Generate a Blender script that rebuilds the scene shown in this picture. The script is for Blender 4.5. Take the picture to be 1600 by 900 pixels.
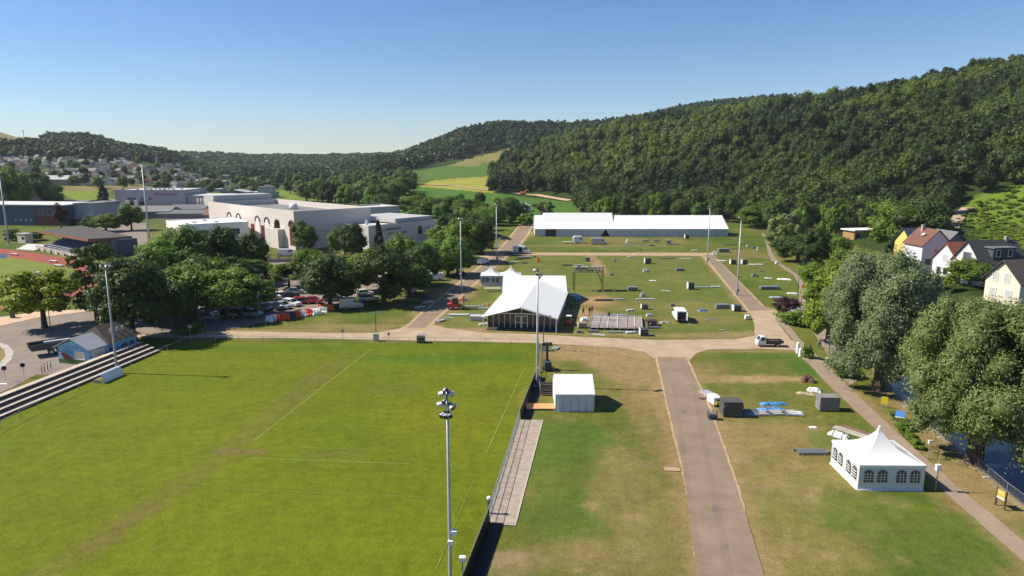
import bpy, bmesh, math, random
import numpy as np
from mathutils import Vector, Matrix
from mathutils.geometry import tessellate_polygon

for o in list(bpy.data.objects):
    bpy.data.objects.remove(o)
random.seed(7)
RNG = np.random.default_rng(11)
R = math.radians
scene = bpy.context.scene
COL = scene.collection

# ------------------------------------------------------------------ camera, sky, sun, exposure
CAM_H, PITCH, FPX = 31.0, R(10.6), 1067.0
cam = bpy.data.cameras.new("camera")
cam.sensor_width = 36.0
cam.lens = 36.0 * FPX / 1600.0
cam.clip_start = 0.5
cam.clip_end = 20000
cam_ob = bpy.data.objects.new("camera", cam)
COL.objects.link(cam_ob)
cam_ob.location = (0, 0, CAM_H)
cam_ob.rotation_euler = (R(90) - PITCH, 0, 0)
scene.camera = cam_ob

SUN_EL, SUN_AZ = R(44), R(-84)          # azimuth clockwise from +Y: the sun stands left, a little behind the scene
world = bpy.data.worlds.new("World")
scene.world = world
world.use_nodes = True
wn = world.node_tree.nodes
wl = world.node_tree.links
wn.clear()
w_out = wn.new("ShaderNodeOutputWorld")
w_bg = wn.new("ShaderNodeBackground")
sky = wn.new("ShaderNodeTexSky")
sky.sky_type = 'NISHITA'
sky.sun_disc = False
sky.sun_elevation = SUN_EL
sky.sun_rotation = SUN_AZ
sky.altitude = 200
sky.air_density = 1.0
sky.dust_density = 0.0
sky.ozone_density = 1.5
w_bg.inputs[1].default_value = 0.070
w_hs = wn.new("ShaderNodeHueSaturation")
w_hs.inputs["Saturation"].default_value = 1.15
w_tint = wn.new("ShaderNodeVectorMath"); w_tint.operation = 'MULTIPLY'
w_tint.inputs[1].default_value = (0.86, 0.97, 1.20)
wl.new(sky.outputs[0], w_hs.inputs["Color"]); wl.new(w_hs.outputs[0], w_tint.inputs[0])
# a trace of high cirrus
w_tc = wn.new("ShaderNodeTexCoord"); w_mp = wn.new("ShaderNodeMapping"); w_mp.inputs["Scale"].default_value = (2.2, 5.0, 16.0)
w_nz = wn.new("ShaderNodeTexNoise"); w_nz.inputs["Scale"].default_value = 1.6; w_nz.inputs["Detail"].default_value = 6; w_nz.inputs["Roughness"].default_value = 0.6
w_mr = wn.new("ShaderNodeMapRange"); w_mr.inputs[1].default_value = 0.52; w_mr.inputs[2].default_value = 0.85; w_mr.inputs[3].default_value = 0.0; w_mr.inputs[4].default_value = 0.05
w_mx = wn.new("ShaderNodeMix"); w_mx.data_type = 'RGBA'; w_mx.inputs["B"].default_value = (9.0, 9.6, 10.2, 1)
wl.new(w_tc.outputs["Generated"], w_mp.inputs[0]); wl.new(w_mp.outputs[0], w_nz.inputs["Vector"]); wl.new(w_nz.outputs["Fac"], w_mr.inputs[0])
wl.new(w_mr.outputs[0], w_mx.inputs["Factor"]); wl.new(w_tint.outputs[0], w_mx.inputs["A"]); wl.new(w_mx.outputs["Result"], w_bg.inputs[0])
wl.new(w_bg.outputs[0], w_out.inputs[0])

sun = bpy.data.lights.new("sun", 'SUN')
sun.energy = 5.0
sun.angle = R(0.5)
sun.color = (1.0, 0.93, 0.79)
sun_ob = bpy.data.objects.new("sun", sun)
COL.objects.link(sun_ob)
sd = Vector((math.sin(SUN_AZ) * math.cos(SUN_EL), math.cos(SUN_AZ) * math.cos(SUN_EL), math.sin(SUN_EL)))
sun_ob.rotation_euler = sd.to_track_quat('Z', 'Y').to_euler()
sun_ob.location = sd * 300

scene.view_settings.view_transform = 'Standard'
scene.view_settings.look = 'None'
scene.view_settings.exposure = 0.55
scene.view_settings.gamma = 1.0
scene.view_settings.use_curve_mapping = False
scene.cycles.volume_max_steps = 64
scene.cycles.max_bounces = 6
scene.cycles.volume_bounces = 0
scene.cycles.transparent_max_bounces = 8

# ------------------------------------------------------------------ measuring: where a sight line of the survey photo meets a height or a depth
CT, ST = math.cos(PITCH), math.sin(PITCH)
def G(px, py, z=0.0):
    u = (px - 800) / FPX; v = (py - 450) / FPX
    dy = CT - v * ST; dz = -ST - v * CT
    t = (z - CAM_H) / dz
    return Vector((u * t, dy * t, z))
def Zat(py, y):
    v = (py - 450) / FPX
    return CAM_H + y * (-ST - v * CT) / (CT - v * ST)
def Xat(px, y, z=0.0):
    return (px - 800) / FPX * (y * CT + (CAM_H - z) * ST)
def proj(x, y, z):
    d = y * CT + (CAM_H - z) * ST
    v = (CAM_H - z) * CT - y * ST
    return 800 + FPX * x / d, 450 + FPX * v / d

# ------------------------------------------------------------------ materials
MATS = {}
def mat(name, col, rough=0.7, var=0.12, scale=1.0, metal=0.0, bump=0.0, spec=0.3, trans=0.0, col2=None, stretch=None):
    if name in MATS: return MATS[name]
    m = bpy.data.materials.new(name); m.use_nodes = True
    n, l = m.node_tree.nodes, m.node_tree.links
    b = n["Principled BSDF"]
    b.inputs["Roughness"].default_value = rough
    b.inputs["Metallic"].default_value = metal
    b.inputs["Specular IOR Level"].default_value = spec
    tc = n.new("ShaderNodeTexCoord")
    src = tc.outputs["Object"]
    if stretch:
        mp = n.new("ShaderNodeMapping"); mp.inputs["Scale"].default_value = stretch
        l.new(src, mp.inputs[0]); src = mp.outputs[0]
    nz = n.new("ShaderNodeTexNoise"); nz.inputs["Scale"].default_value = scale
    nz.inputs["Detail"].default_value = 5; nz.inputs["Roughness"].default_value = 0.65
    l.new(src, nz.inputs["Vector"])
    rp = n.new("ShaderNodeValToRGB")
    lo = [c * (1 - var) for c in col]; hi = [min(1, c * (1 + var)) for c in (col2 or col)]
    rp.color_ramp.elements[0].position = 0.3; rp.color_ramp.elements[0].color = (*lo, 1)
    rp.color_ramp.elements[1].position = 0.7; rp.color_ramp.elements[1].color = (*hi, 1)
    l.new(nz.outputs["Fac"], rp.inputs[0]); l.new(rp.outputs[0], b.inputs["Base Color"])
    if bump:
        bp = n.new("ShaderNodeBump"); bp.inputs["Strength"].default_value = bump; bp.inputs["Distance"].default_value = 0.1
        l.new(nz.outputs["Fac"], bp.inputs["Height"]); l.new(bp.outputs[0], b.inputs["Normal"])
    if trans:
        out = n["Material Output"]
        tr = n.new("ShaderNodeBsdfTranslucent"); mx = n.new("ShaderNodeMixShader"); mx.inputs[0].default_value = trans
        l.new(rp.outputs[0], tr.inputs[0]); l.new(b.outputs[0], mx.inputs[1]); l.new(tr.outputs[0], mx.inputs[2])
        l.new(mx.outputs[0], out.inputs[0])
    MATS[name] = m
    return m

def leaf_mat(name, dark, light, hue=0.014, bark=False):
    """leaf colour varies leaf by leaf and tree by tree ('tint' on the faces, plus each object's own random value)"""
    m = bpy.data.materials.new(name); m.use_nodes = True
    n, l = m.node_tree.nodes, m.node_tree.links
    b = n["Principled BSDF"]; b.inputs["Roughness"].default_value = 0.55; b.inputs["Specular IOR Level"].default_value = 0.25
    at = n.new("ShaderNodeAttribute"); at.attribute_name = "tint"
    oi = n.new("ShaderNodeObjectInfo")
    rp = n.new("ShaderNodeValToRGB")
    rp.color_ramp.elements[0].color = (*dark, 1); rp.color_ramp.elements[1].color = (*light, 1)
    l.new(at.outputs["Fac"], rp.inputs[0])
    hs = n.new("ShaderNodeHueSaturation")
    mr = n.new("ShaderNodeMapRange"); mr.inputs[3].default_value = 0.5 - hue; mr.inputs[4].default_value = 0.5 + hue
    mv = n.new("ShaderNodeMapRange"); mv.inputs[3].default_value = 0.78; mv.inputs[4].default_value = 1.22
    l.new(oi.outputs["Random"], mr.inputs[0])
    wn_ = n.new("ShaderNodeMath"); wn_.operation = 'FRACT'
    w2 = n.new("ShaderNodeMath"); w2.operation = 'MULTIPLY'; w2.inputs[1].default_value = 7.31
    l.new(oi.outputs["Random"], w2.inputs[0]); l.new(w2.outputs[0], wn_.inputs[0]); l.new(wn_.outputs[0], mv.inputs[0])
    l.new(mr.outputs[0], hs.inputs["Hue"]); l.new(mv.outputs[0], hs.inputs["Value"])
    l.new(rp.outputs[0], hs.inputs["Color"]); l.new(hs.outputs[0], b.inputs["Base Color"])
    tr = n.new("ShaderNodeBsdfTranslucent"); mx = n.new("ShaderNodeMixShader"); mx.inputs[0].default_value = 0.34
    l.new(hs.outputs[0], tr.inputs[0]); l.new(b.outputs[0], mx.inputs[1]); l.new(tr.outputs[0], mx.inputs[2])
    l.new(mx.outputs[0], n["Material Output"].inputs[0])
    MATS[name] = m
    return m

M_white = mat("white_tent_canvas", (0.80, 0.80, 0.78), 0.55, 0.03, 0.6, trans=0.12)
M_wallpvc = mat("tent_wall_pvc", (0.55, 0.565, 0.57), 0.5, 0.09, 0.9, bump=0.3)  # white wall sheet greyed, the walls' shade put into its colour
M_whitepaint = mat("white_paint", (0.78, 0.78, 0.76), 0.45, 0.05, 2)
M_vanwhite = mat("vehicle_white", (0.76, 0.77, 0.77), 0.25, 0.04, 2, spec=0.5)
M_silver = mat("vehicle_silver", (0.42, 0.43, 0.45), 0.25, 0.05, 2, metal=0.3, spec=0.5)
M_red = mat("vehicle_red", (0.38, 0.03, 0.03), 0.25, 0.08, 2, spec=0.5)
M_blackcar = mat("vehicle_black", (0.02, 0.022, 0.026), 0.2, 0.1, 2, spec=0.5)
M_darkcar = mat("vehicle_dark_blue", (0.03, 0.045, 0.08), 0.2, 0.1, 2, spec=0.5)
M_greycar = mat("vehicle_grey", (0.16, 0.17, 0.18), 0.25, 0.1, 2, spec=0.5)
M_glass = mat("dark_glass", (0.02, 0.025, 0.03), 0.08, 0.1, 2, spec=0.6)
M_rubber = mat("black_rubber", (0.018, 0.018, 0.018), 0.8, 0.2, 4)
M_galv = mat("galvanised_steel", (0.36, 0.37, 0.38), 0.45, 0.12, 3, metal=0.4)
M_alu = mat("bare_aluminium", (0.50, 0.51, 0.52), 0.4, 0.1, 3, metal=0.3)
M_darksteel = mat("dark_steel", (0.055, 0.06, 0.062), 0.5, 0.2, 3)
M_black = mat("black_tarpaulin_and_shade", (0.012, 0.013, 0.014), 0.6, 0.25, 1.5, bump=0.3)  # real tarpaulin, and panels that stand in for deep shade
M_wood = mat("bare_timber", (0.36, 0.23, 0.13), 0.75, 0.25, 3, stretch=(1, 1, 6))
M_pallet = mat("weathered_pallet_wood", (0.24, 0.21, 0.17), 0.85, 0.3, 3)
M_ply = mat("orange_plywood", (0.62, 0.30, 0.13), 0.7, 0.12, 1.2)
M_concrete = mat("pale_concrete", (0.42, 0.38, 0.33), 0.9, 0.18, 0.8, bump=0.1)
M_pvcgrey = mat("grey_plastic", (0.19, 0.195, 0.20), 0.5, 0.1, 2)
M_orange = mat("orange_plastic", (0.75, 0.16, 0.03), 0.45, 0.1, 3)
M_redpl = mat("red_plastic", (0.62, 0.04, 0.04), 0.45, 0.1, 3)
M_purple = mat("purple_plastic", (0.10, 0.03, 0.16), 0.45, 0.1, 3)
M_yellow = mat("yellow_board", (0.75, 0.55, 0.03), 0.5, 0.08, 3)
M_blue = mat("blue_board", (0.05, 0.20, 0.52), 0.5, 0.1, 3)
M_bluetarp = mat("blue_tarpaulin", (0.04, 0.16, 0.50), 0.45, 0.3, 2.5, bump=0.4, col2=(0.15, 0.34, 0.62))
M_skin = mat("skin", (0.50, 0.30, 0.21), 0.6, 0.08, 5)
M_hair = mat("dark_hair", (0.03, 0.02, 0.015), 0.7, 0.2, 9)
M_navy = mat("navy_cloth", (0.02, 0.03, 0.06), 0.8, 0.15, 6)
M_grey_cl = mat("grey_cloth", (0.15, 0.15, 0.16), 0.8, 0.15, 6)
M_redcl = mat("red_cloth", (0.35, 0.03, 0.03), 0.8, 0.15, 6)
M_pink = mat("pink_cloth", (0.60, 0.38, 0.36), 0.8, 0.1, 6)
M_khaki = mat("khaki_cloth", (0.22, 0.19, 0.13), 0.8, 0.15, 6)
M_bark = mat("tree_bark", (0.085, 0.065, 0.048), 0.9, 0.35, 4, bump=0.5, stretch=(1, 1, 0.25))

# ------------------------------------------------------------------ mesh builder and scene bookkeeping
class MB:
    def __init__(s): s.v = []; s.f = []; s.mi = []; s.cur = 0
    def add(s, vs, fs):
        o = len(s.v); s.v += [tuple(v) for v in vs]
        for f in fs: s.f.append(tuple(i + o for i in f)); s.mi.append(s.cur)
        return s
    def box(s, x, y, z, sx, sy, sz, rz=0.0, top=1.0, topy=None):
        """a box standing on z, centred on x, y; top < 1 tapers it"""
        ty = top if topy is None else topy
        c, n = math.cos(rz), math.sin(rz); vs = []
        for k, (kx, ky) in ((0, (1, 1)), (1, (top, ty))):
            for a, b in ((-1, -1), (1, -1), (1, 1), (-1, 1)):
                px, py = a * sx / 2 * kx, b * sy / 2 * ky
                vs.append((x + px * c - py * n, y + px * n + py * c, z + k * sz))
        return s.add(vs, [(3, 2, 1, 0), (4, 5, 6, 7), (0, 1, 5, 4), (1, 2, 6, 5), (2, 3, 7, 6), (3, 0, 4, 7)])
    def bar(s, p, q, r, n=6, r2=None):
        p, q = Vector(p), Vector(q); d = (q - p)
        if d.length < 1e-6: return s
        a = d.normalized().orthogonal().normalized(); b = d.normalized().cross(a); r2 = r if r2 is None else r2
        vs = [p + (a * math.cos(t) + b * math.sin(t)) * r for t in [2 * math.pi * i / n for i in range(n)]]
        vs += [q + (a * math.cos(t) + b * math.sin(t)) * r2 for t in [2 * math.pi * i / n for i in range(n)]]
        fs = [(i, (i + 1) % n, n + (i + 1) % n, n + i) for i in range(n)] + [tuple(range(n))[::-1], tuple(range(n, 2 * n))]
        return s.add(vs, fs)
    def tube(s, pts, r, n=6):
        for a, b in zip(pts[:-1], pts[1:]): s.bar(a, b, r, n)
        return s
    def face(s, pts): return s.add(pts, [tuple(range(len(pts)))])
    def plate(s, pts, th):
        """a flat polygon given thickness along its own normal"""
        P = [Vector(p) for p in pts]; nrm = (P[1] - P[0]).cross(P[2] - P[0]).normalized() * th; n = len(P)
        vs = [p for p in P] + [p - nrm for p in P]
        return s.add(vs, [tuple(range(n)), tuple(range(n, 2 * n))[::-1]] + [(i, i + n, (i + 1) % n + n, (i + 1) % n) for i in range(n)])
    def prism(s, pts, z0, z1):
        n = len(pts)
        vs = [(p[0], p[1], z0) for p in pts] + [(p[0], p[1], z1) for p in pts]
        return s.add(vs, [tuple(range(n))[::-1], tuple(range(n, 2 * n))] + [(i, (i + 1) % n, (i + 1) % n + n, i + n) for i in range(n)])
    def xprism(s, prof, y0, y1, inset=None):
        """side profile in x, z pushed across y; inset = narrower at the outer faces"""
        n = len(prof)
        vs = [(p[0], y0, p[1]) for p in prof] + [(p[0], y1, p[1]) for p in prof]
        return s.add(vs, [tuple(range(n)), tuple(range(n, 2 * n))[::-1]] + [(i, i + n, (i + 1) % n + n, (i + 1) % n) for i in range(n)])
    def lathe(s, prof, n=12, c=(0, 0, 0), axis='z'):
        vs = []
        for r, h in prof:
            for i in range(n):
                t = 2 * math.pi * i / n; a, b = r * math.cos(t), r * math.sin(t)
                vs.append({'z': (c[0] + a, c[1] + b, c[2] + h), 'y': (c[0] + a, c[1] + h, c[2] + b), 'x': (c[0] + h, c[1] + a, c[2] + b)}[axis])
        fs = [(k * n + i, k * n + (i + 1) % n, (k + 1) * n + (i + 1) % n, (k + 1) * n + i) for k in range(len(prof) - 1) for i in range(n)]
        fs += [tuple(range(n))[::-1], tuple(range((len(prof) - 1) * n, len(prof) * n))]
        return s.add(vs, fs)
    def build(s, name, m, parent=None, loc=(0, 0, 0), rz=0.0, smooth=False):
        me = bpy.data.meshes.new(name); me.from_pydata(s.v, [], s.f)
        for k in (m if isinstance(m, (list, tuple)) else [m]): me.materials.append(k)
        if isinstance(m, (list, tuple)): me.polygons.foreach_set("material_index", s.mi)
        bm = bmesh.new(); bm.from_mesh(me); bmesh.ops.recalc_face_normals(bm, faces=bm.faces); bm.to_mesh(me); bm.free()
        if smooth: me.polygons.foreach_set("use_smooth", [True] * len(me.polygons))
        me.update()
        o = bpy.data.objects.new(name, me); COL.objects.link(o)
        o.location = loc; o.rotation_euler = (0, 0, rz)
        if parent is not None: o.parent = parent; KIDS.setdefault(parent.name, []).append(o)
        return o

def tag(o, label, cat, group=None, kind=None):
    if label: o["label"] = label
    if cat: o["category"] = cat
    if group: o["group"] = group
    if kind: o["kind"] = kind
    return o
def thing(name, label, cat, loc=(0, 0, 0), rz=0.0, group=None):
    o = bpy.data.objects.new(name, None); COL.objects.link(o)
    o.empty_display_size = 0.3
    o.location = loc; o.rotation_euler = (0, 0, rz)
    return tag(o, label, cat, group)
KIDS = {}
def kids(o):
    return list(KIDS.get(o.name, []))
def dup(o, loc=None, rz=None, label=None, group=None, parent=None):
    c = o.copy(); COL.objects.link(c)
    if parent is not None: c.parent = parent; KIDS.setdefault(parent.name, []).append(c)
    for k in kids(o): dup(k, parent=c)
    if loc is not None: c.location = loc
    if rz is not None: c.rotation_euler = (0, 0, rz)
    if label: c["label"] = label
    if group: c["group"] = group
    return c
def struct(o): o["kind"] = "structure"; return o

def sheet(name, pts, z, m, px=True, kind="structure", rag=0.0):
    """flat polygon laid on the ground"""
    P = [G(p[0], p[1], z) for p in pts] if px else [Vector((p[0], p[1], z)) for p in pts]
    if rag:
        rd = random.Random(len(P) * 31 + int(P[0].x * 10)); Q = []
        for a, b_ in zip(P, P[1:] + P[:1]):
            L = (b_ - a).length; st = max(0.35, min(4.0, a.length / 160)); k = max(int(L / st), 1); d = (b_ - a) / max(L, 1e-6); nn = Vector((-d.y, d.x, 0)); j = 0.0
            for i in range(k):
                j = j * .6 + rd.uniform(-1, 1) * rag; Q.append(a + (b_ - a) * (i / k) + (nn * j if i else Vector((0, 0, 0))))
        P = Q
    tris = tessellate_polygon([P])
    mb = MB(); mb.add(P, [tuple(t) for t in tris])
    me = bpy.data.meshes.new(name); me.from_pydata(mb.v, [], mb.f); me.materials.append(m)
    bm = bmesh.new(); bm.from_mesh(me)
    for f in bm.faces:
        if f.normal.z < 0: f.normal_flip()
    bm.to_mesh(me); bm.free()
    o = bpy.data.objects.new(name, me); COL.objects.link(o)
    if kind: o["kind"] = kind
    return o

# ------------------------------------------------------------------ terrain: one heightfield from the drone's feet to the far hills
def vnoise(x, y, seed=0):
    xi = np.floor(x).astype(np.int64); yi = np.floor(y).astype(np.int64); fx = x - xi; fy = y - yi
    fx = fx * fx * (3 - 2 * fx); fy = fy * fy * (3 - 2 * fy)
    def h(a, b):
        n = (a * 374761393 + b * 668265263 + seed * 144269) & 0x7fffffff
        n = ((n ^ (n >> 13)) * 1274126177) & 0x7fffffff
        return ((n ^ (n >> 16)) & 0xffff) / 65535.0
    return (h(xi, yi) * (1 - fx) + h(xi + 1, yi) * fx) * (1 - fy) + (h(xi, yi + 1) * (1 - fx) + h(xi + 1, yi + 1) * fx) * fy
def fbm(x, y, sc, seed=0, octs=4):
    v = 0; a = 0.5; t = 0
    for k in range(octs):
        v = v + a * vnoise(x / sc, y / sc, seed + k * 17); t += a; a *= 0.55; sc *= 0.5
    return v / t
def smooth(t): t = np.clip(t, 0, 1); return t * t * (3 - 2 * t)

HA = np.array([  # px, foot of the near wooded hill, its ridge, height of the tree tops there
    (690, 640, 720, 14), (760, 620, 740, 18), (775, 600, 760, 36), (830, 560, 800, 57), (900, 510, 780, 68), (980, 465, 760, 80), (1100, 395, 720, 90),
    (1200, 360, 680, 92), (1310, 325, 640, 96), (1380, 300, 620, 102), (1450, 285, 600, 108), (1600, 260, 560, 120), (1800, 240, 540, 133), (2300, 220, 520, 150)], float)
HB = np.array([  # px, skyline py of the far wooded hill
    (470, 252), (540, 246), (600, 240), (640, 232), (690, 212), (730, 197), (780, 188), (880, 190), (940, 187), (1000, 178), (1060, 165), (1100, 160), (1200, 150), (1310, 148), (1400, 132), (2300, 100)], float)
HD = np.array([(-500, 190), (-100, 194), (0, 197), (30, 206), (100, 209), (140, 208), (180, 224), (225, 228), (262, 235), (300, 246), (360, 256)], float)
HC = np.array([(-500, 240), (220, 240), (270, 236), (330, 238), (400, 241), (480, 241), (560, 240), (620, 238), (700, 236), (900, 236)], float)
RIV = [(47.2, 20), (46.9, 45), (47.5, 58.8), (48.6, 66), (50.5, 78), (52.6, 89), (57, 104), (62, 118), (70, 140), (84, 170), (101, 205)]   # near bank
RIVW = 19.0
def river_dist(x, y):
    """metres past the near bank, measured along x"""
    ry = np.array([p[1] for p in RIV]); rx = np.array([p[0] for p in RIV])
    return x - np.interp(y, ry, rx)
def terr(x, y):
    x = np.asarray(x, float); y = np.asarray(y, float)
    px = 800 + FPX * x / (np.maximum(y, 1) * CT + 15 * ST)
    # field rising towards the wood
    ap = 0.055 * np.clip(y - 540, 0, 420) * smooth((px - 540) / 110) * smooth((y - 520) / 60)
    yb = np.interp(px, HA[:, 0], HA[:, 1]); yr = np.interp(px, HA[:, 0], HA[:, 2]); zt = np.interp(px, HA[:, 0], HA[:, 3])
    t = (y - yb) / (yr - yb)
    A = np.maximum(zt - 18.5, 0) * (0.45 * np.clip(t, 0, 1) + 0.55 * smooth(t)) * (1 - 0.35 * smooth((t - 1) / 2.5))
    A = A + np.clip(A / 30, 0, 1) * (1 - .85 * smooth((t - .45) / .45)) * (38 * (fbm(x + .45 * y, (y - .45 * x) * .45, 95, 51, 3) - 0.5) + 16 * (fbm(x, y, 45, 53, 2) - .5))
    A = np.maximum(A, 0) * smooth((px - 735) / 60)
    # grassy slope behind the houses at the right edge
    zb = CAM_H + (250 - np.interp(px, HB[:, 0], HB[:, 1])) / FPX * 1400 - 17
    tb = (y - 930) / 470
    B = np.maximum(zb, 0) * (0.5 * np.clip(tb, 0, 1) + 0.5 * smooth(tb)) * smooth((px - 470) / 120)
    zd = CAM_H + (250 - np.interp(px, HD[:, 0], HD[:, 1])) / FPX * 1480 - 12
    td = (y - 560) / 920
    D = np.maximum(zd, 0) * (0.75 * np.clip(td, 0, 1) + 0.25 * smooth(td)) * smooth((380 - px) / 130)
    zc = CAM_H + (250 - np.interp(px, HC[:, 0], HC[:, 1])) / FPX * 2500 - 16
    C = np.maximum(zc, 0) * smooth((y - 1300) / 1200)
    h = np.maximum.reduce([ap, A, B, C, D])
    h = h + 3.0 * (fbm(x, y, 90, 5) - 0.5) * np.clip(h / 15, 0, 1)
    # houses' terrace across the river, and the river bed
    d = river_dist(x, y)
    ok = (y < 285)
    h = h + np.where(ok, 3.2 * smooth((d - RIVW - 1) / 8) * smooth((285 - y) / 40), 0)
    h = h - np.where(ok, 3.4 * smooth((d + 0.3) / 1.6) * smooth((RIVW + 2 - d) / 2.5) * smooth((204 - y) / 10), 0)
    return h
def terr1(x, y): return float(terr(np.array([x]), np.array([y]))[0])

NU, NY = 560, 520
us = np.concatenate([np.linspace(-3.0, -0.95, 40)[:-1], np.linspace(-0.95, 0.95, NU - 80), np.linspace(0.95, 3.0, 42)[1:]])
NU = len(us)
ys = 16 * (5200 / 16) ** (np.linspace(0, 1, NY))
U, Y = np.meshgrid(us, ys)
X = U * (Y + 6)
Z = terr(X, Y)
PXg = 800 + FPX * X / (Y * CT + (CAM_H - Z) * ST)
PYg = 450 + FPX * ((CAM_H - Z) * CT - Y * ST) / (Y * CT + (CAM_H - Z) * ST)

def inpoly(px, py, poly):
    c = np.zeros(px.shape, bool); n = len(poly); j = n - 1
    for i in range(n):
        xi, yi = poly[i]; xj, yj = poly[j]
        if yi != yj:
            c ^= ((yi > py) != (yj > py)) & (px < (xj - xi) * (py - yi) / (yj - yi) + xi)
        j = i
    return c
def W(poly, z=0): return [tuple(G(p[0], p[1], z)[:2]) for p in poly]
colr = np.zeros(X.shape + (3,))
def paint(mask, c):
    mask = np.clip(np.asarray(mask, float), 0, 1)[..., None]
    colr[:] = colr * (1 - mask) + np.array(c) * mask
n1 = fbm(X, Y, 18, 1); n2 = fbm(X, Y, 6, 2); n3 = fbm(X, Y, 45, 3); n4 = fbm(X, Y, 2.6, 4)
GR_OLIVE, GR_LUSH, GR_DRY, GR_TAN = (0.112, 0.122, 0.020), (0.066, 0.104, 0.011), (0.190, 0.150, 0.050), (0.275, 0.192, 0.092)
colr[:] = GR_OLIVE
paint(smooth((n1 - 0.45) * 4), GR_LUSH)
paint(0.8 * smooth((n2 * 0.5 + n3 * 0.5 - 0.50) * 6), GR_DRY)
def blob(px, py, rx, ry, c, amt=0.8, z=0):
    """a worn or lush patch with its own shape; rx, ry in metres"""
    g = G(px, py, z); d = np.sqrt(((X - g.x) / rx) ** 2 + ((Y - g.y) / ry) ** 2) + 0.9 * (n2 - 0.5) + 0.5 * (n4 - 0.5)
    paint(amt * smooth((1.25 - d) / 0.6), c)
def strip(p, q, w, c, amt, soft=0.5, px=True):
    a = G(*p) if px else Vector((*p, 0)); b = G(*q) if px else Vector((*q, 0))
    dx, dy = b.x - a.x, b.y - a.y; L2 = dx * dx + dy * dy
    t = np.clip(((X - a.x) * dx + (Y - a.y) * dy) / L2, 0, 1)
    d = np.hypot(X - a.x - t * dx, Y - a.y - t * dy) + 1.2 * (n4 - 0.5)
    paint(amt * smooth((w / 2 + soft - d) / (2 * soft)), c)
# the showground between the roads
SG = W([(690, 512), (1190, 535), (1090, 400), (820, 398)])
m = inpoly(X, Y, SG); paint(m * 0.55, (0.115, 0.140, 0.026)); paint(m * smooth((n1 - 0.5) * 5) * 0.7, (0.175, 0.160, 0.045))
for a in [(930, 470, 5, 6, (0.40, 0.23, 0.12), .8), (905, 490, 5, 5, (0.38, 0.23, 0.12), .75), (932, 412, 1.9, 24, (0.34, 0.21, 0.11), .8), (915, 505, 6, 4, GR_DRY, .7),
          (960, 480, 9, 5, GR_DRY, .5), (1040, 500, 10, 4, GR_DRY, .5), (1090, 480, 8, 6, (0.24, 0.18, 0.07), .4), (900, 384, 24, 4, (0.21, 0.165, 0.06), .6), (860, 378, 6, 12, (0.08, 0.13, 0.02), .6),
          (960, 388, 30, 4, (0.08, 0.125, 0.018), .6), (1120, 500, 7, 4, GR_DRY, .6), (1150, 522, 9, 1.5, (0.30, 0.2, 0.1), .6), (730, 515, 6, 1.4, GR_TAN, .6), (640, 468, 3.5, 2, (0.36, 0.22, 0.12), .7),
          (680, 455, 3.5, 4, (0.36, 0.22, 0.12), .6), (560, 510, 16, 2.0, GR_TAN, .5), (600, 490, 10, 5, (0.09, 0.13, 0.02), .6), (930, 550, 8, 5, GR_TAN, .75), (985, 575, 6, 8, GR_TAN, .8),
          (1010, 610, 3, 8, GR_TAN, .7), (900, 556, 9, 3, (0.28, 0.19, 0.085), .7), (1015, 660, 2.2, 16, GR_DRY, .7), (950, 625, 4, 3, GR_DRY, .5), (880, 690, 6, 6, (0.07, 0.125, 0.014), .75),
          (870, 730, 4, 9, (0.085, 0.125, 0.016), .6), (900, 810, 5, 4, (0.075, 0.115, 0.015), .7), (1000, 800, 4, 14, (0.19, 0.155, 0.05), .65), (930, 870, 5, 3, (0.21, 0.16, 0.06), .5), (800, 880, 3, 2, (0.2, 0.15, 0.07), .7),
          (790, 872, 1.5, 1, (0.25, 0.18, 0.1), .7), (1190, 557, 7, 2, (0.06, 0.115, 0.012), .8), (1265, 575, 3, 5, (0.055, 0.115, 0.012), .85), (1150, 592, 10, 1.6, (0.36, 0.25, 0.12), .75), (1095, 580, 4, 5, GR_DRY, .7),
          (1100, 640, 2, 18, (0.27, 0.2, 0.1), .75), (1180, 680, 8, 5, (0.24, 0.18, 0.07), .65), (1230, 700, 6, 4, GR_DRY, .6), (1280, 740, 6, 3, (0.20, 0.16, 0.05), .6), (1340, 810, 9, 4, (0.105, 0.13, 0.02), .7),
          (1240, 860, 8, 4, (0.22, 0.17, 0.055), .6), (1480, 860, 7, 3, (0.085, 0.12, 0.016), .7), (1200, 780, 5, 5, (0.19, 0.165, 0.05), .6), (1310, 690, 3, 3, (0.1, 0.14, 0.02), .6),
          (1520, 745, 3, 4, (0.27, 0.19, 0.085), .7), (1420, 640, 2, 8, GR_TAN, .55), (1480, 700, 2.5, 5, GR_TAN, .6), (1570, 790, 3, 4, (0.24, 0.17, 0.07), .6), (1100, 440, 5, 20, (0.085, 0.135, 0.02), .4), (1210, 440, 6, 20, (0.1, 0.14, 0.022), .6)]:
    blob(*a[:4], a[4], a[5])
# scattered scorched spots and rank tufts on the showground lawns
rs = np.random.default_rng(5)
for k in range(90):
    bx, by = rs.uniform(5, 40), rs.uniform(44, 108); r_ = rs.uniform(.35, 1.5)
    d = np.sqrt(((X - bx) / r_) ** 2 + ((Y - by) / (r_ * rs.uniform(.5, 1.2))) ** 2) + 1.1 * (n4 - .5)
    paint(rs.uniform(.25, .65) * smooth((1.2 - d) / .8), (0.26, 0.19, 0.085) if k % 3 else (0.06, 0.10, 0.012))
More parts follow.
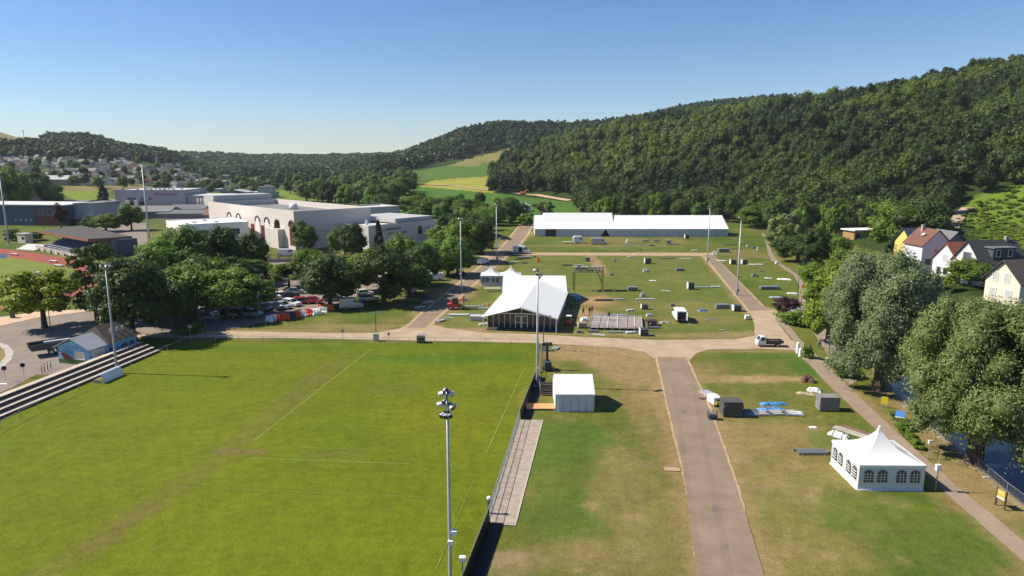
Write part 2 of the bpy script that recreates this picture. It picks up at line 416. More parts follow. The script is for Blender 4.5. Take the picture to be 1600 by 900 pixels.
# worn, dusty margins of the roads
for p, q, w in [((1034, 600), (1096, 905), 2.2), ((1074, 575), (1200, 905), 2.4), ((1100, 400), (1170, 490), 2.5), ((700, 490), (830, 362), 3.0), ((650, 492), (790, 375), 3.5), ((1262, 560), (1600, 880), 1.2), ((1290, 570), (1600, 845), 1.6), ((300, 516), (620, 517), 2.0), ((700, 516), (1150, 528), 2.4), ((880, 541), (1010, 552), 2.5), ((1110, 548), (1240, 548), 1.8)]:
    strip(p, q, w, GR_TAN, .65, 1.0)
# tyre tracks over the showground
for p, q, w in [((930, 480), (925, 400), .5), ((945, 480), (940, 400), .5), ((880, 398), (1090, 470), .6), ((1010, 640), (960, 545), .7), ((1110, 560), (1160, 700), .6), ((1125, 560), (1178, 700), .6), ((950, 700), (1000, 880), .7), ((975, 700), (1030, 880), .7), ((1180, 600), (1330, 640), .6)]:
    strip(p, q, w, (0.22, 0.165, 0.07), .35, .5)
# the pitch
PITCHP = [(-66, 70.0), (-57.4, 113.5), (-42, 115.0), (4.6, 113.8), (3.2, 95), (-3.6, 47), (-7.6, 16), (-80, 16)]
m = inpoly(X, Y, PITCHP).astype(float)
PG = (0.120, 0.142, 0.0058)
paint(m, PG); paint(m * smooth((n3 * .6 + n1 * .4 - 0.44) * 4) * 0.75, (0.088, 0.128, 0.005)); paint(m * smooth((fbm(X, Y, 26, 9) - 0.52) * 4) * 0.5, (0.145, 0.150, 0.006))
paint(m * smooth((n4 - 0.5) * 3) * 0.18, (0.085, 0.10, 0.005))
BR = (0.135, 0.110, 0.030)
strip((540, 556), (372, 690), 3.2, BR, 0.45); strip((350, 712), (60, 905), 3.4, BR, 0.32); strip((240, 790), (150, 850), 2.0, (0.14, 0.10, 0.035), .35)
blob(352, 704, 1.5, .8, (0.19, 0.125, 0.06), .55); blob(392, 706, 2.0, .8, (0.17, 0.11, 0.045), .6); blob(520, 709, 3.5, .7, BR, .5)
blob(610, 610, 5, 2.5, BR, .28); blob(820, 620, 1.2, 3.5, (0.25, 0.19, 0.04), .5); blob(300, 620, 9, 4, (0.14, 0.15, 0.005), .5); blob(700, 560, 16, 3, (0.06, 0.125, 0.008), .7); blob(400, 545, 16, 2, (0.07, 0.13, 0.008), .55)
# land use further out
far = smooth((Y - 300) / 60)
hillA = (Z > 0.5) & (PXg > 765) & (Y < 900)
paint(far * 0.8, (0.075, 0.105, 0.022))
paint((Z > 2.5) * (PXg < 420) * 1.0, (0.070, 0.085, 0.026))
paint(((Y > 900) & (PXg >= 420)) * 1.0, (0.032, 0.052, 0.012))
paint(hillA.astype(float), (0.028, 0.046, 0.010))
FG = (0.068, 0.165, 0.018)
for poly, c in [([(585, 345), (612, 312), (650, 290), (700, 287), (760, 300), (900, 318), (900, 350), (760, 350)], (0.066, 0.150, 0.018)),
                ([(652, 291), (676, 282), (775, 272), (775, 302)], (0.30, 0.28, 0.045)),
                ([(655, 282), (650, 268), (735, 252), (780, 240), (785, 275), (680, 280)], (0.085, 0.150, 0.024)),
                ([(700, 259), (735, 247), (800, 232), (790, 246), (740, 260)], (0.21, 0.185, 0.06)),
                ([(420, 298), (480, 294), (500, 312), (440, 316)], (0.15, 0.20, 0.02)),
                ([(85, 298), (170, 296), (172, 316), (130, 318)], (0.16, 0.215, 0.02)),
                ([(60, 292), (240, 288), (240, 296), (60, 300)], (0.20, 0.165, 0.06)),
                ([(-200, 200), (55, 203), (75, 213), (40, 222), (-200, 226)], (0.28, 0.22, 0.085)),
                ([(195, 238), (300, 237), (300, 243), (200, 243)], (0.15, 0.17, 0.06)),
                ([(1500, 330), (1530, 300), (1620, 285), (1900, 280), (1900, 410), (1600, 400), (1540, 385)], (0.115, 0.175, 0.018)),
                ([(1560, 372), (1590, 352), (1900, 340), (1900, 405), (1590, 395)], (0.105, 0.135, 0.035))]:
    mk = inpoly(PXg, PYg, poly) & (Y > 150)
    paint(mk * 1.0, c); paint(mk * smooth((n1 - 0.48) * 6) * 0.25, tuple(k * 0.6 for k in c))
paint((river_dist(X, Y) > -0.2) & (river_dist(X, Y) < RIVW + 3) & (Y < 205), (0.06, 0.06, 0.03))
bank = np.exp(-((river_dist(X, Y) + 0.9) / 0.55) ** 2) * (Y < 130)
paint(bank * 0.75, (0.33, 0.24, 0.15))

me = bpy.data.meshes.new("ground")
nv = X.size
me.vertices.add(nv); me.vertices.foreach_set("co", np.stack([X, Y, Z], -1).reshape(-1).astype(np.float32))
ii = (np.arange(NY - 1)[:, None] * NU + np.arange(NU - 1)[None]).reshape(-1)
quads = np.stack([ii, ii + 1, ii + 1 + NU, ii + NU], -1)
nq = len(quads)
me.loops.add(nq * 4); me.loops.foreach_set("vertex_index", quads.reshape(-1).astype(np.int32))
me.polygons.add(nq); me.polygons.foreach_set("loop_start", (np.arange(nq) * 4).astype(np.int32)); me.polygons.foreach_set("use_smooth", np.ones(nq, bool))
me.update(calc_edges=True)
ca = me.color_attributes.new("landcover", 'FLOAT_COLOR', 'POINT')
ca.data.foreach_set("color", np.concatenate([colr, np.ones(X.shape + (1,))], -1).reshape(-1).astype(np.float32))
gm = bpy.data.materials.new("meadow_and_land"); gm.use_nodes = True
n_, l_ = gm.node_tree.nodes, gm.node_tree.links
bs = n_["Principled BSDF"]; bs.inputs["Roughness"].default_value = 0.9; bs.inputs["Specular IOR Level"].default_value = 0.12
at = n_.new("ShaderNodeAttribute"); at.attribute_name = "landcover"
ge = n_.new("ShaderNodeNewGeometry")
prev = at.outputs["Color"]
for sc, lo, hi in ((0.9, 0.80, 1.2), (4.5, 0.72, 1.28), (0.22, 0.88, 1.12), (0.05, 0.92, 1.08)):
    nz = n_.new("ShaderNodeTexNoise"); nz.inputs["Scale"].default_value = sc; nz.inputs["Detail"].default_value = 4; nz.inputs["Roughness"].default_value = 0.7
    l_.new(ge.outputs["Position"], nz.inputs["Vector"])
    mr = n_.new("ShaderNodeMapRange"); mr.inputs[1].default_value = 0.3; mr.inputs[2].default_value = 0.7; mr.inputs[3].default_value = lo; mr.inputs[4].default_value = hi
    l_.new(nz.outputs["Fac"], mr.inputs[0])
    mx = n_.new("ShaderNodeVectorMath"); mx.operation = 'SCALE'
    l_.new(prev, mx.inputs[0]); l_.new(mr.outputs[0], mx.inputs["Scale"]); prev = mx.outputs[0]
l_.new(prev, bs.inputs["Base Color"])
bn = n_.new("ShaderNodeTexNoise"); bn.inputs["Scale"].default_value = 3.0; bn.inputs["Detail"].default_value = 6
l_.new(ge.outputs["Position"], bn.inputs["Vector"])
bp = n_.new("ShaderNodeBump"); bp.inputs["Strength"].default_value = 0.35; bp.inputs["Distance"].default_value = 0.12
l_.new(bn.outputs["Fac"], bp.inputs["Height"]); l_.new(bp.outputs[0], bs.inputs["Normal"])
me.materials.append(gm)
ground = bpy.data.objects.new("ground", me); COL.objects.link(ground); struct(ground)

# ------------------------------------------------------------------ roads, paths, river
def ground_mat(name, c1, c2, sc=0.35, fine=5.0, amp=.07):
    m = mat(name, c1, 0.92, 0.08, sc, bump=0.15, spec=0.15, col2=c2)
    n, l = m.node_tree.nodes, m.node_tree.links
    b = n["Principled BSDF"]; src = b.inputs["Base Color"].links[0].from_socket
    nz = n.new("ShaderNodeTexNoise"); nz.inputs["Scale"].default_value = fine; nz.inputs["Detail"].default_value = 4
    tc = n.new("ShaderNodeTexCoord"); l.new(tc.outputs["Object"], nz.inputs["Vector"])
    mr = n.new("ShaderNodeMapRange"); mr.inputs[1].default_value = 0.3; mr.inputs[2].default_value = 0.7; mr.inputs[3].default_value = 1 - amp; mr.inputs[4].default_value = 1 + amp
    l.new(nz.outputs["Fac"], mr.inputs[0]); vm = n.new("ShaderNodeVectorMath"); vm.operation = 'SCALE'
    l.new(src, vm.inputs[0]); l.new(mr.outputs[0], vm.inputs["Scale"]); l.new(vm.outputs[0], b.inputs["Base Color"])
    return m
M_asphalt = ground_mat("worn_pinkish_asphalt", (0.226, 0.170, 0.120), (0.256, 0.196, 0.141))
M_asph2 = ground_mat("grey_asphalt", (0.225, 0.182, 0.150), (0.26, 0.212, 0.178))
M_gravel = ground_mat("tan_gravel", (0.36, 0.245, 0.145), (0.45, 0.32, 0.20), 0.6)
M_gravel2 = ground_mat("pale_gravel", (0.36, 0.265, 0.18), (0.43, 0.325, 0.23), 0.3)
M_path = ground_mat("footpath_asphalt", (0.265, 0.20, 0.148), (0.30, 0.23, 0.172))
M_wear = ground_mat("tyre_polished_asphalt", (0.210, 0.157, 0.111), (0.238, 0.182, 0.131))
M_patch = ground_mat("asphalt_repair", (0.17, 0.135, 0.108), (0.20, 0.16, 0.128))
Z1, Z2, Z3, Z4 = 0.03, 0.045, 0.06, 0.075
# gravel first (verges), asphalt over it
sheet("gravel_road", [(200, 521), (360, 517), (500, 520), (590, 520), (625, 513), (648, 500), (700, 513), (760, 520), (840, 522), (900, 526), (1020, 531), (1150, 530), (1180, 524), (1178, 505), (1172, 488), (1218, 484),
                      (1212, 500), (1235, 530), (1262, 548), (1270, 562), (1256, 562), (1240, 547), (1190, 545), (1110, 546), (1088, 552), (1078, 562), (1022, 560), (1008, 550), (965, 543), (840, 536), (650, 532), (430, 528), (285, 528), (205, 527)], Z1, M_gravel2, rag=.06)
sheet("gravel_verge", [(1097, 960), (1070.5, 760), (1042, 640), (1023, 556), (1074, 556), (1112.5, 640), (1155.5, 760), (1203, 960)], Z2, M_gravel, rag=.06)
sheet("near_road", [(1106, 1000), (1099, 900), (1074, 760), (1045, 640), (1027, 558), (1071, 558), (1109, 640), (1151, 760), (1195, 900), (1228, 1000)], Z3, M_asphalt, rag=.035)
for q in ([(1102, 1000), (1050, 600), (1054, 600), (1118, 1000)], [(1150, 1000), (1080, 600), (1086, 600), (1168, 1000)]):
    sheet("tyre_wear", q, Z3 + .006, M_wear, rag=.05)
for q in ([(1112, 790), (1121, 790), (1123, 800), (1113, 800)], [(1062, 640), (1072, 640), (1073, 646), (1063, 646)], [(1130, 850), (1137, 850), (1139, 859), (1131, 858)]):
    sheet("road_patch", q, Z3 + .009, M_patch)
sheet("left_verge", [(628, 515), (655, 490), (716, 440), (762, 405), (787, 380), (812, 350), (836, 348), (828, 365), (812, 386), (776, 416), (735, 452), (697, 488), (668, 515)], Z2, M_gravel, rag=.06)
sheet("left_road", [(636, 512), (661, 489), (721, 441), (767, 405), (791, 380), (815, 350), (832, 350), (822, 368), (806, 387), (770, 416), (730, 452), (690, 488), (664, 512)], Z3, M_asphalt, rag=.035)
sheet("side_path", [(705, 396), (740, 393), (772, 395), (765, 404), (735, 398)], Z4, M_gravel, rag=.035)
sheet("cross_path", [(795, 394.5), (1098, 395), (1102, 400), (795, 398.6)], Z2, M_gravel, rag=.035)
sheet("right_verge", [(1092, 395), (1112, 395), (1194, 478), (1222, 488), (1170, 490), (1155, 470)], Z2 + .004, M_gravel, rag=.06)
sheet("right_road", [(1100, 398), (1115, 398), (1188, 476), (1208, 484), (1172, 486), (1158, 470)], Z3, M_asphalt, rag=.035)
sheet("riverside_path", [(1262, 362), (1200, 362), (1190, 364), (1196, 378), (1200, 395), (1205, 407), (1240, 430), (1249, 445), (1248, 466), (1244, 484), (1220, 484), (1213, 500), (1238, 530), (1256, 560), (1300, 607), (1400, 700),
                         (1500, 790), (1600, 878), (1700, 965), (1700, 925), (1600, 846), (1500, 763), (1425, 697), (1335, 613), (1288, 566), (1250, 530), (1230, 505), (1240, 488), (1257, 484), (1260, 460), (1258, 447), (1250, 432), (1215, 408), (1206, 394), (1202, 378), (1195, 366)][2:], Z3 + .004, M_path, rag=.035)
sheet("footpath", [(1268, 514), (1290, 512), (1312, 555), (1342, 592), (1330, 602), (1310, 585), (1288, 545)], Z2, M_path, rag=.035)
sheet("car_park", [(205, 524), (360, 514), (420, 502), (520, 480), (560, 462), (600, 455), (650, 430), (690, 405), (640, 385), (560, 405), (400, 408), (215, 440)], Z2 + .008, M_asph2, rag=.06)
sheet("forecourt", [(-250, 505), (60, 492), (145, 487), (215, 515), (205, 540), (150, 566), (124, 584), (104, 586), (58, 585), (22, 604), (0, 614), (-260, 705)], Z2 - .004, M_asph2, rag=.06)
sheet("works_yard", [(100, 336), (330, 346), (345, 318), (335, 312), (180, 310), (110, 322)], Z1, M_asph2)
sheet("stand_forecourt", [(60, 352), (228, 348), (232, 395), (208, 392), (205, 372), (140, 352)], Z1, M_asph2)
sheet("pavement_strip", [(-40, 503), (55, 487), (135, 483), (140, 486), (60, 496), (0, 509), (-40, 516)], Z4 + .01, ground_mat("buff_paving", (0.52, 0.36, 0.24), (0.58, 0.42, 0.3)))
sheet("traffic_island_kerb", [(-20, 535), (0, 535), (14, 540), (22, 550), (18, 562), (0, 578), (-20, 590)], Z4, M_concrete)
sheet("traffic_island_grass", [(-20, 541), (0, 541), (7, 547), (8, 556), (0, 566), (-20, 576)], Z4 + .03, mat("dry_island_turf", (0.22, 0.17, 0.06), 0.9, 0.3, 1.5))
sheet("road_marking", [(-6, 598.5), (11, 598.5), (11, 600.5), (-6, 600.5)], Z4, M_whitepaint)
# grassed rim of the pitch next to the terrace
# running track and its infield
M_track = ground_mat("red_running_track", (0.27, 0.075, 0.055), (0.31, 0.09, 0.065))
sheet("running_track", [(-250, 370), (0, 388), (60, 396), (140, 410), (170, 424), (180, 440), (150, 455), (80, 470), (0, 485), (-250, 500)], Z1, M_track)
sheet("track_infield", [(-250, 385), (0, 399), (60, 409), (115, 420), (130, 430), (110, 442), (60, 448), (0, 453), (-250, 470)], Z2, mat("infield_turf", (0.15, 0.175, 0.012), 0.9, 0.2, 0.2))
# paved strip beside the pitch fence
pv = mat("brick_paving", (0.40, 0.325, 0.26), 0.9, 0.14, 1.3, bump=0.2, col2=(0.48, 0.395, 0.32))
n_, l_ = pv.node_tree.nodes, pv.node_tree.links
bk = n_.new("ShaderNodeTexBrick"); bk.inputs["Scale"].default_value = 4.0; bk.inputs["Mortar Size"].default_value = 0.03
bk.inputs["Color1"].default_value = (1, 1, 1, 1); bk.inputs["Color2"].default_value = (0.86, 0.84, 0.82, 1); bk.inputs["Mortar"].default_value = (0.55, 0.5, 0.45, 1)
tc = n_.new("ShaderNodeTexCoord"); l_.new(tc.outputs["Object"], bk.inputs["Vector"])
b_ = n_["Principled BSDF"]; sr = b_.inputs["Base Color"].links[0].from_socket
vm = n_.new("ShaderNodeVectorMath"); vm.operation = 'MULTIPLY'; l_.new(sr, vm.inputs[0]); l_.new(bk.outputs["Color"], vm.inputs[1]); l_.new(vm.outputs[0], b_.inputs["Base Color"])
sheet("brick_paving", [(758, 817), (803, 821), (847, 656), (812, 655)], Z3, pv)
sheet("paving_edge", [(803, 821), (806, 821), (849, 656), (847, 656)], Z3 + .01, M_concrete)
sheet("access_slab", [(1036, 729), (1062, 731), (1064, 736), (1039, 735)], Z4, M_gravel)
# faint chalk lines on the pitch
M_line = mat("faded_chalk_line", (0.165, 0.185, 0.03), 0.9, 0.35, 0.8)
M_line2 = mat("chalk_line", (0.24, 0.255, 0.07), 0.9, 0.35, 0.8)
def line(p, q, w, m):
    a, b = G(*p), G(*q); d = (b - a).normalized(); nn = Vector((-d.y, d.x, 0)) * w / 2
    sheet("pitch_marking", [((a + nn).x, (a + nn).y), ((a - nn).x, (a - nn).y), ((b - nn).x, (b - nn).y), ((b + nn).x, (b + nn).y)], Z1, m, px=False)
for p, q, w, m in [((579, 546), (398, 688), .13, M_line2), ((543, 546), (378, 662), .12, M_line), ((818, 577), (760, 708), .11, M_line2), ((742, 745), (680, 893), .11, M_line), ((395, 697), (760, 709), .10, M_line),
                   ((390, 716), (640, 725), .10, M_line2), ((270, 761), (690, 778), .10, M_line), ((470, 664), (700, 669), .08, M_line), ((620, 547), (820, 555), .08, M_line), ((60, 702), (330, 716), .09, M_line)]:
    line(p, q, w, m)
# water
wm = bpy.data.materials.new("river_water"); wm.use_nodes = True
n_, l_ = wm.node_tree.nodes, wm.node_tree.links
b_ = n_["Principled BSDF"]; b_.inputs["Base Color"].default_value = (0.012, 0.022, 0.040, 1); b_.inputs["Roughness"].default_value = 0.12; b_.inputs["IOR"].default_value = 1.33
nz = n_.new("ShaderNodeTexNoise"); nz.inputs["Scale"].default_value = 0.9; nz.inputs["Detail"].default_value = 4
tc = n_.new("ShaderNodeTexCoord"); l_.new(tc.outputs["Object"], nz.inputs["Vector"])
bp = n_.new("ShaderNodeBump"); bp.inputs["Strength"].default_value = 0.25; bp.inputs["Distance"].default_value = 0.08
l_.new(nz.outputs["Fac"], bp.inputs["Height"]); l_.new(bp.outputs[0], b_.inputs["Normal"])
sheet("river", [(x + 0.2, y) for x, y in RIV] + [(x + RIVW + 2, y) for x, y in RIV[::-1]], -1.3, wm, px=False)
# farm tracks on the slopes, a little above the fields they cross
def track(pts, w, m, name):
    P = []
    for k in range(len(pts) - 1):
        for t in np.linspace(0, 1, 12, endpoint=False): P.append((pts[k][0] + (pts[k + 1][0] - pts[k][0]) * t, pts[k][1] + (pts[k + 1][1] - pts[k][1]) * t))
    P.append(pts[-1]); mb = MB(); L = []
    for k, (x, y) in enumerate(P):
        a = P[max(k - 1, 0)]; b = P[min(k + 1, len(P) - 1)]; d = Vector((b[0] - a[0], b[1] - a[1])).normalized()
        for s_ in (1, -1):
            qx, qy = x - d.y * s_ * w / 2, y + d.x * s_ * w / 2; L.append((qx, qy, max(terr1(qx, qy), terr1(x, y)) + 0.35))
    mb.add(L, [(2 * k, 2 * k + 1, 2 * k + 3, 2 * k + 2) for k in range(len(P) - 1)])
    return struct(mb.build(name, m, smooth=True))
def hit(px, py, y0=150, y1=2400):
    """the first point of the terrain on a sight line"""
    yy = np.geomspace(y0, y1, 700); zz = np.array([Zat(py, y) for y in yy]); xx = np.array([Xat(px, y, z) for y, z in zip(yy, zz)])
    below = np.nonzero(terr(xx, yy) > zz)[0]
    k = below[0] if len(below) else len(yy) - 1
    return Vector((xx[k], yy[k], terr1(xx[k], yy[k])))
M_dirt = ground_mat("dirt_track", (0.42, 0.29, 0.17), (0.50, 0.36, 0.23), 0.2, 1.0)
track([tuple(hit(*p)[:2]) for p in [(640, 289), (705, 290), (745, 296), (790, 300), (840, 306), (890, 315)]], 6.0, M_dirt, "dirt_track")
track([tuple(hit(*p)[:2]) for p in [(1445, 392), (1470, 372), (1490, 352), (1500, 336), (1512, 326)]], 5.0, M_gravel2, "hillside_lane")

# ------------------------------------------------------------------ trees
leaf_mat("leaf_mid", (0.048, 0.09, 0.011), (0.185, 0.285, 0.036))
leaf_mat("leaf_dark", (0.024, 0.046, 0.009), (0.102, 0.165, 0.028))
leaf_mat("leaf_light", (0.08, 0.14, 0.011), (0.235, 0.325, 0.032))
leaf_mat("leaf_yellow", (0.13, 0.175, 0.010), (0.36, 0.43, 0.022), 0.004)
leaf_mat("leaf_willow_grey", (0.098, 0.132, 0.056), (0.270, 0.325, 0.155), 0.01)
leaf_mat("leaf_willow", (0.086, 0.122, 0.032), (0.235, 0.285, 0.095), 0.01)
leaf_mat("leaf_copper", (0.030, 0.010, 0.012), (0.085, 0.035, 0.035), 0.01)
leaf_mat("leaf_needle", (0.010, 0.022, 0.008), (0.035, 0.055, 0.020), 0.01)
leaf_mat("leaf_hill", (0.018, 0.036, 0.006), (0.108, 0.152, 0.021), 0.012)
leaf_mat("leaf_far", (0.024, 0.041, 0.009), (0.074, 0.106, 0.022), 0.02)

ICO_V = None
def ico():
    global ICO_V
    if ICO_V is None:
        bm = bmesh.new(); bmesh.ops.create_icosphere(bm, subdivisions=1, radius=1)
        ICO_V = (np.array([v.co[:] for v in bm.verts]), np.array([[v.index for v in f.verts] for f in bm.faces])); bm.free()
    return ICO_V

def crown_np(shape, n, leaf, seed, clumps=26, core=True, aspect=1.0):
    """leaf faces spread over irregular clumps; unit width, unit height. Returns quad corners (n,4,3), core triangles, tints"""
    g = np.random.default_rng(seed)
    d = g.normal(size=(clumps * 4, 3)); d /= np.linalg.norm(d, axis=1)[:, None]
    d = d[d[:, 2] > -0.85][:clumps]
    k = len(d)
    rr = g.uniform(0.45, 1.0, k) ** 0.6
    if shape == 'round':   c = np.stack([d[:, 0] * .36 * rr, d[:, 1] * .36 * rr, .52 + d[:, 2] * .38 * rr], -1); cr = g.uniform(.10, .19, k)
    elif shape == 'dome':  c = np.stack([d[:, 0] * .27 * rr, d[:, 1] * .27 * rr, .54 + d[:, 2] * .27 * rr], -1); cr = g.uniform(.17, .27, k)
    elif shape == 'broad': c = np.stack([d[:, 0] * .40 * rr, d[:, 1] * .40 * rr, .56 + d[:, 2] * .31 * rr], -1); cr = g.uniform(.09, .17, k)
    elif shape == 'willow':
        rr = rr * (1 + .08 * np.sin(3 * np.arctan2(d[:, 1], d[:, 0]) + seed) + .10 * np.sin(5 * d[:, 2] * 2 + seed))
        c = np.stack([d[:, 0] * .40 * rr, d[:, 1] * .40 * rr, .50 + d[:, 2] * .43 * rr], -1); cr = g.uniform(.055, .115, k)
    elif shape == 'cone':
        h = g.uniform(0.08, 0.97, k); w = .42 * (1 - h) ** 0.85 + .02; a = g.uniform(0, 6.28, k)
        c = np.stack([np.cos(a) * w * .8, np.sin(a) * w * .8, h], -1); cr = .05 + .10 * (1 - h)
    elif shape == 'column':
        h = g.uniform(0.10, 0.94, k); w = .36 * np.sin(np.clip(h * 1.02, .0, 1) * math.pi) ** 0.5 * (1 - .45 * h); a = g.uniform(0, 6.28, k)
        c = np.stack([np.cos(a) * w * .8, np.sin(a) * w * .8, h], -1); cr = g.uniform(.07, .13, k)
    elif shape == 'cedar':
        h = np.repeat(np.linspace(.3, .95, max(k // 5, 2)), 5)[:k]; k = len(h); w = .42 * np.sqrt(1 - ((h - .3) / .75) ** 2); a = g.uniform(0, 6.28, k)
        c = np.stack([np.cos(a) * w * g.uniform(.4, 1, k), np.sin(a) * w * g.uniform(.4, 1, k), h + g.normal(0, .02, k)], -1); cr = g.uniform(.09, .15, k)
    else:                  c = np.stack([d[:, 0] * .38 * rr, d[:, 1] * .38 * rr, .42 + d[:, 2] * .40 * rr], -1); cr = g.uniform(.14, .22, k)
    flat = {'cedar': .35, 'broad': .75}.get(shape, .95)
    pick = g.choice(k, n, p=cr ** 2 / (cr ** 2).sum())
    e = g.normal(size=(n, 3)); e /= np.linalg.norm(e, axis=1)[:, None]
    e[:, 2] = np.where(e[:, 2] < -.45, -e[:, 2], e[:, 2])
    rad = cr[pick] * g.uniform(.72, 1.14, n)
    off = e * rad[:, None]; off[:, 2] *= flat
    if shape == 'willow': off[:, 2] = off[:, 2] * 1.1 - np.abs(g.normal(0, .035, n)) * (g.random(n) < .5)
    p = c[pick] + off
    nr = e + g.normal(0, .34, (n, 3)) + (0, 0, .15); nr /= np.linalg.norm(nr, axis=1)[:, None]
    t = np.cross(nr, g.normal(size=(n, 3))); t /= np.linalg.norm(t, axis=1)[:, None]
    if shape == 'willow':
        dn = np.array([0, 0, -.55]) + .8 * t; t = dn - (dn * nr).sum(1)[:, None] * nr; t /= np.linalg.norm(t, axis=1)[:, None]
    b = np.cross(nr, t)
    s = leaf * g.uniform(.6, 1.35, n)[:, None]; ln = {'willow': 1.3}.get(shape, 1.0)
    q = np.stack([p - t * s * ln, p + b * s * .62, p + t * s * ln, p - b * s * .62], 1)
    q[:, :, 2] = p[:, None, 2] + (q[:, :, 2] - p[:, None, 2]) * aspect
    tint = np.clip(.30 + .35 * g.random(k)[pick] + .35 * g.random(n), 0, 1)
    if core:
        iv, jf = ico(); jit = 1 + .25 * (g.random((k, len(iv))) - .5)
        cv = c[:, None] + iv[None] * (cr * .74)[:, None, None] * jit[..., None] * np.array([1, 1, flat])
        cf = jf[None] + (np.arange(k) * len(iv))[:, None, None]
        return q, tint, cv.reshape(-1, 3), cf.reshape(-1, 3)
    return q, tint, np.zeros((0, 3)), np.zeros((0, 3), int)

def np_mesh(name, q, tint, cv, cf, m, core_shade_tint=0.25):  # core faces tinted darker: shade inside the crown put into colour
    n = len(q); me = bpy.data.meshes.new(name)
    V = np.concatenate([q.reshape(-1, 3), cv]); me.vertices.add(len(V)); me.vertices.foreach_set("co", V.reshape(-1).astype(np.float32))
    me.loops.add(n * 4 + len(cf) * 3)
    me.loops.foreach_set("vertex_index", np.concatenate([np.arange(n * 4), (cf + n * 4).reshape(-1)]).astype(np.int32))
    me.polygons.add(n + len(cf))
    me.polygons.foreach_set("loop_start", np.concatenate([np.arange(n) * 4, n * 4 + np.arange(len(cf)) * 3]).astype(np.int32))
    me.polygons.foreach_set("use_smooth", np.concatenate([np.zeros(n, bool), np.ones(len(cf), bool)]))
    me.update(calc_edges=True)
    a = me.attributes.new("tint", 'FLOAT', 'FACE')
    ct = np.full(len(cf), core_shade_tint) if np.isscalar(core_shade_tint) else core_shade_tint
    a.data.foreach_set("value", np.concatenate([tint, ct]).astype(np.float32))
    me.materials.append(m); return me

def trunk_mesh(name, r, top, limbs, seed):
    g = random.Random(seed); mb = MB()
    mb.lathe([(r * 1.7, -.02), (r * 1.15, .03), (r, .12), (r * .8, top * .6), (r * .35, top)], 8)
    for k in range(limbs):
        a = 6.28 * k / limbs + g.uniform(-.4, .4); z = top * g.uniform(.45, .75); L = g.uniform(.18, .32)
        p = (0, 0, z); q = (math.cos(a) * L * .55, math.sin(a) * L * .55, z + .12); e = (math.cos(a) * L, math.sin(a) * L, z + g.uniform(.2, .3))
        mb.bar(p, q, r * .45, 6, r * .32); mb.bar(q, e, r * .32, 6, r * .12)
    me = bpy.data.meshes.new(name); me.from_pydata(mb.v, [], mb.f); me.materials.append(M_bark); return me

KIND = {  # shape, leaves, leaf size, clumps, leaf material
    'mid': ('round', 4800, .0215, 46, 'leaf_mid'), 'dark': ('round', 5200, .020, 52, 'leaf_dark'), 'light': ('round', 4400, .0215, 42, 'leaf_light'),
    'broad': ('broad', 4400, .022, 42, 'leaf_mid'), 'yellow': ('broad', 5000, .021, 44, 'leaf_yellow'), 'cedar': ('cedar', 2600, .032, 40, 'leaf_dark'),
    'needle': ('cone', 1800, .036, 60, 'leaf_needle'), 'column': ('column', 1800, .045, 40, 'leaf_dark'), 'copper': ('round', 1500, .042, 24, 'leaf_copper'),
    'bush': ('bush', 1100, .050, 16, 'leaf_mid'), 'darkbush': ('bush', 1100, .050, 16, 'leaf_dark'),
    'bigwillow': ('willow', 70000, .0070, 170, 'leaf_willow_grey'), 'bigwillow2': ('willow', 76000, .0064, 180, 'leaf_willow'),
    'poplar': ('willow', 2600, .030, 34, 'leaf_willow'), 'hill': ('dome', 1100, .040, 14, 'leaf_hill'), 'edge': ('round', 1300, .038, 22, 'leaf_mid')}
NVAR = {'bigwillow': 1, 'bigwillow2': 1, 'hill': 7, 'mid': 5, 'dark': 4, 'edge': 4}
CROWN, TRUNK = {}, {}
def crown_mesh(kind, var):
    if (kind, var) not in CROWN:
        sh, n, lf, cl, m = KIND[kind]
        CROWN[kind, var] = np_mesh("crown_" + kind, *crown_np(sh, n, lf, 100 + var * 31 + sum(map(ord, kind)), cl), MATS[m])
    return CROWN[kind, var]
def trunk_for(kind):
    if kind not in TRUNK:
        sh = KIND[kind][0]
        TRUNK[kind] = trunk_mesh("trunk", {'cone': .035, 'column': .05, 'willow': .042}.get(sh, .032), {'cone': .9, 'column': .8, 'bush': .4}.get(sh, .6), {'cone': 0, 'column': 2, 'bush': 3}.get(sh, 6), 5)
    return TRUNK[kind]
TREE_NAME = {'needle': 'conifer_tree', 'cedar': 'cedar_tree', 'column': 'columnar_tree', 'bush': 'shrub', 'darkbush': 'shrub', 'bigwillow': 'willow_tree', 'bigwillow2': 'willow_tree', 'copper': 'copper_leaved_tree'}
def plant(x, y, z, w, h, kind, label, group=None, var=None):
    var = random.randrange(NVAR.get(kind, 3)) if var is None else var
    t = thing(TREE_NAME.get(kind, 'broadleaf_tree'), label, 'shrub' if 'bush' in kind else 'tree', (x, y, z), random.uniform(0, 6.28), group)
    for nm, me, sc in (('crown', crown_mesh(kind, var), (w, w, h)), ('trunk', trunk_for(kind), (w, w, h))):
        o = bpy.data.objects.new(nm, me); COL.objects.link(o); o.parent = t; o.scale = sc
    return t
def tree(px, pb, pt, pw, kind, label, group=None, z=None):
    g = G(px, pb)
    if z is None: z = terr1(g.x, g.y) if pb > 330 else 0
    if z > .6: g = hit(px, pb); z = g.z
    w = pw / FPX * (g.y * CT + (CAM_H - z) * ST) * (1.1 if 'willow' in kind or (pb < 412 and px < 620) else 1.26)
    h = max(Zat(pt, g.y + .15 * w) - z, 1.0)
    return plant(g.x, g.y, z, w, h * 1.02, kind, label, group)

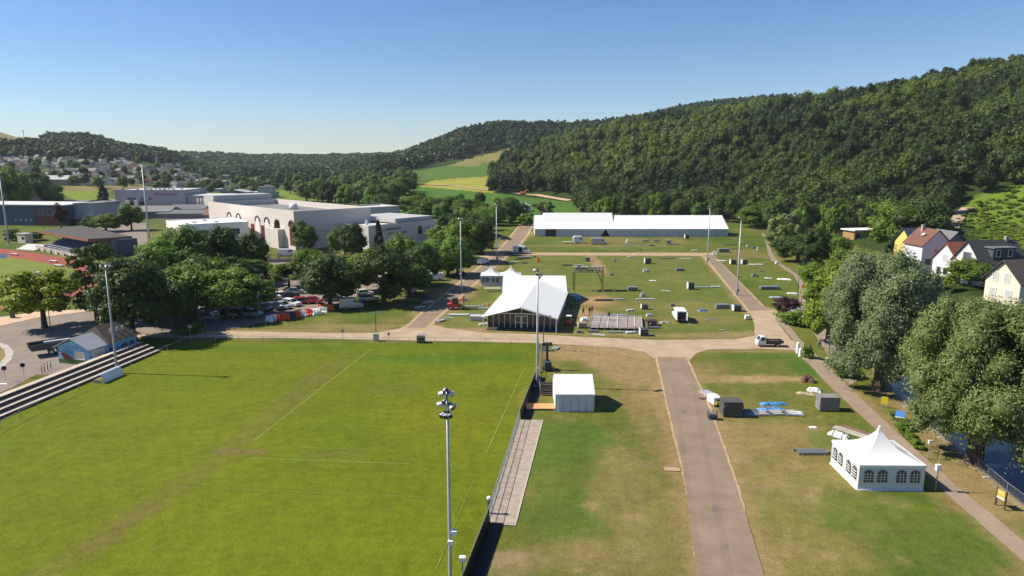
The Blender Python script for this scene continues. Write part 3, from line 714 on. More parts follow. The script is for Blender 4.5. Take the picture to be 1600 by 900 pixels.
for a in [
    (230, 490, 392, 74, 'mid', 'green tree between the big dark oval tree and the low white building'), (322, 478, 396, 84, 'mid', 'green tree in the middle of the car park clump, behind the widest one'),
    (270, 512, 436, 72, 'dark', 'dark lower tree at the car park edge, left below the widest one'), (368, 462, 398, 66, 'dark', 'dark tree in the car park clump before the hall arches'),
    (640, 462, 408, 60, 'dark', 'low dark tree right of the largest dark one, over the small silver van'), (536, 440, 400, 50, 'mid', 'green tree filling the gap left of the bright light-green one'), (715, 432, 384, 52, 'mid', 'green tree hanging over the pale canvas roll by the left road'),
    (585, 438, 392, 60, 'light', 'light-green tree behind the largest dark car park tree'),
    (70, 512, 414, 98, 'yellow', 'yellow-green spreading tree on the forecourt left of the dark cedar'),
    (152, 503, 384, 78, 'cedar', 'dark layered cedar between the yellow-green tree and the big oval tree'),
    (209, 531, 402, 112, 'dark', 'big very dark oval tree right behind the blue mural hut'),
    (250, 470, 374, 82, 'mid', 'green rounded tree before the left end of the low white building'),
    (292, 455, 352, 78, 'mid', 'tall green tree directly in front of the low white building'),
    (346, 446, 350, 62, 'dark', 'dark dense tree in front of the hall between low white building and arches'),
    (398, 430, 360, 46, 'dark', 'dark pointed tree in front of the hall\'s four narrow arches'),
    (243, 505, 412, 76, 'mid', 'green tree beside the big dark oval tree, on the car park side'),
    (302, 500, 408, 104, 'mid', 'widest bright green tree over the near end of the car park'),
    (356, 498, 412, 92, 'broad', 'spreading green tree over the parked cars, right of the widest one'),
    (402, 494, 432, 62, 'broad', 'low loose green tree at the near right edge of the car park clump'),
    (396, 440, 402, 58, 'broad', 'small flat-topped tree with bare trunk in the middle of the car park'),
    (452, 450, 408, 52, 'broad', 'small light tree with thin trunk behind the white parked cars'),
    (486, 448, 388, 54, 'light', 'bright green tree left behind the big dark tree by the white van'),
    (516, 478, 393, 86, 'dark', 'big dark round tree left of the parked silver van'),
    (562, 456, 398, 52, 'light', 'bright light-green tree touching the left of the darkest car park tree'),
    (600, 474, 381, 96, 'dark', 'largest dark round tree on the right of the car park'),
    (630, 446, 364, 56, 'mid', 'mid-green tree behind the largest dark tree, below the hall lettering'),
    (660, 452, 378, 64, 'dark', 'dark tree above the white estate car on the grass'),
    (700, 430, 366, 66, 'mid', 'green tree left of the floodlight mast beside the left road'),
    (690, 405, 350, 56, 'mid', 'green tree behind the roadside row, at the hall\'s far right end'),
    (724, 410, 344, 60, 'mid', 'green tree just behind the mast on the left road'),
    (748, 396, 332, 56, 'dark', 'dark tree between the two masts of the left road'),
    (738, 398, 366, 28, 'copper', 'reddish copper-leaved small tree between roadside green trees'),
    (762, 388, 372, 20, 'bush', 'round clipped green shrub beside the left road'),
    (748, 398, 382, 20, 'bush', 'small green shrub under the copper-leaved tree'),
    (475, 394, 345, 44, 'mid', 'round green tree on the terrace before the hall\'s large arch'),
    (437, 386, 342, 21, 'column', 'slim dark columnar tree against the hall\'s pale front'),
    (525, 402, 357, 27, 'mid', 'slender green tree at the left of the pair before the low hall wing'),
    (551, 404, 345, 50, 'dark', 'broad dark cone-shaped tree before the low hall wing'),
    (592, 396, 343, 21, 'needle', 'narrow dark conifer against the shaded hall wing'),
    (640, 335, 306, 42, 'mid', 'green tree standing behind the hall\'s far corner'),
    (672, 340, 308, 46, 'mid', 'green tree behind the hall beside the small white shed'),
    (700, 340, 305, 48, 'dark', 'dark tree at the edge of the bright green field'),
    (730, 345, 310, 48, 'mid', 'green tree at the field edge, left of the far mast'),
    (772, 352, 318, 40, 'mid', 'green tree right behind the mast at the far end of the left road'),
    (797, 348, 312, 44, 'dark', 'dark round tree at the end of the left road'),
    (822, 352, 331, 24, 'bush', 'low green shrub at the far left road end by the big tent'),
    (848, 338, 312, 34, 'poplar', 'grey-green round tree just behind the big tent\'s left end'),
    (28, 336, 262, 50, 'mid', 'tall green tree behind the square church tower'),
    (62, 322, 268, 46, 'dark', 'dark tree right of the square church tower'),
    (86, 322, 287, 36, 'mid', 'lower green tree at the right of the church tower trees'),
    (163, 320, 288, 24, 'needle', 'dark conifer left of the grey warehouse'),
    (96, 356, 318, 24, 'copper', 'slim reddish tree in front of the dark blue hall'),
    (166, 362, 334, 52, 'mid', 'wide green tree behind the brown grandstand roof'),
    (206, 360, 318, 40, 'mid', 'upright bright green tree left of the low white building'),
    (142, 360, 336, 30, 'dark', 'dark small tree between dark blue hall and grandstand roof'),
    (20, 376, 355, 26, 'bush', 'round hedge-like shrub left of the white cabin by the track'),
    (48, 376, 360, 40, 'darkbush', 'dark low hedge behind the white cabin by the track'),
    (1226, 392, 324, 60, 'poplar', 'pale grey-green tall tree beyond the curving riverside path'),
    (1246, 410, 366, 74, 'dark', 'dark wide tree beside the curving riverside path'),
    (1294, 408, 362, 62, 'mid', 'green tree left below the wooden cabin'),
    (1182, 356, 320, 62, 'mid', 'green tree right behind the big tent\'s right end'),
    (1210, 352, 312, 60, 'dark', 'dark tree between big tent and pale tall tree'),
    (1325, 432, 388, 66, 'mid', 'green tree between wooden cabin and grey willow'),
    (1272, 452, 408, 44, 'light', 'light green tree above the red-lidded bin post'),
    (1293, 534, 412, 80, 'light', 'bright green tree leaning on the left of the grey willow'),
    (1228, 492, 464, 40, 'copper', 'low purple-leaved shrub at the bend of the riverside path'),
    (1240, 506, 478, 46, 'bush', 'green shrub at the bend, below the purple-leaved one'),
    (1372, 610, 379, 176, 'bigwillow', 'huge grey-green willow on the river bank nearer the houses'),
    (1522, 722, 442, 232, 'bigwillow2', 'huge olive-green willow on the river bank behind the white pagoda tent'),
    (1512, 470, 404, 66, 'mid', 'round green garden tree between the red-roofed and the cream house', None, 3.0),
    (1478, 452, 424, 34, 'bush', 'green garden shrub below the red-roofed house gable', None, 3.0), (1545, 470, 440, 40, 'bush', 'green garden shrub left of the cream house', None, 3.0),
    (1500, 482, 452, 46, 'darkbush', 'dark garden shrub in front of the round garden tree', None, 3.0), (1452, 440, 418, 36, 'bush', 'green shrub in front of the brown-roofed house', None, 3.0),
    (1440, 392, 306, 84, 'dark', 'dark broad tree behind the brown-roofed house'),
    (1396, 392, 318, 72, 'mid', 'green broad tree above the yellow-walled house'),
    (1350, 362, 312, 66, 'dark', 'dark tree right behind the flat-roofed wooden cabin'),
    (1484, 392, 352, 40, 'dark', 'dark tree overhanging the lane behind the houses'),
    (1590, 420, 385, 40, 'mid', 'green garden tree behind the slate-roofed house with dormer'),
    (1600, 500, 452, 40, 'bush', 'green garden shrub beside the cream house', None, 3.0),
    (1262, 560, 535, 16, 'bush', 'small dark shrub between the riverside path and footpath'),
    (298, 520, 502, 36, 'bush', 'low rounded shrub at the car park entrance')]:
    tree(*a)
plant(45.9, 75.5, -.3, 2.2, 1.6, 'bush', 'small green scrub clump on the bank between the willows')
# clipped hedge row on the bank between path and river
for k, (px, py) in enumerate([(1400, 655), (1408, 668), (1416, 682), (1425, 690), (1434, 700)]):
    g = G(px, py); plant(g.x, g.y, 0, 1.7, 1.15, 'bush', 'low green shrub in the row along the river bank path', 'shrubs along the bank')
g = G(1330, 588); plant(g.x, g.y, 0, 4.6, 1.3, 'darkbush', 'flat dark hedge under the grey willow beside the footpath')

# the wooded strip between hall and fields, the valley floor beyond, the village greenery
def scatter(poly, n, seed, mind):
    g = np.random.default_rng(seed); xs = [p[0] for p in poly]; ys_ = [p[1] for p in poly]; out = []; tries = 0
    while len(out) < n and tries < n * 60:
        tries += 1
        px = g.uniform(min(xs), max(xs)); py = g.uniform(min(ys_), max(ys_))
        if not inpoly(np.array([px]), np.array([py]), poly)[0]: continue
        if any(abs(px - a) < mind and abs(py - b) < mind * .4 for a, b in out): continue
        out.append((px, py))
    return sorted(out, key=lambda p: -p[1])
for px, py in scatter([(432, 283), (660, 276), (650, 300), (625, 312), (610, 338), (520, 322), (470, 320), (436, 294)], 62, 3, 10):
    h = hit(px, py); w = random.uniform(13, 20); k = random.choice(['mid', 'mid', 'dark', 'poplar', 'edge'])
    lb = {'mid': 'green tree in the wooded strip between the hall and the fields', 'edge': 'green tree in the wooded strip between the hall and the fields', 'dark': 'dark tree in the wooded strip between the hall and the fields', 'poplar': 'grey-green tree in the wooded strip between the hall and the fields'}[k]
    plant(h.x, h.y, h.z, w, random.uniform(12, 18), k, lb, lb.split(' tree')[0] + ' trees of the wooded strip')
for px, py in scatter([(575, 326), (640, 314), (720, 318), (800, 326), (850, 336), (835, 346), (790, 352), (745, 372), (705, 385), (690, 362), (620, 345), (580, 340)], 30, 13, 12):
    h = hit(px, py); k = random.choice(['mid', 'mid', 'dark', 'edge']); lb = ('dark' if k == 'dark' else 'green') + ' tree in the thicket between the hall end and the bright field'
    plant(h.x, h.y, max(h.z, 0), random.uniform(9, 13), random.uniform(7, 10.5), k, lb, lb.split(' tree')[0] + ' trees of the thicket by the bright field')
for px, py in scatter([(1150, 345), (1200, 345), (1215, 372), (1260, 405), (1340, 362), (1420, 380), (1400, 405), (1300, 440), (1262, 430), (1200, 362)], 16, 5, 24):
    if 1300 < px < 1395 and py > 366: continue
    h = hit(px, py); plant(h.x, h.y, max(h.z, 0), random.uniform(8, 12), random.uniform(8, 12), random.choice(['mid', 'edge', 'dark']), 'green tree in the belt along the far river bank', 'trees of the far river bank belt')

# the wood on the right hillside: the nearest trees are things, the rest is one mass
HEDGE = np.array([(770, 585), (860, 540), (890, 470), (905, 390), (925, 348), (1130, 344), (1165, 335), (1200, 310), (1250, 285), (1330, 278), (1400, 268), (1460, 285), (1490, 320), (1600, 330), (1800, 330)], float)
FIELDP = [(1478, 345), (1500, 318), (1545, 300), (1625, 284), (1950, 270), (1950, 600), (1470, 600)]
def gridpts(pxr, y0f, y1f, step, seed, cond):
    g = np.random.default_rng(seed); out = []
    ymin, ymax = y0f, y1f; y = ymin
    while y < ymax:
        x0 = Xat(pxr[0], y); x1 = Xat(pxr[1], y)
        x = x0 + g.uniform(0, step)
        while x < x1:
            out.append((x + g.uniform(-.42, .42) * step, y + g.uniform(-.42, .42) * step)); x += step
        y += step * .9
    P = np.array(out); z = terr(P[:, 0], P[:, 1])
    px = 800 + FPX * P[:, 0] / (P[:, 1] * CT + (CAM_H - z) * ST); py = 450 + FPX * ((CAM_H - z) * CT - P[:, 1] * ST) / (P[:, 1] * CT + (CAM_H - z) * ST)
    k = cond(P[:, 0], P[:, 1], z, px, py)
    return np.stack([P[k, 0], P[k, 1], z[k]], -1)
def hill_ok(x, y, z, px, py):
    yr = np.interp(px, HA[:, 0], HA[:, 2])
    ok = (y > np.interp(px, HEDGE[:, 0], HEDGE[:, 1])) & (y < yr + 45) & (px > 768) & (px < 1790)
    ok &= ~inpoly(px, py, FIELDP)
    ok &= ~((px < 905) & (z < 3.0))
    return ok
HP = gridpts((760, 1800), 255, 860, 9.6, 21, hill_ok)
HP = HP[np.argsort(np.hypot(HP[:, 0], HP[:, 1]))]
HP = HP[~((HP[:, 1] < 275) & (800 + FPX * HP[:, 0] / HP[:, 1] > 1300) & (800 + FPX * HP[:, 0] / HP[:, 1] < 1390))]
NIND = 75
for k in range(NIND):
    x, y, z = HP[k]; e = random.random() < .5
    lb = 'green broadleaf tree along the lower edge of the wood on the right hillside' if e else 'dark green broadleaf tree along the lower edge of the wood on the right hillside'
    plant(x, y, z - .8, random.uniform(8.5, 12.5), random.uniform(10, 16), 'edge' if e else 'hill', lb, ('green' if e else 'dark') + ' trees at the foot of the wood')

def mass(name, P, label, m, n, leaf, wr, hr, clumps, seed, nvar=9, cat='wood', needle=0.0):
    """a far wood seen as one mass: every tree still its own crown of leaf clumps"""
    g = np.random.default_rng(seed); V = []
    for v in range(nvar):
        sh = 'cone' if v < needle * nvar else 'dome' if v % 3 else 'round'
        V.append(crown_np(sh, n, leaf, seed * 50 + v, clumps))
    Q, T, CV, CF, CTn = [], [], [], [], []; o = 0
    for x, y, z in P:
        if g.random() < .06: continue
        q, t, cv, cf = V[g.integers(nvar)]
        k_ = g.beta(1.6, 2.2); w = wr[0] + (wr[1] - wr[0]) * k_; h = hr[0] + (hr[1] - hr[0]) * np.clip(.55 * k_ + .45 * g.random() + .5 * (vnoise(np.array([x / 34]), np.array([y / 34]), 77)[0] - .5), 0, 1.1); a = g.uniform(0, 6.28); c, s = math.cos(a), math.sin(a)
        M = np.array([[c * w, s * w, 0], [-s * w, c * w, 0], [0, 0, h]]); T0 = np.array([x, y, z - .12 * h])
        Q.append(q @ M + T0); dt = g.normal(0, .22) + 2.0 * (vnoise(np.array([x / 55]), np.array([y / 55]), 91)[0] - .5); T.append(np.clip(t + dt, 0, 1)); CV.append(cv @ M + T0); CF.append(cf + o); o += len(cv); CTn.append(np.full(len(cf), max(.25 + dt * .6, 0)))
    me = np_mesh(name, np.concatenate(Q), np.concatenate(T), np.concatenate(CV), np.concatenate(CF), m, np.concatenate(CTn))
    ob = bpy.data.objects.new(name, me); COL.objects.link(ob)
    return tag(ob, label, cat, kind='stuff')
REST = HP[NIND:]
mass("hillside_wood", REST[REST[:, 1] < 520], 'dense green broadleaf wood covering the right hillside', MATS['leaf_hill'], 760, .042, (9, 21), (11, 24), 12, 3)
mass("upper_hillside_wood", REST[REST[:, 1] >= 520], 'upper part of the dense wood below the right ridge', MATS['leaf_hill'], 420, .054, (9, 20), (11, 24), 11, 4)
FIELDS2 = [[(640, 300), (655, 262), (735, 246), (800, 228), (800, 310), (640, 310)]]
def far_ok(x, y, z, px, py):
    ok = (px > 430) & (px < 1460) & (y < 1500)
    for f in FIELDS2: ok &= ~inpoly(px, py, f)
    ok &= ~((px > 1000) & (y < 1100))
    return ok
FP = gridpts((430, 1460), 880, 1490, 14.5, 22, far_ok)
mass("far_ridge_wood", FP, 'distant wood on the ridge behind the bright fields', MATS['leaf_far'], 60, .15, (14, 20), (15, 22), 8, 5, needle=.2)
def clear_town(px, py): return ~(inpoly(px, py, [(-300, 262), (150, 246), (280, 262), (470, 275), (470, 330), (-300, 330)]))
DP = gridpts((-420, 480), 640, 1560, 17, 23, lambda x, y, z, px, py: (py < 262) & clear_town(px, py) & ~inpoly(px, py, [(-200, 190), (60, 200), (80, 213), (55, 226), (-200, 234)]) & ~inpoly(px, py, [(195, 238), (300, 237), (300, 243), (200, 243)]) & ~((px > 240) & (y < 900)))
mass("left_hill_wood", DP, 'distant wood on the hill above the town at the left', MATS['leaf_far'], 60, .15, (15, 22), (12, 18), 8, 6)
CP = gridpts((150, 760), 1250, 2600, 26, 24, lambda x, y, z, px, py: (px > 150) & (px < 740))
mass("valley_end_wood", CP, 'hazy far woods closing the end of the valley', MATS['leaf_far'], 34, .22, (24, 34), (16, 24), 6, 7)
VP = gridpts((250, 660), 560, 1250, 19, 25, lambda x, y, z, px, py: (px > 380 - (y - 560) * .15) & (px < 650) & (py < 284) & (fbm(x, y, 70, 41) > .40))
mass("valley_floor_wood", VP, 'dark wood on the valley floor behind the wooded strip', MATS['leaf_far'], 80, .13, (13, 19), (12, 18), 8, 8)

# trees between the houses of the town, and rough shrubs on the slope behind the right-bank houses
random.seed(41)
for px, py in scatter([(-10, 254), (150, 252), (290, 262), (420, 268), (440, 292), (300, 300), (150, 294), (-10, 290)], 70, 9, 10):
    h = hit(px, py, 330); plant(h.x, h.y, h.z - .3, random.uniform(8, 15), random.uniform(8, 14), random.choice(['mid', 'dark', 'edge', 'hill']), 'far green tree between the houses of the town', 'trees between the town houses')
for px, py in scatter([(235, 284), (420, 282), (440, 300), (350, 306), (300, 300), (240, 298)], 30, 19, 8):
    h = hit(px, py, 330); plant(h.x, h.y, h.z - .3, random.uniform(9, 15), random.uniform(7, 12), random.choice(['mid', 'dark', 'edge']), 'far tree on the valley floor behind the grey warehouse', 'trees behind the grey warehouse')
SP = gridpts((1490, 1800), 195, 420, 3.0, 27, lambda x, y, z, px, py: inpoly(px, py, [(1496, 345), (1520, 322), (1560, 300), (1640, 285), (1800, 285), (1800, 420), (1590, 392), (1530, 376)]) & (fbm(x, y, 16, 61) > .15))
_j = np.random.default_rng(3).normal(0, 1.6, (len(SP), 2)); SP[:, :2] += _j; SP[:, 2] = terr(SP[:, 0], SP[:, 1])
mass("slope_scrub", SP, 'light green scrub on the steep slope behind the houses', MATS['leaf_light'], 110, .10, (2.6, 5.6), (.8, 2.2), 7, 9)

# ------------------------------------------------------------------ buildings
M_bwhite = mat("white_render", (0.74, 0.70, 0.66), 0.8, 0.06, 0.5)
M_hall = mat("pale_hall_cladding", (0.62, 0.55, 0.50), 0.7, 0.06, 0.4)
M_roofpale = mat("pale_flat_roof", (0.60, 0.58, 0.55), 0.85, 0.10, 0.25)
M_roofgrey = mat("grey_flat_roof", (0.20, 0.20, 0.20), 0.85, 0.2, 0.2)
M_clad = mat("grey_cladding", (0.34, 0.345, 0.37), 0.6, 0.06, 0.5)
M_clad2 = mat("light_grey_cladding", (0.46, 0.445, 0.43), 0.6, 0.06, 0.5)
M_winred = mat("dark_red_glazing", (0.15, 0.022, 0.025), 0.3, 0.2, 1)
M_arch = mat("dark_brown_arch_trim", (0.11, 0.055, 0.045), 0.6, 0.1, 1)
M_stone = mat("grey_stone", (0.33, 0.30, 0.26), 0.9, 0.25, 0.9, bump=0.3)
M_stone2 = mat("sandy_stone", (0.42, 0.34, 0.25), 0.9, 0.2, 0.9, bump=0.2)
M_brownroof = mat("dark_brown_shingles", (0.075, 0.058, 0.048), 0.9, 0.25, 2.5, bump=0.3)
M_redroof = mat("red_clay_tiles", (0.30, 0.10, 0.06), 0.85, 0.25, 3, bump=0.3)
M_brntile = mat("brown_tiles", (0.16, 0.075, 0.055), 0.85, 0.25, 3, bump=0.3)
M_slate = mat("dark_slate", (0.055, 0.055, 0.060), 0.7, 0.25, 3, bump=0.3)
M_slate2 = mat("grey_slate", (0.15, 0.15, 0.155), 0.75, 0.2, 2)
M_cream = mat("cream_render", (0.68, 0.60, 0.47), 0.85, 0.06, 0.8)
M_ywall = mat("yellow_render", (0.72, 0.52, 0.14), 0.85, 0.06, 0.8)
M_greywall = mat("grey_render", (0.20, 0.20, 0.205), 0.85, 0.1, 0.8)
M_bluewall = mat("dark_blue_cladding", (0.075, 0.095, 0.14), 0.6, 0.12, 0.5)
M_redwall = mat("dark_red_cladding", (0.16, 0.05, 0.04), 0.6, 0.2, 0.5)
M_rustroof = mat("rusty_red_fascia", (0.25, 0.10, 0.07), 0.7, 0.2, 1)
M_seatblue = mat("dark_blue_seating", (0.03, 0.06, 0.16), 0.5, 0.3, 3)
M_redtext = mat("red_lettering", (0.45, 0.03, 0.06), 0.5, 0.05, 1)
M_blacktext = mat("black_lettering", (0.015, 0.015, 0.018), 0.5, 0.05, 1)

def text(s_, name, parent, m, size, loc, rot, shear=0.0, depth=0.05, xscale=1.0):
    cu = bpy.data.curves.new(name, 'FONT'); cu.body = s_; cu.size = size; cu.extrude = depth; cu.shear = shear; cu.materials.append(m)
    tmp = bpy.data.objects.new(name, cu); COL.objects.link(tmp); me_ = bpy.data.meshes.new_from_object(tmp); bpy.data.objects.remove(tmp)
    o = bpy.data.objects.new(name, me_); COL.objects.link(o); o.parent = parent; o.location = loc; o.rotation_euler = rot; o.scale = (xscale, 1, 1)
    KIDS.setdefault(parent.name, []).append(o)
    return o
RX = R(90)
def wallbox(lb, la, z0, z1, par=0.5, th=0.35):
    """flat-roofed walls with a parapet; x = 0..lb, y = 0..la"""
    w = MB()
    w.box(lb / 2, th / 2, z0, lb, th, z1 - z0); w.box(lb / 2, la - th / 2, z0, lb, th, z1 - z0)
    w.box(th / 2, la / 2, z0, th, la - 2 * th, z1 - z0); w.box(lb - th / 2, la / 2, z0, th, la - 2 * th, z1 - z0)
    r = MB(); r.box(lb / 2, la / 2, z1 - par - .3, lb - 2 * th - .01, la - 2 * th - .01, .3)
    return w, r
def corner(px, py, z=0): g = G(px, py, z); return (g.x, g.y, z)
def win(t, x0, x1, z0, z1, y, m=M_glass, name='window', frame=None, axis='x', out=-1, mull=0):
    """a window set in a wall; axis x: wall along x at y; axis y: wall along y at x = y"""
    b = MB(); cx, w = (x0 + x1) / 2, abs(x1 - x0)
    if axis == 'x': b.box(cx, y + out * .03, z0, w, .08, z1 - z0)
    else: b.box(y + out * .03, cx, z0, .08, w, z1 - z0)
    o = b.build(name, m, t)
    if frame:
        f = MB(); e = .12
        for (a, c, p, q) in [(x0 - e, x0, z0, z1), (x1, x1 + e, z0, z1), (x0 - e, x1 + e, z1, z1 + e), (x0 - e, x1 + e, z0 - e, z0)] + [(x0 + w * (k + 1) / (mull + 1) - .04, x0 + w * (k + 1) / (mull + 1) + .04, z0, z1) for k in range(mull)]:
            if axis == 'x': f.box((a + c) / 2, y + out * .06, p, c - a, .12, q - p)
            else: f.box(y + out * .06, (a + c) / 2, p, .12, c - a, q - p)
        f.build('frame', frame, o)
    return o

# --- the sports hall with arches
A0 = corner(462, 391); ANG = R(44)
t = thing('sports_hall', 'big pale hall with a row of dark arches and a sunken flat roof', 'hall', A0, ANG)
w, r = wallbox(31, 78, 0, 13.6, 2.2, .8); w.build('wall', M_hall, t); r.build('roof', M_roofgrey, t)
def archwin(t, y, wd, z0, zs, trim=True, red=True, fill=M_bwhite):
    b = MB(); n = 10
    pts = [(-.12, y - wd / 2, z0), (-.12, y - wd / 2, zs)] + [(-.12, y - wd / 2 * math.cos(math.pi * k / n), zs + wd / 2 * math.sin(math.pi * k / n)) for k in range(1, n)] + [(-.12, y + wd / 2, zs), (-.12, y + wd / 2, z0)]
    b.plate(pts, .1); o = b.build('arch_panel', fill, t)
    f = MB(); e = .55
    for k in range(n):
        a0, a1 = math.pi * k / n, math.pi * (k + 1) / n
        q = [(-.3, y - (wd / 2 + rr) * math.cos(a), zs + (wd / 2 + rr) * math.sin(a)) for rr, a in ((0, a0), (e, a0), (e, a1), (0, a1))]
        f.plate(q, .28)
    f.build('arch_trim', M_arch, o)
for y in (56, 47, 29.5, 21.5): archwin(t, y, 3.2, 2.5, 8.3)
for y in (60.0, 51.5, 43.2, 34.3, 25.5, 17): win(t, y - 1.5, y + 1.5, 1.5, 7.0, 0, M_winred, 'red_window', None, 'y')
archwin(t, 1.9, 3.4, 1.5, 8.2, fill=M_winred)
b = MB(); b.box(-3.5, 51, 0, 7, 13, 4.2); b.build('red_porch', M_winred, t)
b = MB(); b.box(-1.2, 13, 0, 2.4, 10, 6.9); b.build('low_front_block', M_hall, t)
b = MB(); b.box(15.5, 84, 11.4, 26, 11, 4.6); b.build('raised_roof_block', M_clad2, t)
b = MB(); b.lathe([(1.7, 11.4), (1.7, 12.6), (1.3, 13.4), (.4, 13.9)], 12, (20, 40, 0)); b.build('roof_dome', M_bwhite, t, smooth=True)
b = MB(); b.box(15.5, -.12, 5.8, 29, .24, .5); b.build('cornice', M_clad2, t)
A1 = corner(577, 390)
t = thing('low_hall_wing', 'low pale hall wing with black lettering on its shaded end wall', 'hall', A1, R(52))
w, r = wallbox(33, 26, 0, 8.4, .5, .4); w.build('wall', M_hall, t); r.build('roof', M_roofpale, t)
b = MB(); b.box(23, 13, 8.4, 19, 24, 1.5); b.build('upper_roof_block', M_clad2, t)
text("HALL OMNISPORTS", 'lettering', t, M_blacktext, 1.25, (4.2, -.06, 6.0), (RX, 0, 0)); text("CENTRE SPORTIF", 'lettering', t, M_blacktext, 1.25, (8.6, -.06, 4.4), (RX, 0, 0))
win(t, 24.0, 26.0, 3.4, 6.6, 0, M_glass, 'tall_window')
win(t, 16, 18.2, 2.8, 7.6, 0, M_winred, 'red_window', None, 'y')
for x, y, s_ in ((4, 17, 1.6), (10, 21, 1.2), (6, 8, .8)):
    b = MB(); b.box(x, y, 7.9, s_, s_, 1.5); b.box(x, y, 9.4, s_ * 1.3, s_ * .5, .3); b.build('roof_vent', M_alu, t)
b = MB(); b.box(31.5, -3, 0, 7, 6, 5.6); b.build('end_porch', M_clad2, t)
t = thing('long_hall_block', 'long pale flat-roofed hall block behind the low lettered wing', 'hall', corner(478, 372), R(40))
w, r = wallbox(44, 17, 0, 11.2, .6, .4); w.build('wall', M_clad2, t); r.build('roof', M_roofpale, t)
b = MB(); b.box(22, -.1, 3.9, 44.2, .2, .5); b.build('cornice', M_arch, t)
t = thing('stone_terrace_wall', 'sandy stone retaining wall with railing panels before the hall', 'wall', corner(420, 410), R(14))
b = MB(); b.box(0, 0, 0, 1.0, .5, 2.9)
for k in range(5): b.box(3 + k * 4.2, 0, 0, .9, .5, 2.9)
b.build('pier', M_stone2, t)
b = MB(); b.box(10, .1, 0, 20, .3, 1.1); b.build('base_wall', M_stone2, t)
b = MB()
for k in range(70): b.box(.6 + k * .28, .1, 1.1, .07, .07, 1.5)
b.build('railing', mat("ochre_timber", (0.40, 0.27, 0.10), 0.8, 0.2, 2), t)
# --- the low white building
t = thing('low_white_building', 'low white flat-roofed building with a dark window band', 'building', corner(283, 388), R(37))
w, r = wallbox(24, 23, 0, 8.4, .25, .35); w.build('wall', mat("bright_white_wall", (0.80, 0.78, 0.75), .7, .04, .5), t); r.build('roof', mat("bright_white_roof", (0.82, 0.81, 0.78), .7, .05, .3), t)
for y in (2.6, 7.2, 11.6, 16.2, 20.4): win(t, y - 1.9, y + 1.7, 3.9, 6.0, 0, M_glass, 'window', M_bwhite, 'y', mull=2)
for x in (3.2, 8.0, 13.2, 18.6): win(t, x - 2, x + 2, 3.9, 6.0, 0, M_glass, 'window', M_bwhite, mull=2)
for x, y in ((7, 9), (14, 6), (12, 15)):
    b = MB(); b.box(x, y, 8.15, 1.6, 1.2, .45); b.build('roof_light', M_alu, t)
# --- grey warehouse with red script
Y0 = 478
x0, x1 = Xat(181, Y0), Xat(289, Y0)
t = thing('grey_warehouse', 'long grey warehouse with red script lettering', 'warehouse', (x0, Y0, 0), R(2))
L = x1 - x0
w, r = wallbox(L, 38, 0, 10.8, .4, .4); w.build('wall', M_clad, t); r.build('roof', M_roofpale, t)
LL = Xat(343, Y0) - x1
b = MB(); b.box(L + LL / 2 + .2, 16, 0, LL, 28, 6.4); b.build('low_wing', M_clad, t)
b = MB(); b.box(L + LL / 2 + .2, 16, 6.4, LL + .6, 28.6, .4); b.build('wing_roof', M_roofpale, t)
text("Maison Landbeck", 'lettering', t, M_redtext, 2.35, (L * .55, -.12, 7.0), (RX, 0, 0), 0.35, xscale=.98)
for x in (9.2, 11.2, 13.2, 18.2, 23.8): win(t, x - .8, x + .8, 4.0, 5.3, 0)
for x in (9, 15): b = MB(); b.box(x, -1.2, 0, 2.2, 2.2, 3.6); b.build('dock_shelter', M_bwhite, t)
for x in (11.7, 18.5): win(t, x - 1.6, x + 1.6, 0, 3.0, 0, M_darksteel, 'dock_door')
for k in range(3): b = MB(); b.lathe([(.75, 0), (.75, 4.3), (.2, 4.9)], 10, (L + 9.5 + k * 2.3, -2.5, 0)); b.build('silo', M_bwhite, t, smooth=True)
for k in range(9): b = MB(); b.box(12 + k * 3.1 + .8 * (k % 3), 8 + (k % 3) * 5, 10.2, 1.6, 1.6, 1.4); b.build('roof_vent', M_alu, t)
# --- mid grey sheds between warehouse and white building
def shed(px0, px1, pyb, pyt, d, name, label, wm_, rm, rz=0.0, slope=1.2):
    g = G(px0, pyb); L = Xat(px1, g.y) - g.x; h = Zat(pyt, g.y)
    t = thing(name, label, 'shed', (g.x, g.y, 0), rz)
    w = MB(); w.box(L / 2, d / 2, 0, L, d, h); w.build('wall', wm_, t)
    r = MB(); r.add([(-.4, -.4, h + .02), (L + .4, -.4, h + .02), (L + .4, d / 2, h + slope), (-.4, d / 2, h + slope), (L + .4, d + .4, h + .02), (-.4, d + .4, h + .02)], [(0, 1, 2, 3), (3, 2, 4, 5), (0, 3, 5), (1, 4, 2), (0, 5, 4, 1)]); r.build('roof', rm, t)
    return t
shed(246, 322, 342, 334, 14, 'long_shed', 'long low shed with grey ribbed roof behind the low white building', M_greywall, M_slate2, R(3), 1.6)
shed(262, 318, 336, 327, 18, 'grey_shed', 'grey-roofed shed before the grey warehouse loading side', M_clad, M_slate2, R(4), 2.2)
shed(205, 262, 342, 331, 20, 'tar_roofed_shed', 'low shed with sloping tar roof left of the grey sheds', M_greywall, M_roofgrey, R(10), 2.0)
shed(318, 341, 343, 336, 14, 'pink_roofed_shed', 'small shed with faded red roof beside the big hall', M_greywall, M_rustroof, R(6), 3.0)
shed(140, 226, 334, 326, 16, 'flat_white_edged_shed', 'long low shed with a bright white roof edge', M_clad2, M_roofpale, R(-2), .4)
shed(110, 142, 352, 341, 9, 'glazed_pavilion', 'small dark glazed pavilion right of the dark blue hall', M_glass, M_roofpale, R(-4), .3)
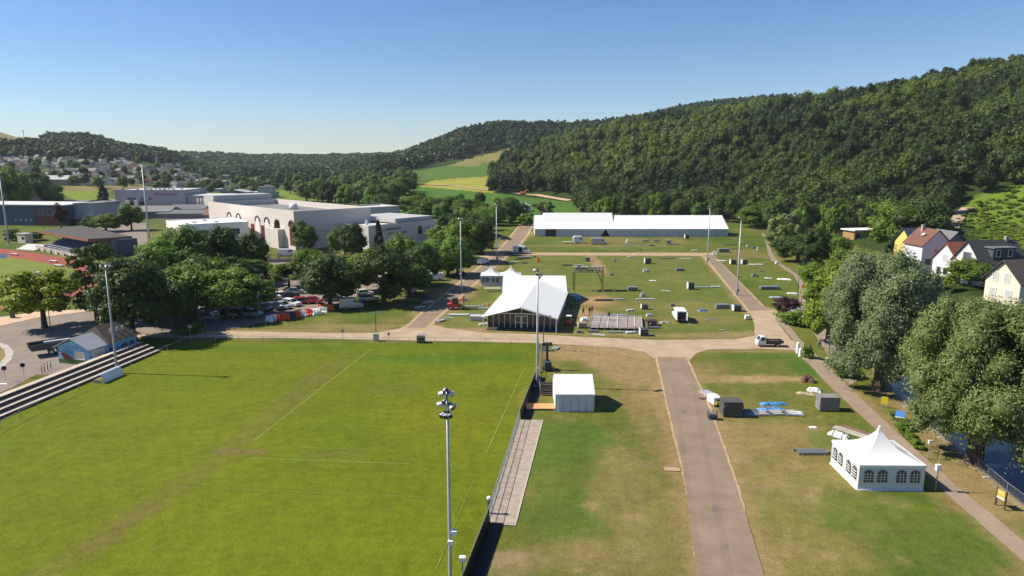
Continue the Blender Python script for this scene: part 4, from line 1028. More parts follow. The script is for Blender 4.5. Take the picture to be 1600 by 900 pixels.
# --- dark blue and red hall at the left
g = G(104, 353)
t = thing('dark_blue_hall', 'dark blue and red clad hall with a pale roof edge at the left', 'hall', (g.x, g.y, 0), R(-6))
b = MB(); b.box(-30, 12, 0, 60, 24, 9.6); b.build('wall', M_bluewall, t)
b = MB(); b.box(-30, 12, 9.6, 61, 25, .5); b.build('roof', M_roofpale, t)
b = MB(); b.box(-8.5, -.15, 0, 15, .3, 8.4); b.build('red_cladding', M_redwall, t)
for x in (-12, -7.5): win(t, x - 1.4, x + 1.4, 5.2, 8, -.3, M_bluewall, 'window', M_clad2)
b = MB(); b.box(5.2, 16, 0, 10.2, 20, 10.2); b.build('pale_block', M_clad, t)
b = MB(); b.box(5.2, 16, 10.2, 10.6, 20.4, .35); b.build('side_roof', M_roofgrey, t)
for x in (-26, -23.4, -20.8, -18.2): win(t, x - .5, x + .5, 2.2, 3.2, 0, M_clad2, 'round_window')
# --- church tower, church and the long wall next to it
g = G(16, 324)
t = thing('church_tower', 'square grey stone church tower at the far left', 'tower', (g.x, g.y, 0), R(-4))
W_ = Xat(34, g.y) - g.x
b = MB(); b.box(W_ / 2, 5, 0, W_, 10, 14.4); b.build('shaft', M_stone, t)
b = MB()
for x in np.linspace(.5, W_ - .5, 5): b.box(x, .4, 14.4, .8, .8, .9)
b.build('battlement', M_stone, t)
win(t, 3.0, 4.4, 5.5, 10.5, 0, M_glass, 'bell_opening')
b = MB(); b.box(-.2, .5, 0, .9, 1.4, 13.6); b.build('buttress', mat("pale_lit_stone", (0.55, 0.48, 0.38), .9, .1, 1), t)  # pale strip on the sunward edge, sunlight put into its stone colour
def gable(name, label, cat, x, y, z, rz, w, d, eave, ridge, wm_, rm, axis='x', over=.5, group=None, wins=(), chimney=None, mk=True):
    """x = 0..w, y = 0..d from the near left corner; the ridge runs along 'axis'"""
    t = thing(name, label, cat, (x, y, z), rz, group)
    b = MB()
    if axis == 'x':
        pr = [(0, 0), (d, 0), (d, eave), (d / 2, ridge), (0, eave)]
        b.add([(0, p[0], p[1]) for p in pr] + [(w, p[0], p[1]) for p in pr], [(0, 1, 2, 3, 4), (9, 8, 7, 6, 5)] + [(i, (i + 1) % 5, (i + 1) % 5 + 5, i + 5) for i in range(5)])
    else:
        pr = [(0, 0), (w, 0), (w, eave), (w / 2, ridge), (0, eave)]
        b.add([(p[0], 0, p[1]) for p in pr] + [(p[0], d, p[1]) for p in pr], [(0, 1, 2, 3, 4), (9, 8, 7, 6, 5)] + [(i, (i + 1) % 5, (i + 1) % 5 + 5, i + 5) for i in range(5)])
    b.build('wall', wm_, t)
    r = MB(); half = (d if axis == 'x' else w) / 2; sl = (ridge - eave) / half; e = over; zl = eave - sl * e
    for s_ in (0, 1):
        if axis == 'x':
            yy = -e if s_ == 0 else d + e
            P = [(-e, yy, zl + .22), (w + e, yy, zl + .22), (w + e, d / 2, ridge + .22), (-e, d / 2, ridge + .22)]
        else:
            xx = -e if s_ == 0 else w + e
            P = [(xx, -e, zl + .22), (xx, d + e, zl + .22), (w / 2, d + e, ridge + .22), (w / 2, -e, ridge + .22)]
        n_ = len(r.v); r.add(P + [(p[0], p[1], p[2] - .2) for p in P], [(0, 1, 2, 3), (7, 6, 5, 4), (0, 4, 5, 1), (1, 5, 6, 2), (2, 6, 7, 3), (3, 7, 4, 0)])
    ro = r.build('roof', rm, t)
    if chimney:
        c = MB(); c.box(chimney[0], chimney[1], ridge - 1.0, .7, .7, 2.0); c.build('chimney', M_stone, ro)
    for q in wins: win(t, *q)
    return t
gable('church_nave', 'small stone church with red roof beside the square tower', 'church', G(35, 323).x, G(35, 323).y, 0, R(-4), 13, 12, 6, 11.5, M_stone2, M_redroof, 'y')
gable('stone_house', 'stone gable house left of the square church tower', 'house', G(-8, 326).x, G(-8, 326).y, 0, R(-4), 9.5, 12, 7.5, 13, M_stone2, M_slate2, 'y')
shed(42, 138, 322, 314, 10, 'long_low_wall_building', 'long brown low building right of the church', mat("brown_brick", (0.16, 0.115, 0.095), .9, .15, 1), M_roofgrey, R(0), .4)
# --- grandstand
NZ = 6.3
gN, gL, gR, gB = G(138, 374, NZ), G(62, 361, NZ), G(206, 367, NZ), G(126, 350, NZ)
ga = math.atan2(gL.y - gN.y, gL.x - gN.x); t = thing('grandstand', 'grandstand with wide flat dark roof and blue seats by the running track', 'grandstand', (gN.x, gN.y, 0), ga)
LG = (gL - gN).length; ux, uy = math.cos(ga), math.sin(ga)
def gl(p): d = p - gN; return (d.x * ux + d.y * uy, -d.x * uy + d.y * ux)
rl = [gl(p) for p in (gN, gL, gB, gR)]; sg = -1 if rl[2][1] < 0 else 1
DG = abs(rl[3][1])
b = MB(); b.plate([(p[0], p[1], NZ + (.0 if k < 2 else -.5)) for k, p in enumerate(rl)][::sg], .45); b.build('roof', mat("gravelled_dark_roof", (0.085, 0.075, 0.068), .95, .35, 1.2, bump=.3), t)
b = MB()
for p, q in ((rl[0], rl[1]), (rl[0], rl[3])):
    z2 = NZ if q is rl[1] else NZ - .5
    d = Vector((q[0] - p[0], q[1] - p[1])).normalized(); nx, ny = -d.y * .12, d.x * .12
    if q is rl[1]: nx, ny = (0, -.12 * sg)
    else: nx, ny = (-.12, 0)
    b.add([(p[0] + nx, p[1] + ny, NZ - .75), (q[0] + nx, q[1] + ny, z2 - .75), (q[0] + nx, q[1] + ny, z2 + .1), (p[0] + nx, p[1] + ny, NZ + .1), (p[0], p[1], NZ - .75), (q[0], q[1], z2 - .75), (q[0], q[1], z2 + .1), (p[0], p[1], NZ + .1)], [(0, 1, 2, 3), (7, 6, 5, 4), (0, 4, 5, 1), (2, 6, 7, 3)])
b.build('fascia', M_rustroof, t)
b = MB()
for k in range(8): b.box(LG / 2, sg * (-1.2 + k * .95), 0, LG * .94, .95, .5 + k * .36)
b.build('terrace', M_concrete, t)
b = MB()
for k in range(8):
    for j in range(int(LG * .9 / .56)): b.box(LG * .05 + j * .56, sg * (-.95 + k * .95), .5 + k * .36, .42, .4, .38)
so = b.build('seat', M_seatblue, t); so['kind'] = 'stuff'
for k in range(5): b = MB(); b.box(LG * (.04 + .23 * k), sg * 6.6, 0, .35, .35, NZ - .5); b.build('post', M_darksteel, t)
b = MB(); b.box(LG / 2, sg * 9.4, 0, LG * .94, 4.4, NZ - .8); b.build('back_block', M_greywall, t)
b = MB(); b.box(rl[3][0] * .5 + 2, sg * 12, 0, 6, 6, NZ - 1.0); b.build('side_block', M_bluewall, t)
b = MB(); b.box(LG * .5, sg * -2.0, 0, LG * 1.0, .35, 1.5); b.build('front_wall', M_concrete, t)
for k in range(7): b = MB(); b.box(LG * (.06 + .145 * k), sg * -2.6, 0, 1.6, .2, 1.2, 0, .9); b.build('banner_panel', M_cream if k % 2 else M_concrete, t)
g = G(40, 379)
t = thing('track_cabin', 'white cabin by the running track left of the grandstand', 'cabin', (g.x, g.y, 0), R(-20))
b = MB(); b.box(0, 0, 0, 4.2, 3, 3.4); b.build('wall', M_cream, t)
b = MB(); b.box(0, 0, 3.4, 4.6, 3.4, .18); b.build('roof', M_clad2, t); win(t, .4, 1.5, 1.4, 2.4, -1.5)
t = thing('concrete_bleacher', 'pale stepped bleacher in front of the white track cabin', 'bleacher', (G(40, 391).x, G(40, 391).y, 0), R(-22))
for k in range(4): b = MB(); b.box(0, .5 + k * 1.1, 0, 9.5, 1.1, .4 + k * .4); b.build('step', M_bwhite, t)
for px, py in ((23, 399), (84, 410), (92, 417)):
    g = G(px, py); t = thing('hurdle_trolley', 'white equipment bench beside the red running track', 'bench', (g.x, g.y, .03), R(-20), 'white benches by the track')
    b = MB(); b.box(0, 0, .5, 3.2, .7, .12); b.build('top', M_whitepaint, t)
    [MB().box(x, 0, 0, .1, .6, .5).build('leg', M_galv, t) for x in (-1.4, 1.4)]
g = G(54, 432); t = thing('covered_mat', 'white covered jumping mat on the track infield', 'mat', (g.x, g.y, .04), R(20))
b = MB(); b.box(0, 0, 0, 2.6, 3.6, 1.0, 0, .92); b.build('cover', M_whitepaint, t); b = MB(); b.box(0, 0, 1.0, 2.3, 3.2, .08); b.build('lid', M_clad2, t)
g = G(5, 404); t = thing('white_goal_post', 'leaning white board on the track infield edge', 'board', (g.x, g.y, .04), R(30))
b = MB(); b.plate([(-1, 0, 0), (1, 0, 0), (1, .8, 1.4), (-1, .8, 1.4)], .1); b.build('panel', M_whitepaint, t); b = MB(); b.bar((0, .8, 1.3), (0, 1.8, 0), .05); b.build('strut', M_galv, t)
# --- lido shelter at the forecourt edge
g = G(0, 478); t = thing('bus_shelter', 'red-roofed shelter at the left edge of the forecourt', 'shelter', (g.x - 5, g.y, 0), R(-6))
b = MB(); b.box(2.5, 1.5, 2.8, 9.5, 3.8, .25); b.build('roof', M_rustroof, t)
for x in (-1.5, 2.5, 6.6): b = MB(); b.box(x, .2, 0, .16, .16, 2.8); b.build('post', M_darksteel, t)
b = MB(); b.box(2.5, 3.0, 0, 9, .15, 2.6); b.build('back_wall', M_greywall, t)
# --- mural hut
C0 = G(93, 567)
t = thing('mural_hut', 'small blue hut painted with a mural under a dark brown roof', 'hut', (C0.x, C0.y, 0), R(-15))
M_mural = mat("blue_mural", (0.10, 0.28, 0.50), .7, .3, .8, col2=(0.20, 0.44, 0.62))
b = MB(); b.box(3.0, 4.6, 0, 6.0, 9.2, 2.6)
b.add([(0, 0, 2.6), (6, 0, 2.6), (3, 0, 4.0), (0, .3, 2.6), (6, .3, 2.6), (3, .3, 4.0)], [(0, 1, 2), (5, 4, 3), (0, 2, 5, 3), (1, 4, 5, 2)]); b.build('wall', M_mural, t)
b = MB()
for s_ in (-1, 1): b.plate([(3, -.5, 4.15), (3, 3.6, 4.15), (3 + s_ * 3.5, 3.6, 2.5), (3 + s_ * 3.5, -.5, 2.5)][::s_], .12)
b.build('front_roof', mat("grey_sheet_roof", (0.34, 0.35, 0.37), .5, .1, 1), t)
b = MB(); b.add([(-.7, 3.0, 2.75), (6.7, 3.0, 2.75), (6.7, 9.8, 2.75), (-.7, 9.8, 2.75), (3, 4.4, 5.0), (3, 8.0, 5.0)], [(0, 1, 4), (1, 2, 5, 4), (2, 3, 5), (3, 0, 4, 5), (3, 2, 1, 0)]); b.build('main_roof', M_brownroof, t)
for y in (5.2, 6.5, 7.6): b = MB(); b.lathe([(.14, 0), (.14, .5), (.2, .6)], 8, (5.0, y, 3.9)); b.build('roof_vent', M_alu, t)
b = MB(); b.box(3, -.04, 0, 6.0, .06, .75); b.box(6.04, 4, 0, .06, 8, .75); b.build('painted_meadow', mat("green_mural_band", (0.07, 0.16, 0.04), .7, .3, 2), t)
b = MB()
for (x, z, s_) in ((1.0, 1.5, .5), (1.5, 1.2, .6), (2.0, .95, .5), (1.2, 1.0, .4), (2.4, .8, .4)): b.plate([(x + s_ * math.cos(a) * (1 + .3 * math.sin(3 * a)), -.08, z + s_ * .6 * math.sin(a)) for a in np.linspace(0, 6.28, 9)[:-1]], .03)
b.build('painted_creature', mat("red_brown_paint", (0.30, 0.07, 0.05), .7, .2, 2), t)
win(t, 3.4, 5.0, .95, 2.0, 0, M_cream, 'shutter', M_bwhite); win(t, .7, 2.6, .95, 2.1, 6.0, M_cream, 'shutter', M_bwhite, 'y', 1)
for y in (4.2, 6.6): win(t, y - .5, y + .5, 1.1, 1.9, 6.0, M_bluewall, 'painted_window', None, 'y', 1)
win(t, 7.8, 8.6, 0, 2.0, 6.0, M_bluewall, 'door', None, 'y', 1)
b = MB(); b.box(6.6, 4.3, 0, .7, 4.6, 1.1); b.build('hedge', mat("hedge_leaves", (0.03, 0.06, 0.012), .8, .5, 6, bump=.8), t)
# --- the right-bank houses
ZR = 3.2
def rcorner(px, pyb, y=None):
    g = G(px, pyb, ZR) if y is None else None
    return (g.x, g.y) if g else (Xat(px, y, ZR), y)
x, y = rcorner(1437, 428)
t = gable('brown_roofed_house', 'white and grey house with brown tiled roof, left of the dark grey house', 'house', x, y, ZR, R(5), 7.6, 7, Zat(383, y) - ZR, Zat(361, y + 5) - ZR + .6, mat("pale_grey_render", (0.62, 0.63, 0.66), .8, .05, .8), M_brntile, 'y', .4,
          wins=[(.9, 2.6, 2.2, 3.8, 0, M_glass, 'window', M_bwhite), (3.2, 4.6, 4.6, 6.0, 0, M_glass, 'window', M_bwhite)], chimney=(3.2, 5))
b = MB(); b.plate([(1.4, 2, Zat(373, y) - ZR + .62), (2.0, 2, Zat(373, y) - ZR + 1.15), (2.0, 3.2, Zat(373, y) - ZR + 1.15), (1.4, 3.2, Zat(373, y) - ZR + .62)], .1); b.build('skylight', M_clad2, t)
x, y = rcorner(1466, 426)
gable('dark_grey_house', 'dark grey gabled house between brown-roofed and red-roofed houses', 'house', Xat(1470, y + 2.5, ZR), y + 2.5, ZR, R(6), 6.5, 7, Zat(384, y) - ZR, Zat(368, y) - ZR + .5, M_greywall, M_slate2, 'y', .5, wins=[(1.5, 3, 4.6, 6.4, 0, M_glass, 'window', M_bwhite), (4, 5.2, 4.6, 6.4, 0, M_glass, 'window', M_bwhite)])
x, y = rcorner(1408, 415)
gable('yellow_house', 'yellow-walled house with dark blue-grey roof behind the brown-roofed house', 'house', Xat(1421, y + 8, ZR), y + 8, ZR, R(6), 7.5, 7, Zat(379, y + 8) - ZR, Zat(357, y + 12) - ZR, M_ywall, mat("blue_slate", (0.045, 0.055, 0.09), .6, .2, 2), 'x', .4, wins=[(3, 4.6, 1.5, 3.2, 0, M_glass, 'window', M_bwhite)])
x, y = rcorner(1492, 440)
gable('red_roofed_house', 'white house with steep red tiled roof and lit gable', 'house', x, y, ZR, R(15), 7, 6.6, Zat(407, y) - ZR, Zat(379, y + 4) - ZR, M_bwhite, M_redroof, 'x', .45, wins=[(2.2, 3.4, 1.2, 2.8, 0, M_glass, 'window', M_clad2, 'y'), (4.2, 5.2, 1.2, 2.8, 0, M_glass, 'window', M_clad2, 'y'), (2.7, 3.8, 4.3, 5.8, 0, M_clad2, 'window', M_bwhite, 'y')])
x, y = rcorner(1528, 448)
ev, rg = Zat(411, y) - ZR, Zat(376, y + 5) - ZR
t = gable('slate_roofed_house', 'white house with big dark slate roof and a wide dormer', 'house', x, y, ZR, R(9), 11.5, 7.8, ev, rg, M_bwhite, M_slate, 'x', .5, wins=[(2.8, 5.0, ev - .4, ev + 1.9, 0, M_bluewall, 'window', M_clad2, 'y'), (2, 4, .8, 2.6, 0, M_glass, 'window', M_bwhite)], chimney=(9.5, 3.9))
b = MB(); b.box(6, 1.9, ev + .9, 5.6, 3.0, 2.2); dm = b.build('dormer', mat("dormer_slate", (0.075, 0.08, 0.085), .7, .15, 3), t)
b = MB(); b.box(6, 1.8, ev + 3.1, 6.3, 3.8, .25); b.build('dormer_roof', M_slate2, dm)
for xx in (4.5, 7.5): win(t, xx - .45, xx + .45, ev + 1.3, ev + 2.7, .4, M_glass, 'dormer_window', M_bwhite)
x, y = rcorner(1590, 480)
ev, rg = Zat(452, y) - ZR, Zat(406, y + 5) - ZR
gable('cream_house', 'cream house with dark steep roof at the right edge', 'house', x, y, ZR, R(13), 9, 7.5, max(ev, 4.8), rg, M_cream, mat("dark_brown_slate", (0.085, 0.07, 0.06), .8, .25, 3, bump=.3), 'x', .6,
      wins=[(1.6, 2.8, 1.0, 2.8, 0, M_clad2, 'window', M_bwhite, 'y'), (5, 6.2, 1.0, 2.8, 0, M_clad2, 'window', M_bwhite, 'y'), (2.4, 3.4, 4.4, 6, 0, M_clad2, 'window', M_bwhite, 'y'), (4.9, 5.9, 4.4, 6, 0, M_clad2, 'window', M_bwhite, 'y')])
g = hit(1334, 377)
t = thing('wooden_cabin', 'flat-roofed wooden cabin with white roof edge among the trees', 'cabin', (g.x, g.y, max(g.z, 0) + .1), R(14))
b = MB(); b.box(5, 3, 0, 10, 6, 3.4); b.build('wall', mat("orange_timber_cladding", (0.36, 0.22, 0.09), .8, .2, 2, stretch=(1, 1, 8)), t)
b = MB(); b.box(4.9, 2.8, 3.4, 11.4, 7.4, .4); b.build('roof', M_bwhite, t)
win(t, 6.2, 8, 1.0, 2.8, 0, M_glass, 'window', M_wood); win(t, .8, 2.2, 0, 2.4, 0, M_glass, 'door', M_wood)
b = MB(); b.box(7, -1.3, 0, 6, 2.4, .3); b.build('deck', M_wood, t)

# --- the town on the left and the valley beyond: every house a thing, too small for windows
TOWN = {}
def townhouse(px, py, kind, w, d, eave, rise, rz, axis='x'):
    h = hit(px, py, 330, 2300)
    wm_, rm, lb = {'grey': (M_bwhite, M_slate2, 'small far white house with grey roof'), 'dark': (M_cream, M_slate, 'small far cream house with dark slate roof'), 'red': (M_cream, M_brntile, 'small far house with brownish red roof'),
                   'stone': (M_stone2, M_slate2, 'small far stone house with grey roof')}[kind]
    key = (kind, axis)
    lab = lb + ' in the town at the left' if px < 300 else lb + ' in the valley beyond the warehouse'
    if key not in TOWN:
        TOWN[key] = gable('town_house', lab, 'house', 0, 0, 0, 0, 10, 9, 5.5, 9.5, wm_, rm, axis, .4); o = TOWN[key]
    else: o = dup(TOWN[key])
    o.location = (h.x, h.y, h.z - .3); o.rotation_euler = (0, 0, rz); o.scale = (.60 * w / 10, .62 * d / 9, .62 * (eave + rise) / 9.5)
    o['label'] = lab; o['group'] = lab.replace('small far', 'small').replace('house', 'houses', 1)
random.seed(19)
for (x0, x1, y0, y1, n) in [(-6, 60, 249, 256, 9), (55, 130, 250, 262, 12), (120, 200, 252, 262, 10), (-6, 50, 257, 272, 8), (60, 150, 262, 282, 11), (150, 230, 262, 278, 11), (110, 230, 278, 290, 10), (225, 290, 258, 276, 9), (290, 345, 262, 286, 7), (240, 330, 284, 296, 7), (345, 375, 262, 282, 4), (240, 420, 276, 296, 9)]:
    for k in range(int(n * 2.1)):
        px = x0 + (x1 - x0) * (k + random.uniform(.15, .85)) / (n * 2.1); py = random.uniform(y0, y1)
        townhouse(px, py, random.choice(['grey', 'grey', 'grey', 'dark', 'red', 'stone', 'dark']), random.uniform(9, 16), random.uniform(8, 11), random.uniform(5, 7), random.uniform(3, 5), R(random.uniform(-35, 35)), random.choice(['x', 'x', 'y']))
for (px, py) in [(332, 247), (345, 248), (352, 246), (360, 249), (340, 251), (366, 251), (312, 256), (318, 255)]:
    townhouse(px, py, 'grey', random.uniform(9, 13), 9, 5, 4, R(random.uniform(-40, 40)), 'y')
h = hit(66, 290); gable('long_white_roofed_house', 'long far house with pale roof and a row of skylights', 'house', h.x, h.y, h.z - .3, R(2), 24, 10, 6, 9.5, M_stone2, mat("pale_slate", (0.46, 0.46, 0.46), .7, .1, 1), 'x', .5)
h = hit(118, 274); gable('long_brown_roofed_house', 'long far house with brown ridge roof above the slate block', 'house', h.x, h.y, h.z - .3, R(0), 21, 9, 5, 8, M_cream, mat("pale_brown_tiles", (0.26, 0.20, 0.17), .8, .1, 1), 'x', .5)
h = hit(112, 287); gable('slate_block', 'dark slate-clad block right of the long pale-roofed house', 'house', h.x, h.y, h.z - .3, R(-8), 16, 10, 6, 9.5, M_bluewall, M_slate, 'x', .5)
h = hit(345, 308); gable('green_gabled_depot', 'wide low depot with pale gable roof edges beyond the warehouse', 'depot', h.x, h.y, h.z, R(2), 22, 16, 4, 6, mat("green_grey_cladding", (0.18, 0.22, 0.2), .7, .1, 1), M_clad2, 'y', .6)
for px0, px1, pyb, pyt, lb, rm in [(300, 345, 300, 295, 'long low white-roofed depot left of the gabled depot', M_roofpale), (318, 352, 289, 283, 'long pale flat shed beyond the gabled depot', M_roofpale), (225, 300, 300, 297, 'long low grey shed behind the grey warehouse', M_roofgrey),
                                   (275, 305, 283, 278, 'brownish flat block in the valley town', M_roofgrey), (330, 362, 281, 274, 'white flat block in the valley town', M_roofpale), (395, 428, 308, 300, 'low white building right of the raised hall block', M_roofpale)]:
    shed(px0, px1, pyb, pyt, 14, 'flat_depot', lb, M_clad2, rm, 0, .3)
h = hit(407, 310); t = thing('grey_cube_building', 'grey cube building behind the left end of the hall', 'building', (h.x, h.y, 0), R(6)); b = MB(); b.box(4, 6, 0, 12, 12, 9); b.build('wall', M_clad2, t); b = MB(); b.box(4, 6, 9, 12.4, 12.4, .4); b.build('roof', M_roofgrey, t); b = MB(); b.box(4, 6, 9.4, 3, 3, 1.2); b.build('roof_hatch', M_roofpale, t)
h = hit(248, 268); t = thing('church_spire', 'tall thin far church spire in the town', 'spire', tuple(h), 0); b = MB(); b.box(0, 0, 0, 5, 5, 12); b.build('tower', M_stone, t); b = MB(); b.lathe([(3, 12), (.1, 27)], 8); b.build('spire', M_slate2, t)
h = hit(36, 206); t = thing('radio_mast', 'thin radio mast on the left hilltop', 'mast', tuple(h), 0)
b = MB(); b.lathe([(1.3, -8), (.8, 52)], 8); b.build('pole', M_clad2, t); b = MB(); b.lathe([(1.9, 45), (1.9, 52)], 8); b.build('antenna', M_clad2, t)
for px, py, lb in [(634, 330, 'small white shed among the trees at the field edge'), (812, 331, 'small white-roofed hut at the bottom of the bright green field')]:
    h = hit(px, py); t = gable('field_hut', lb, 'hut', h.x - 3, h.y, h.z, R(-25), 7, 8, 3.4, 5.2, M_bwhite, M_roofpale, 'y', .3)

# ------------------------------------------------------------------ tents
def arch_window(par, cx, z0, w, h, wall='x', off=0.0, name='window'):
    """an arched, barred plastic window set in a tent wall"""
    n = 9; zs = z0 + h - w / 2
    pts = [(cx - w / 2, z0)] + [(cx - w / 2 * math.cos(math.pi * k / n), zs + w / 2 * math.sin(math.pi * k / n)) for k in range(n + 1)] + [(cx + w / 2, z0)]
    b = MB(); b.plate([(p[0], off, p[1]) if wall == 'x' else (off, p[0], p[1]) for p in pts], .02)
    o = b.build(name, M_glass, par)
    f = MB(); t_ = .035
    def bx(x, z, sx, sz):
        if wall == 'x': f.box(x, off - .02, z, sx, .04, sz)
        else: f.box(off - .02, x, z, .04, sx, sz)
    for k in (1, 2): bx(cx - w / 2 + w * k / 3, z0, t_, h - w * .12)
    for k in (1, 2, 3): bx(cx, z0 + (h - w / 2) * k / 3.0, w, t_)
    f.build('glazing_bar', M_whitepaint, o)
    return o
def pagoda(name, label, x, y, w, d, eave, peak, rz=0, windows=4, side=True, group=None):
    t = thing(name, label, 'tent', (x, y, 0), rz, group)
    r = MB(); N = 14; rings = []
    for k in range(N + 1):
        s = k / N; f = 1 - s; z = eave + (peak - eave) * (0.42 * s + 0.58 * s ** 3.2)
        f = max(f, .035)
        rings.append([(w / 2 + sx * w / 2 * f * 1.015, d / 2 + sy * d / 2 * f * 1.015, z) for sx, sy in ((-1, -1), (0, -1), (1, -1), (1, 0), (1, 1), (0, 1), (-1, 1), (-1, 0))])
    vs = [p for q in rings for p in q]
    r.add(vs, [(k * 8 + i, k * 8 + (i + 1) % 8, (k + 1) * 8 + (i + 1) % 8, (k + 1) * 8 + i) for k in range(N) for i in range(8)] + [tuple(range(N * 8, N * 8 + 8))])
    ro = r.build('roof', M_white, t)
    b = MB(); b.lathe([(.10, peak - .05), (.16, peak + .12), (.05, peak + .25)], 8, (w / 2, d / 2, 0)); b.build('peak_cap', M_whitepaint, ro)
    v = MB()
    for a in ((w / 2, -.03, w + .1, .06), (w / 2, d + .03, w + .1, .06)): v.box(a[0], a[1], eave - .22, a[2], a[3], .26)
    for a in ((-.03, d / 2, .06, d), (w + .03, d / 2, .06, d)): v.box(a[0], a[1], eave - .22, a[2], a[3], .26)
    v.build('valance', M_white, t)
    def rippled(n, L, amp):
        return [(L * k / n, amp * math.sin(k * 1.9) * (0.5 + .5 * math.sin(k * .7))) for k in range(n + 1)]
    for nm, ax, off in (('x', 'x', 0), ('X', 'x', d), ('y', 'y', 0), ('Y', 'y', w)):
        m_ = MB(); L = w if ax == 'x' else d; R_ = rippled(40, L, .035); top = eave - .2
        vs = []
        for (p, q) in R_:
            a0 = (p, off + q * .3) if ax == 'x' else (off + q * .3, p); a1 = (p, off + q) if ax == 'x' else (off + q, p)
            vs += [(a0[0], a0[1], top), (a1[0], a1[1], .9), (a1[0], a1[1], .02)]
        m_.add(vs, [(3 * k + j, 3 * k + 3 + j, 3 * k + 4 + j, 3 * k + 1 + j) for k in range(40) for j in (0, 1)])
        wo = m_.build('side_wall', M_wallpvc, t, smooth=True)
        if nm in ('x', 'y') and windows:
            for k in range(windows):
                hw = L / windows; cx = hw * (k + .5) + (.12 if k % 2 == 0 else -.12) * L / 6
                arch_window(wo, cx, .85, min(.9, hw * .62), 1.25, ax, -.06)
    for sx in (.04, w - .04):
        for sy in (.04, d - .04): b = MB(); b.box(sx, sy, 0, .09, .09, eave); b.build('leg', M_alu, t)
    b = MB(); b.box(w / 2, -.08, 0, w, .1, .1); b.box(-.08, d / 2, 0, .1, d, .1); b.build('ground_bar', M_whitepaint, t)
    return t
g = G(1340, 766); W_ = Xat(1441, g.y) - g.x
pagoda('pagoda_tent', 'white peaked pagoda tent with barred arched windows beside the riverside path', g.x, g.y, W_, 5.9, Zat(727, g.y), Zat(668, g.y + 3), R(-1))
g = G(751, 446); W_ = Xat(782, g.y) - g.x
pagoda('pagoda_tent', 'left one of two small joined pagoda tents, nearer the left road', g.x, g.y, W_, W_, Zat(431, g.y), Zat(416, g.y + 2.5))
g2 = G(778, 446); pagoda('pagoda_tent', 'right one of two small joined pagoda tents, half behind the glazed tent complex', g.x + W_ + .12, g.y, W_, W_, Zat(431, g.y), Zat(416, g.y + 2.5))
g = G(763, 455); t = thing('picnic_table', 'white folding tables piled before the two small pagoda tents', 'table', (g.x, g.y, 0), 0)
b = MB(); b.box(1, 0, .72, 4, .8, .06); b.build('table_top', M_whitepaint, t); [MB().bar((x, y, 0), (x, y, .72), .04).build('leg', M_galv, t) for x in (-.8, .6, 1.4, 2.8) for y in (-.3, .3)]

# glazed gable tent with cross wing
FL = G(762, 511); FR = G(868, 516)
fa = math.atan2(FR.y - FL.y, FR.x - FL.x); FW = (FR - FL).length
t = thing('glazed_gable_tent', 'big white gable tent with dark glazed front and canopy', 'tent', (FL.x, FL.y, 0), fa * .8)
EV, RG, FD, CAN, OV = 2.72, 4.5, 27.0, 2.6, .55
def roofplates(b, w, y0, y1, ev, rg, ov, th=.08, axis='y'):
    sl = (rg - ev) / (w / 2)
    for s_ in (-1, 1):
        x0 = w / 2 + s_ * (w / 2 + ov); N = 12
        for k in range(1):
            P = [(w / 2, y0, rg), (w / 2, y1, rg), (x0, y1, ev - sl * ov), (x0, y0, ev - sl * ov)]
            if axis == 'x': P = [(p[1], p[0], p[2]) for p in P]
            b.plate(P, th)
b = MB(); roofplates(b, FW, -CAN, FD, EV + .05, RG + .05, OV); ro = b.build('roof', M_white, t)
b = MB(); sl = (RG - EV) / (FW / 2)
for s_ in (-1, 1):
    b.bar((FW / 2, -CAN, RG - .05), (FW / 2 + s_ * (FW / 2 + OV), -CAN, EV - sl * OV - .05), .09)
b.build('gable_rafter', M_alu, t)
for x in (-.3, FW + .3): b = MB(); b.box(x, -CAN + .1, 0, .16, .16, EV - .1); b.build('canopy_leg', M_whitepaint, t)
b = MB(); b.box(FW / 2, .1, 0, FW, .05, EV); b.build('glass_front', M_glass, t)
b = MB(); b.plate([(0, .08, EV), (FW, .08, EV), (FW / 2, .08, RG - .06)], .05); b.build('gable_glass', M_glass, t)
b = MB()
for k in range(13):
    if k in (6,): continue
    b.box(FW * k / 12, .02, 0, .09, .12, EV)
b.build('mullion', M_whitepaint, t)
b = MB(); b.box(FW / 2, 0, EV - .02, FW, .16, .18); b.box(FW / 2, 0, EV + .16, .12, .12, RG - EV - .2); b.box(FW * .28, 0, EV + .16, .09, .1, (RG - EV) * .5); b.box(FW * .72, 0, EV + .16, .09, .1, (RG - EV) * .5); b.build('transom', M_whitepaint, t)
for k in (-1, 1):
    b = MB(); x = FW / 2 + k * .62; b.box(x, -.08, .08, .9, .04, 2.2); d_ = b.build('door', M_glass, t)
    b = MB(); b.box(x - .52, -.12, 0, .14, .12, 2.45); b.box(x + .52, -.12, 0, .14, .12, 2.45); b.box(x, -.12, 2.3, 1.18, .12, .15); b.box(x, -.12, 1.1, .9, .08, .08); b.build('door_frame', M_whitepaint, d_)
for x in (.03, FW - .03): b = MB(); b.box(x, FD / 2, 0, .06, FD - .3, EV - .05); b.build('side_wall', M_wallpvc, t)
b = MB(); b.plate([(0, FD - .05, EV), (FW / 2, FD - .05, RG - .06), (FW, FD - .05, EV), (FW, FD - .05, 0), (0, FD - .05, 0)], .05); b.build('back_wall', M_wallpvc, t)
b = MB(); b.box(FW / 2, -CAN * .45, 0.02, FW * .98, CAN * .85, .05); b.build('canopy_shadow_plate', M_darksteel, t)  # dark plate painting the black shade under the canopy
BX0, BY0 = Xat(787, 146.5, 2.8), 146.5; BW = Xat(884, 146.5, 2.8) - BX0; BD = 12.5
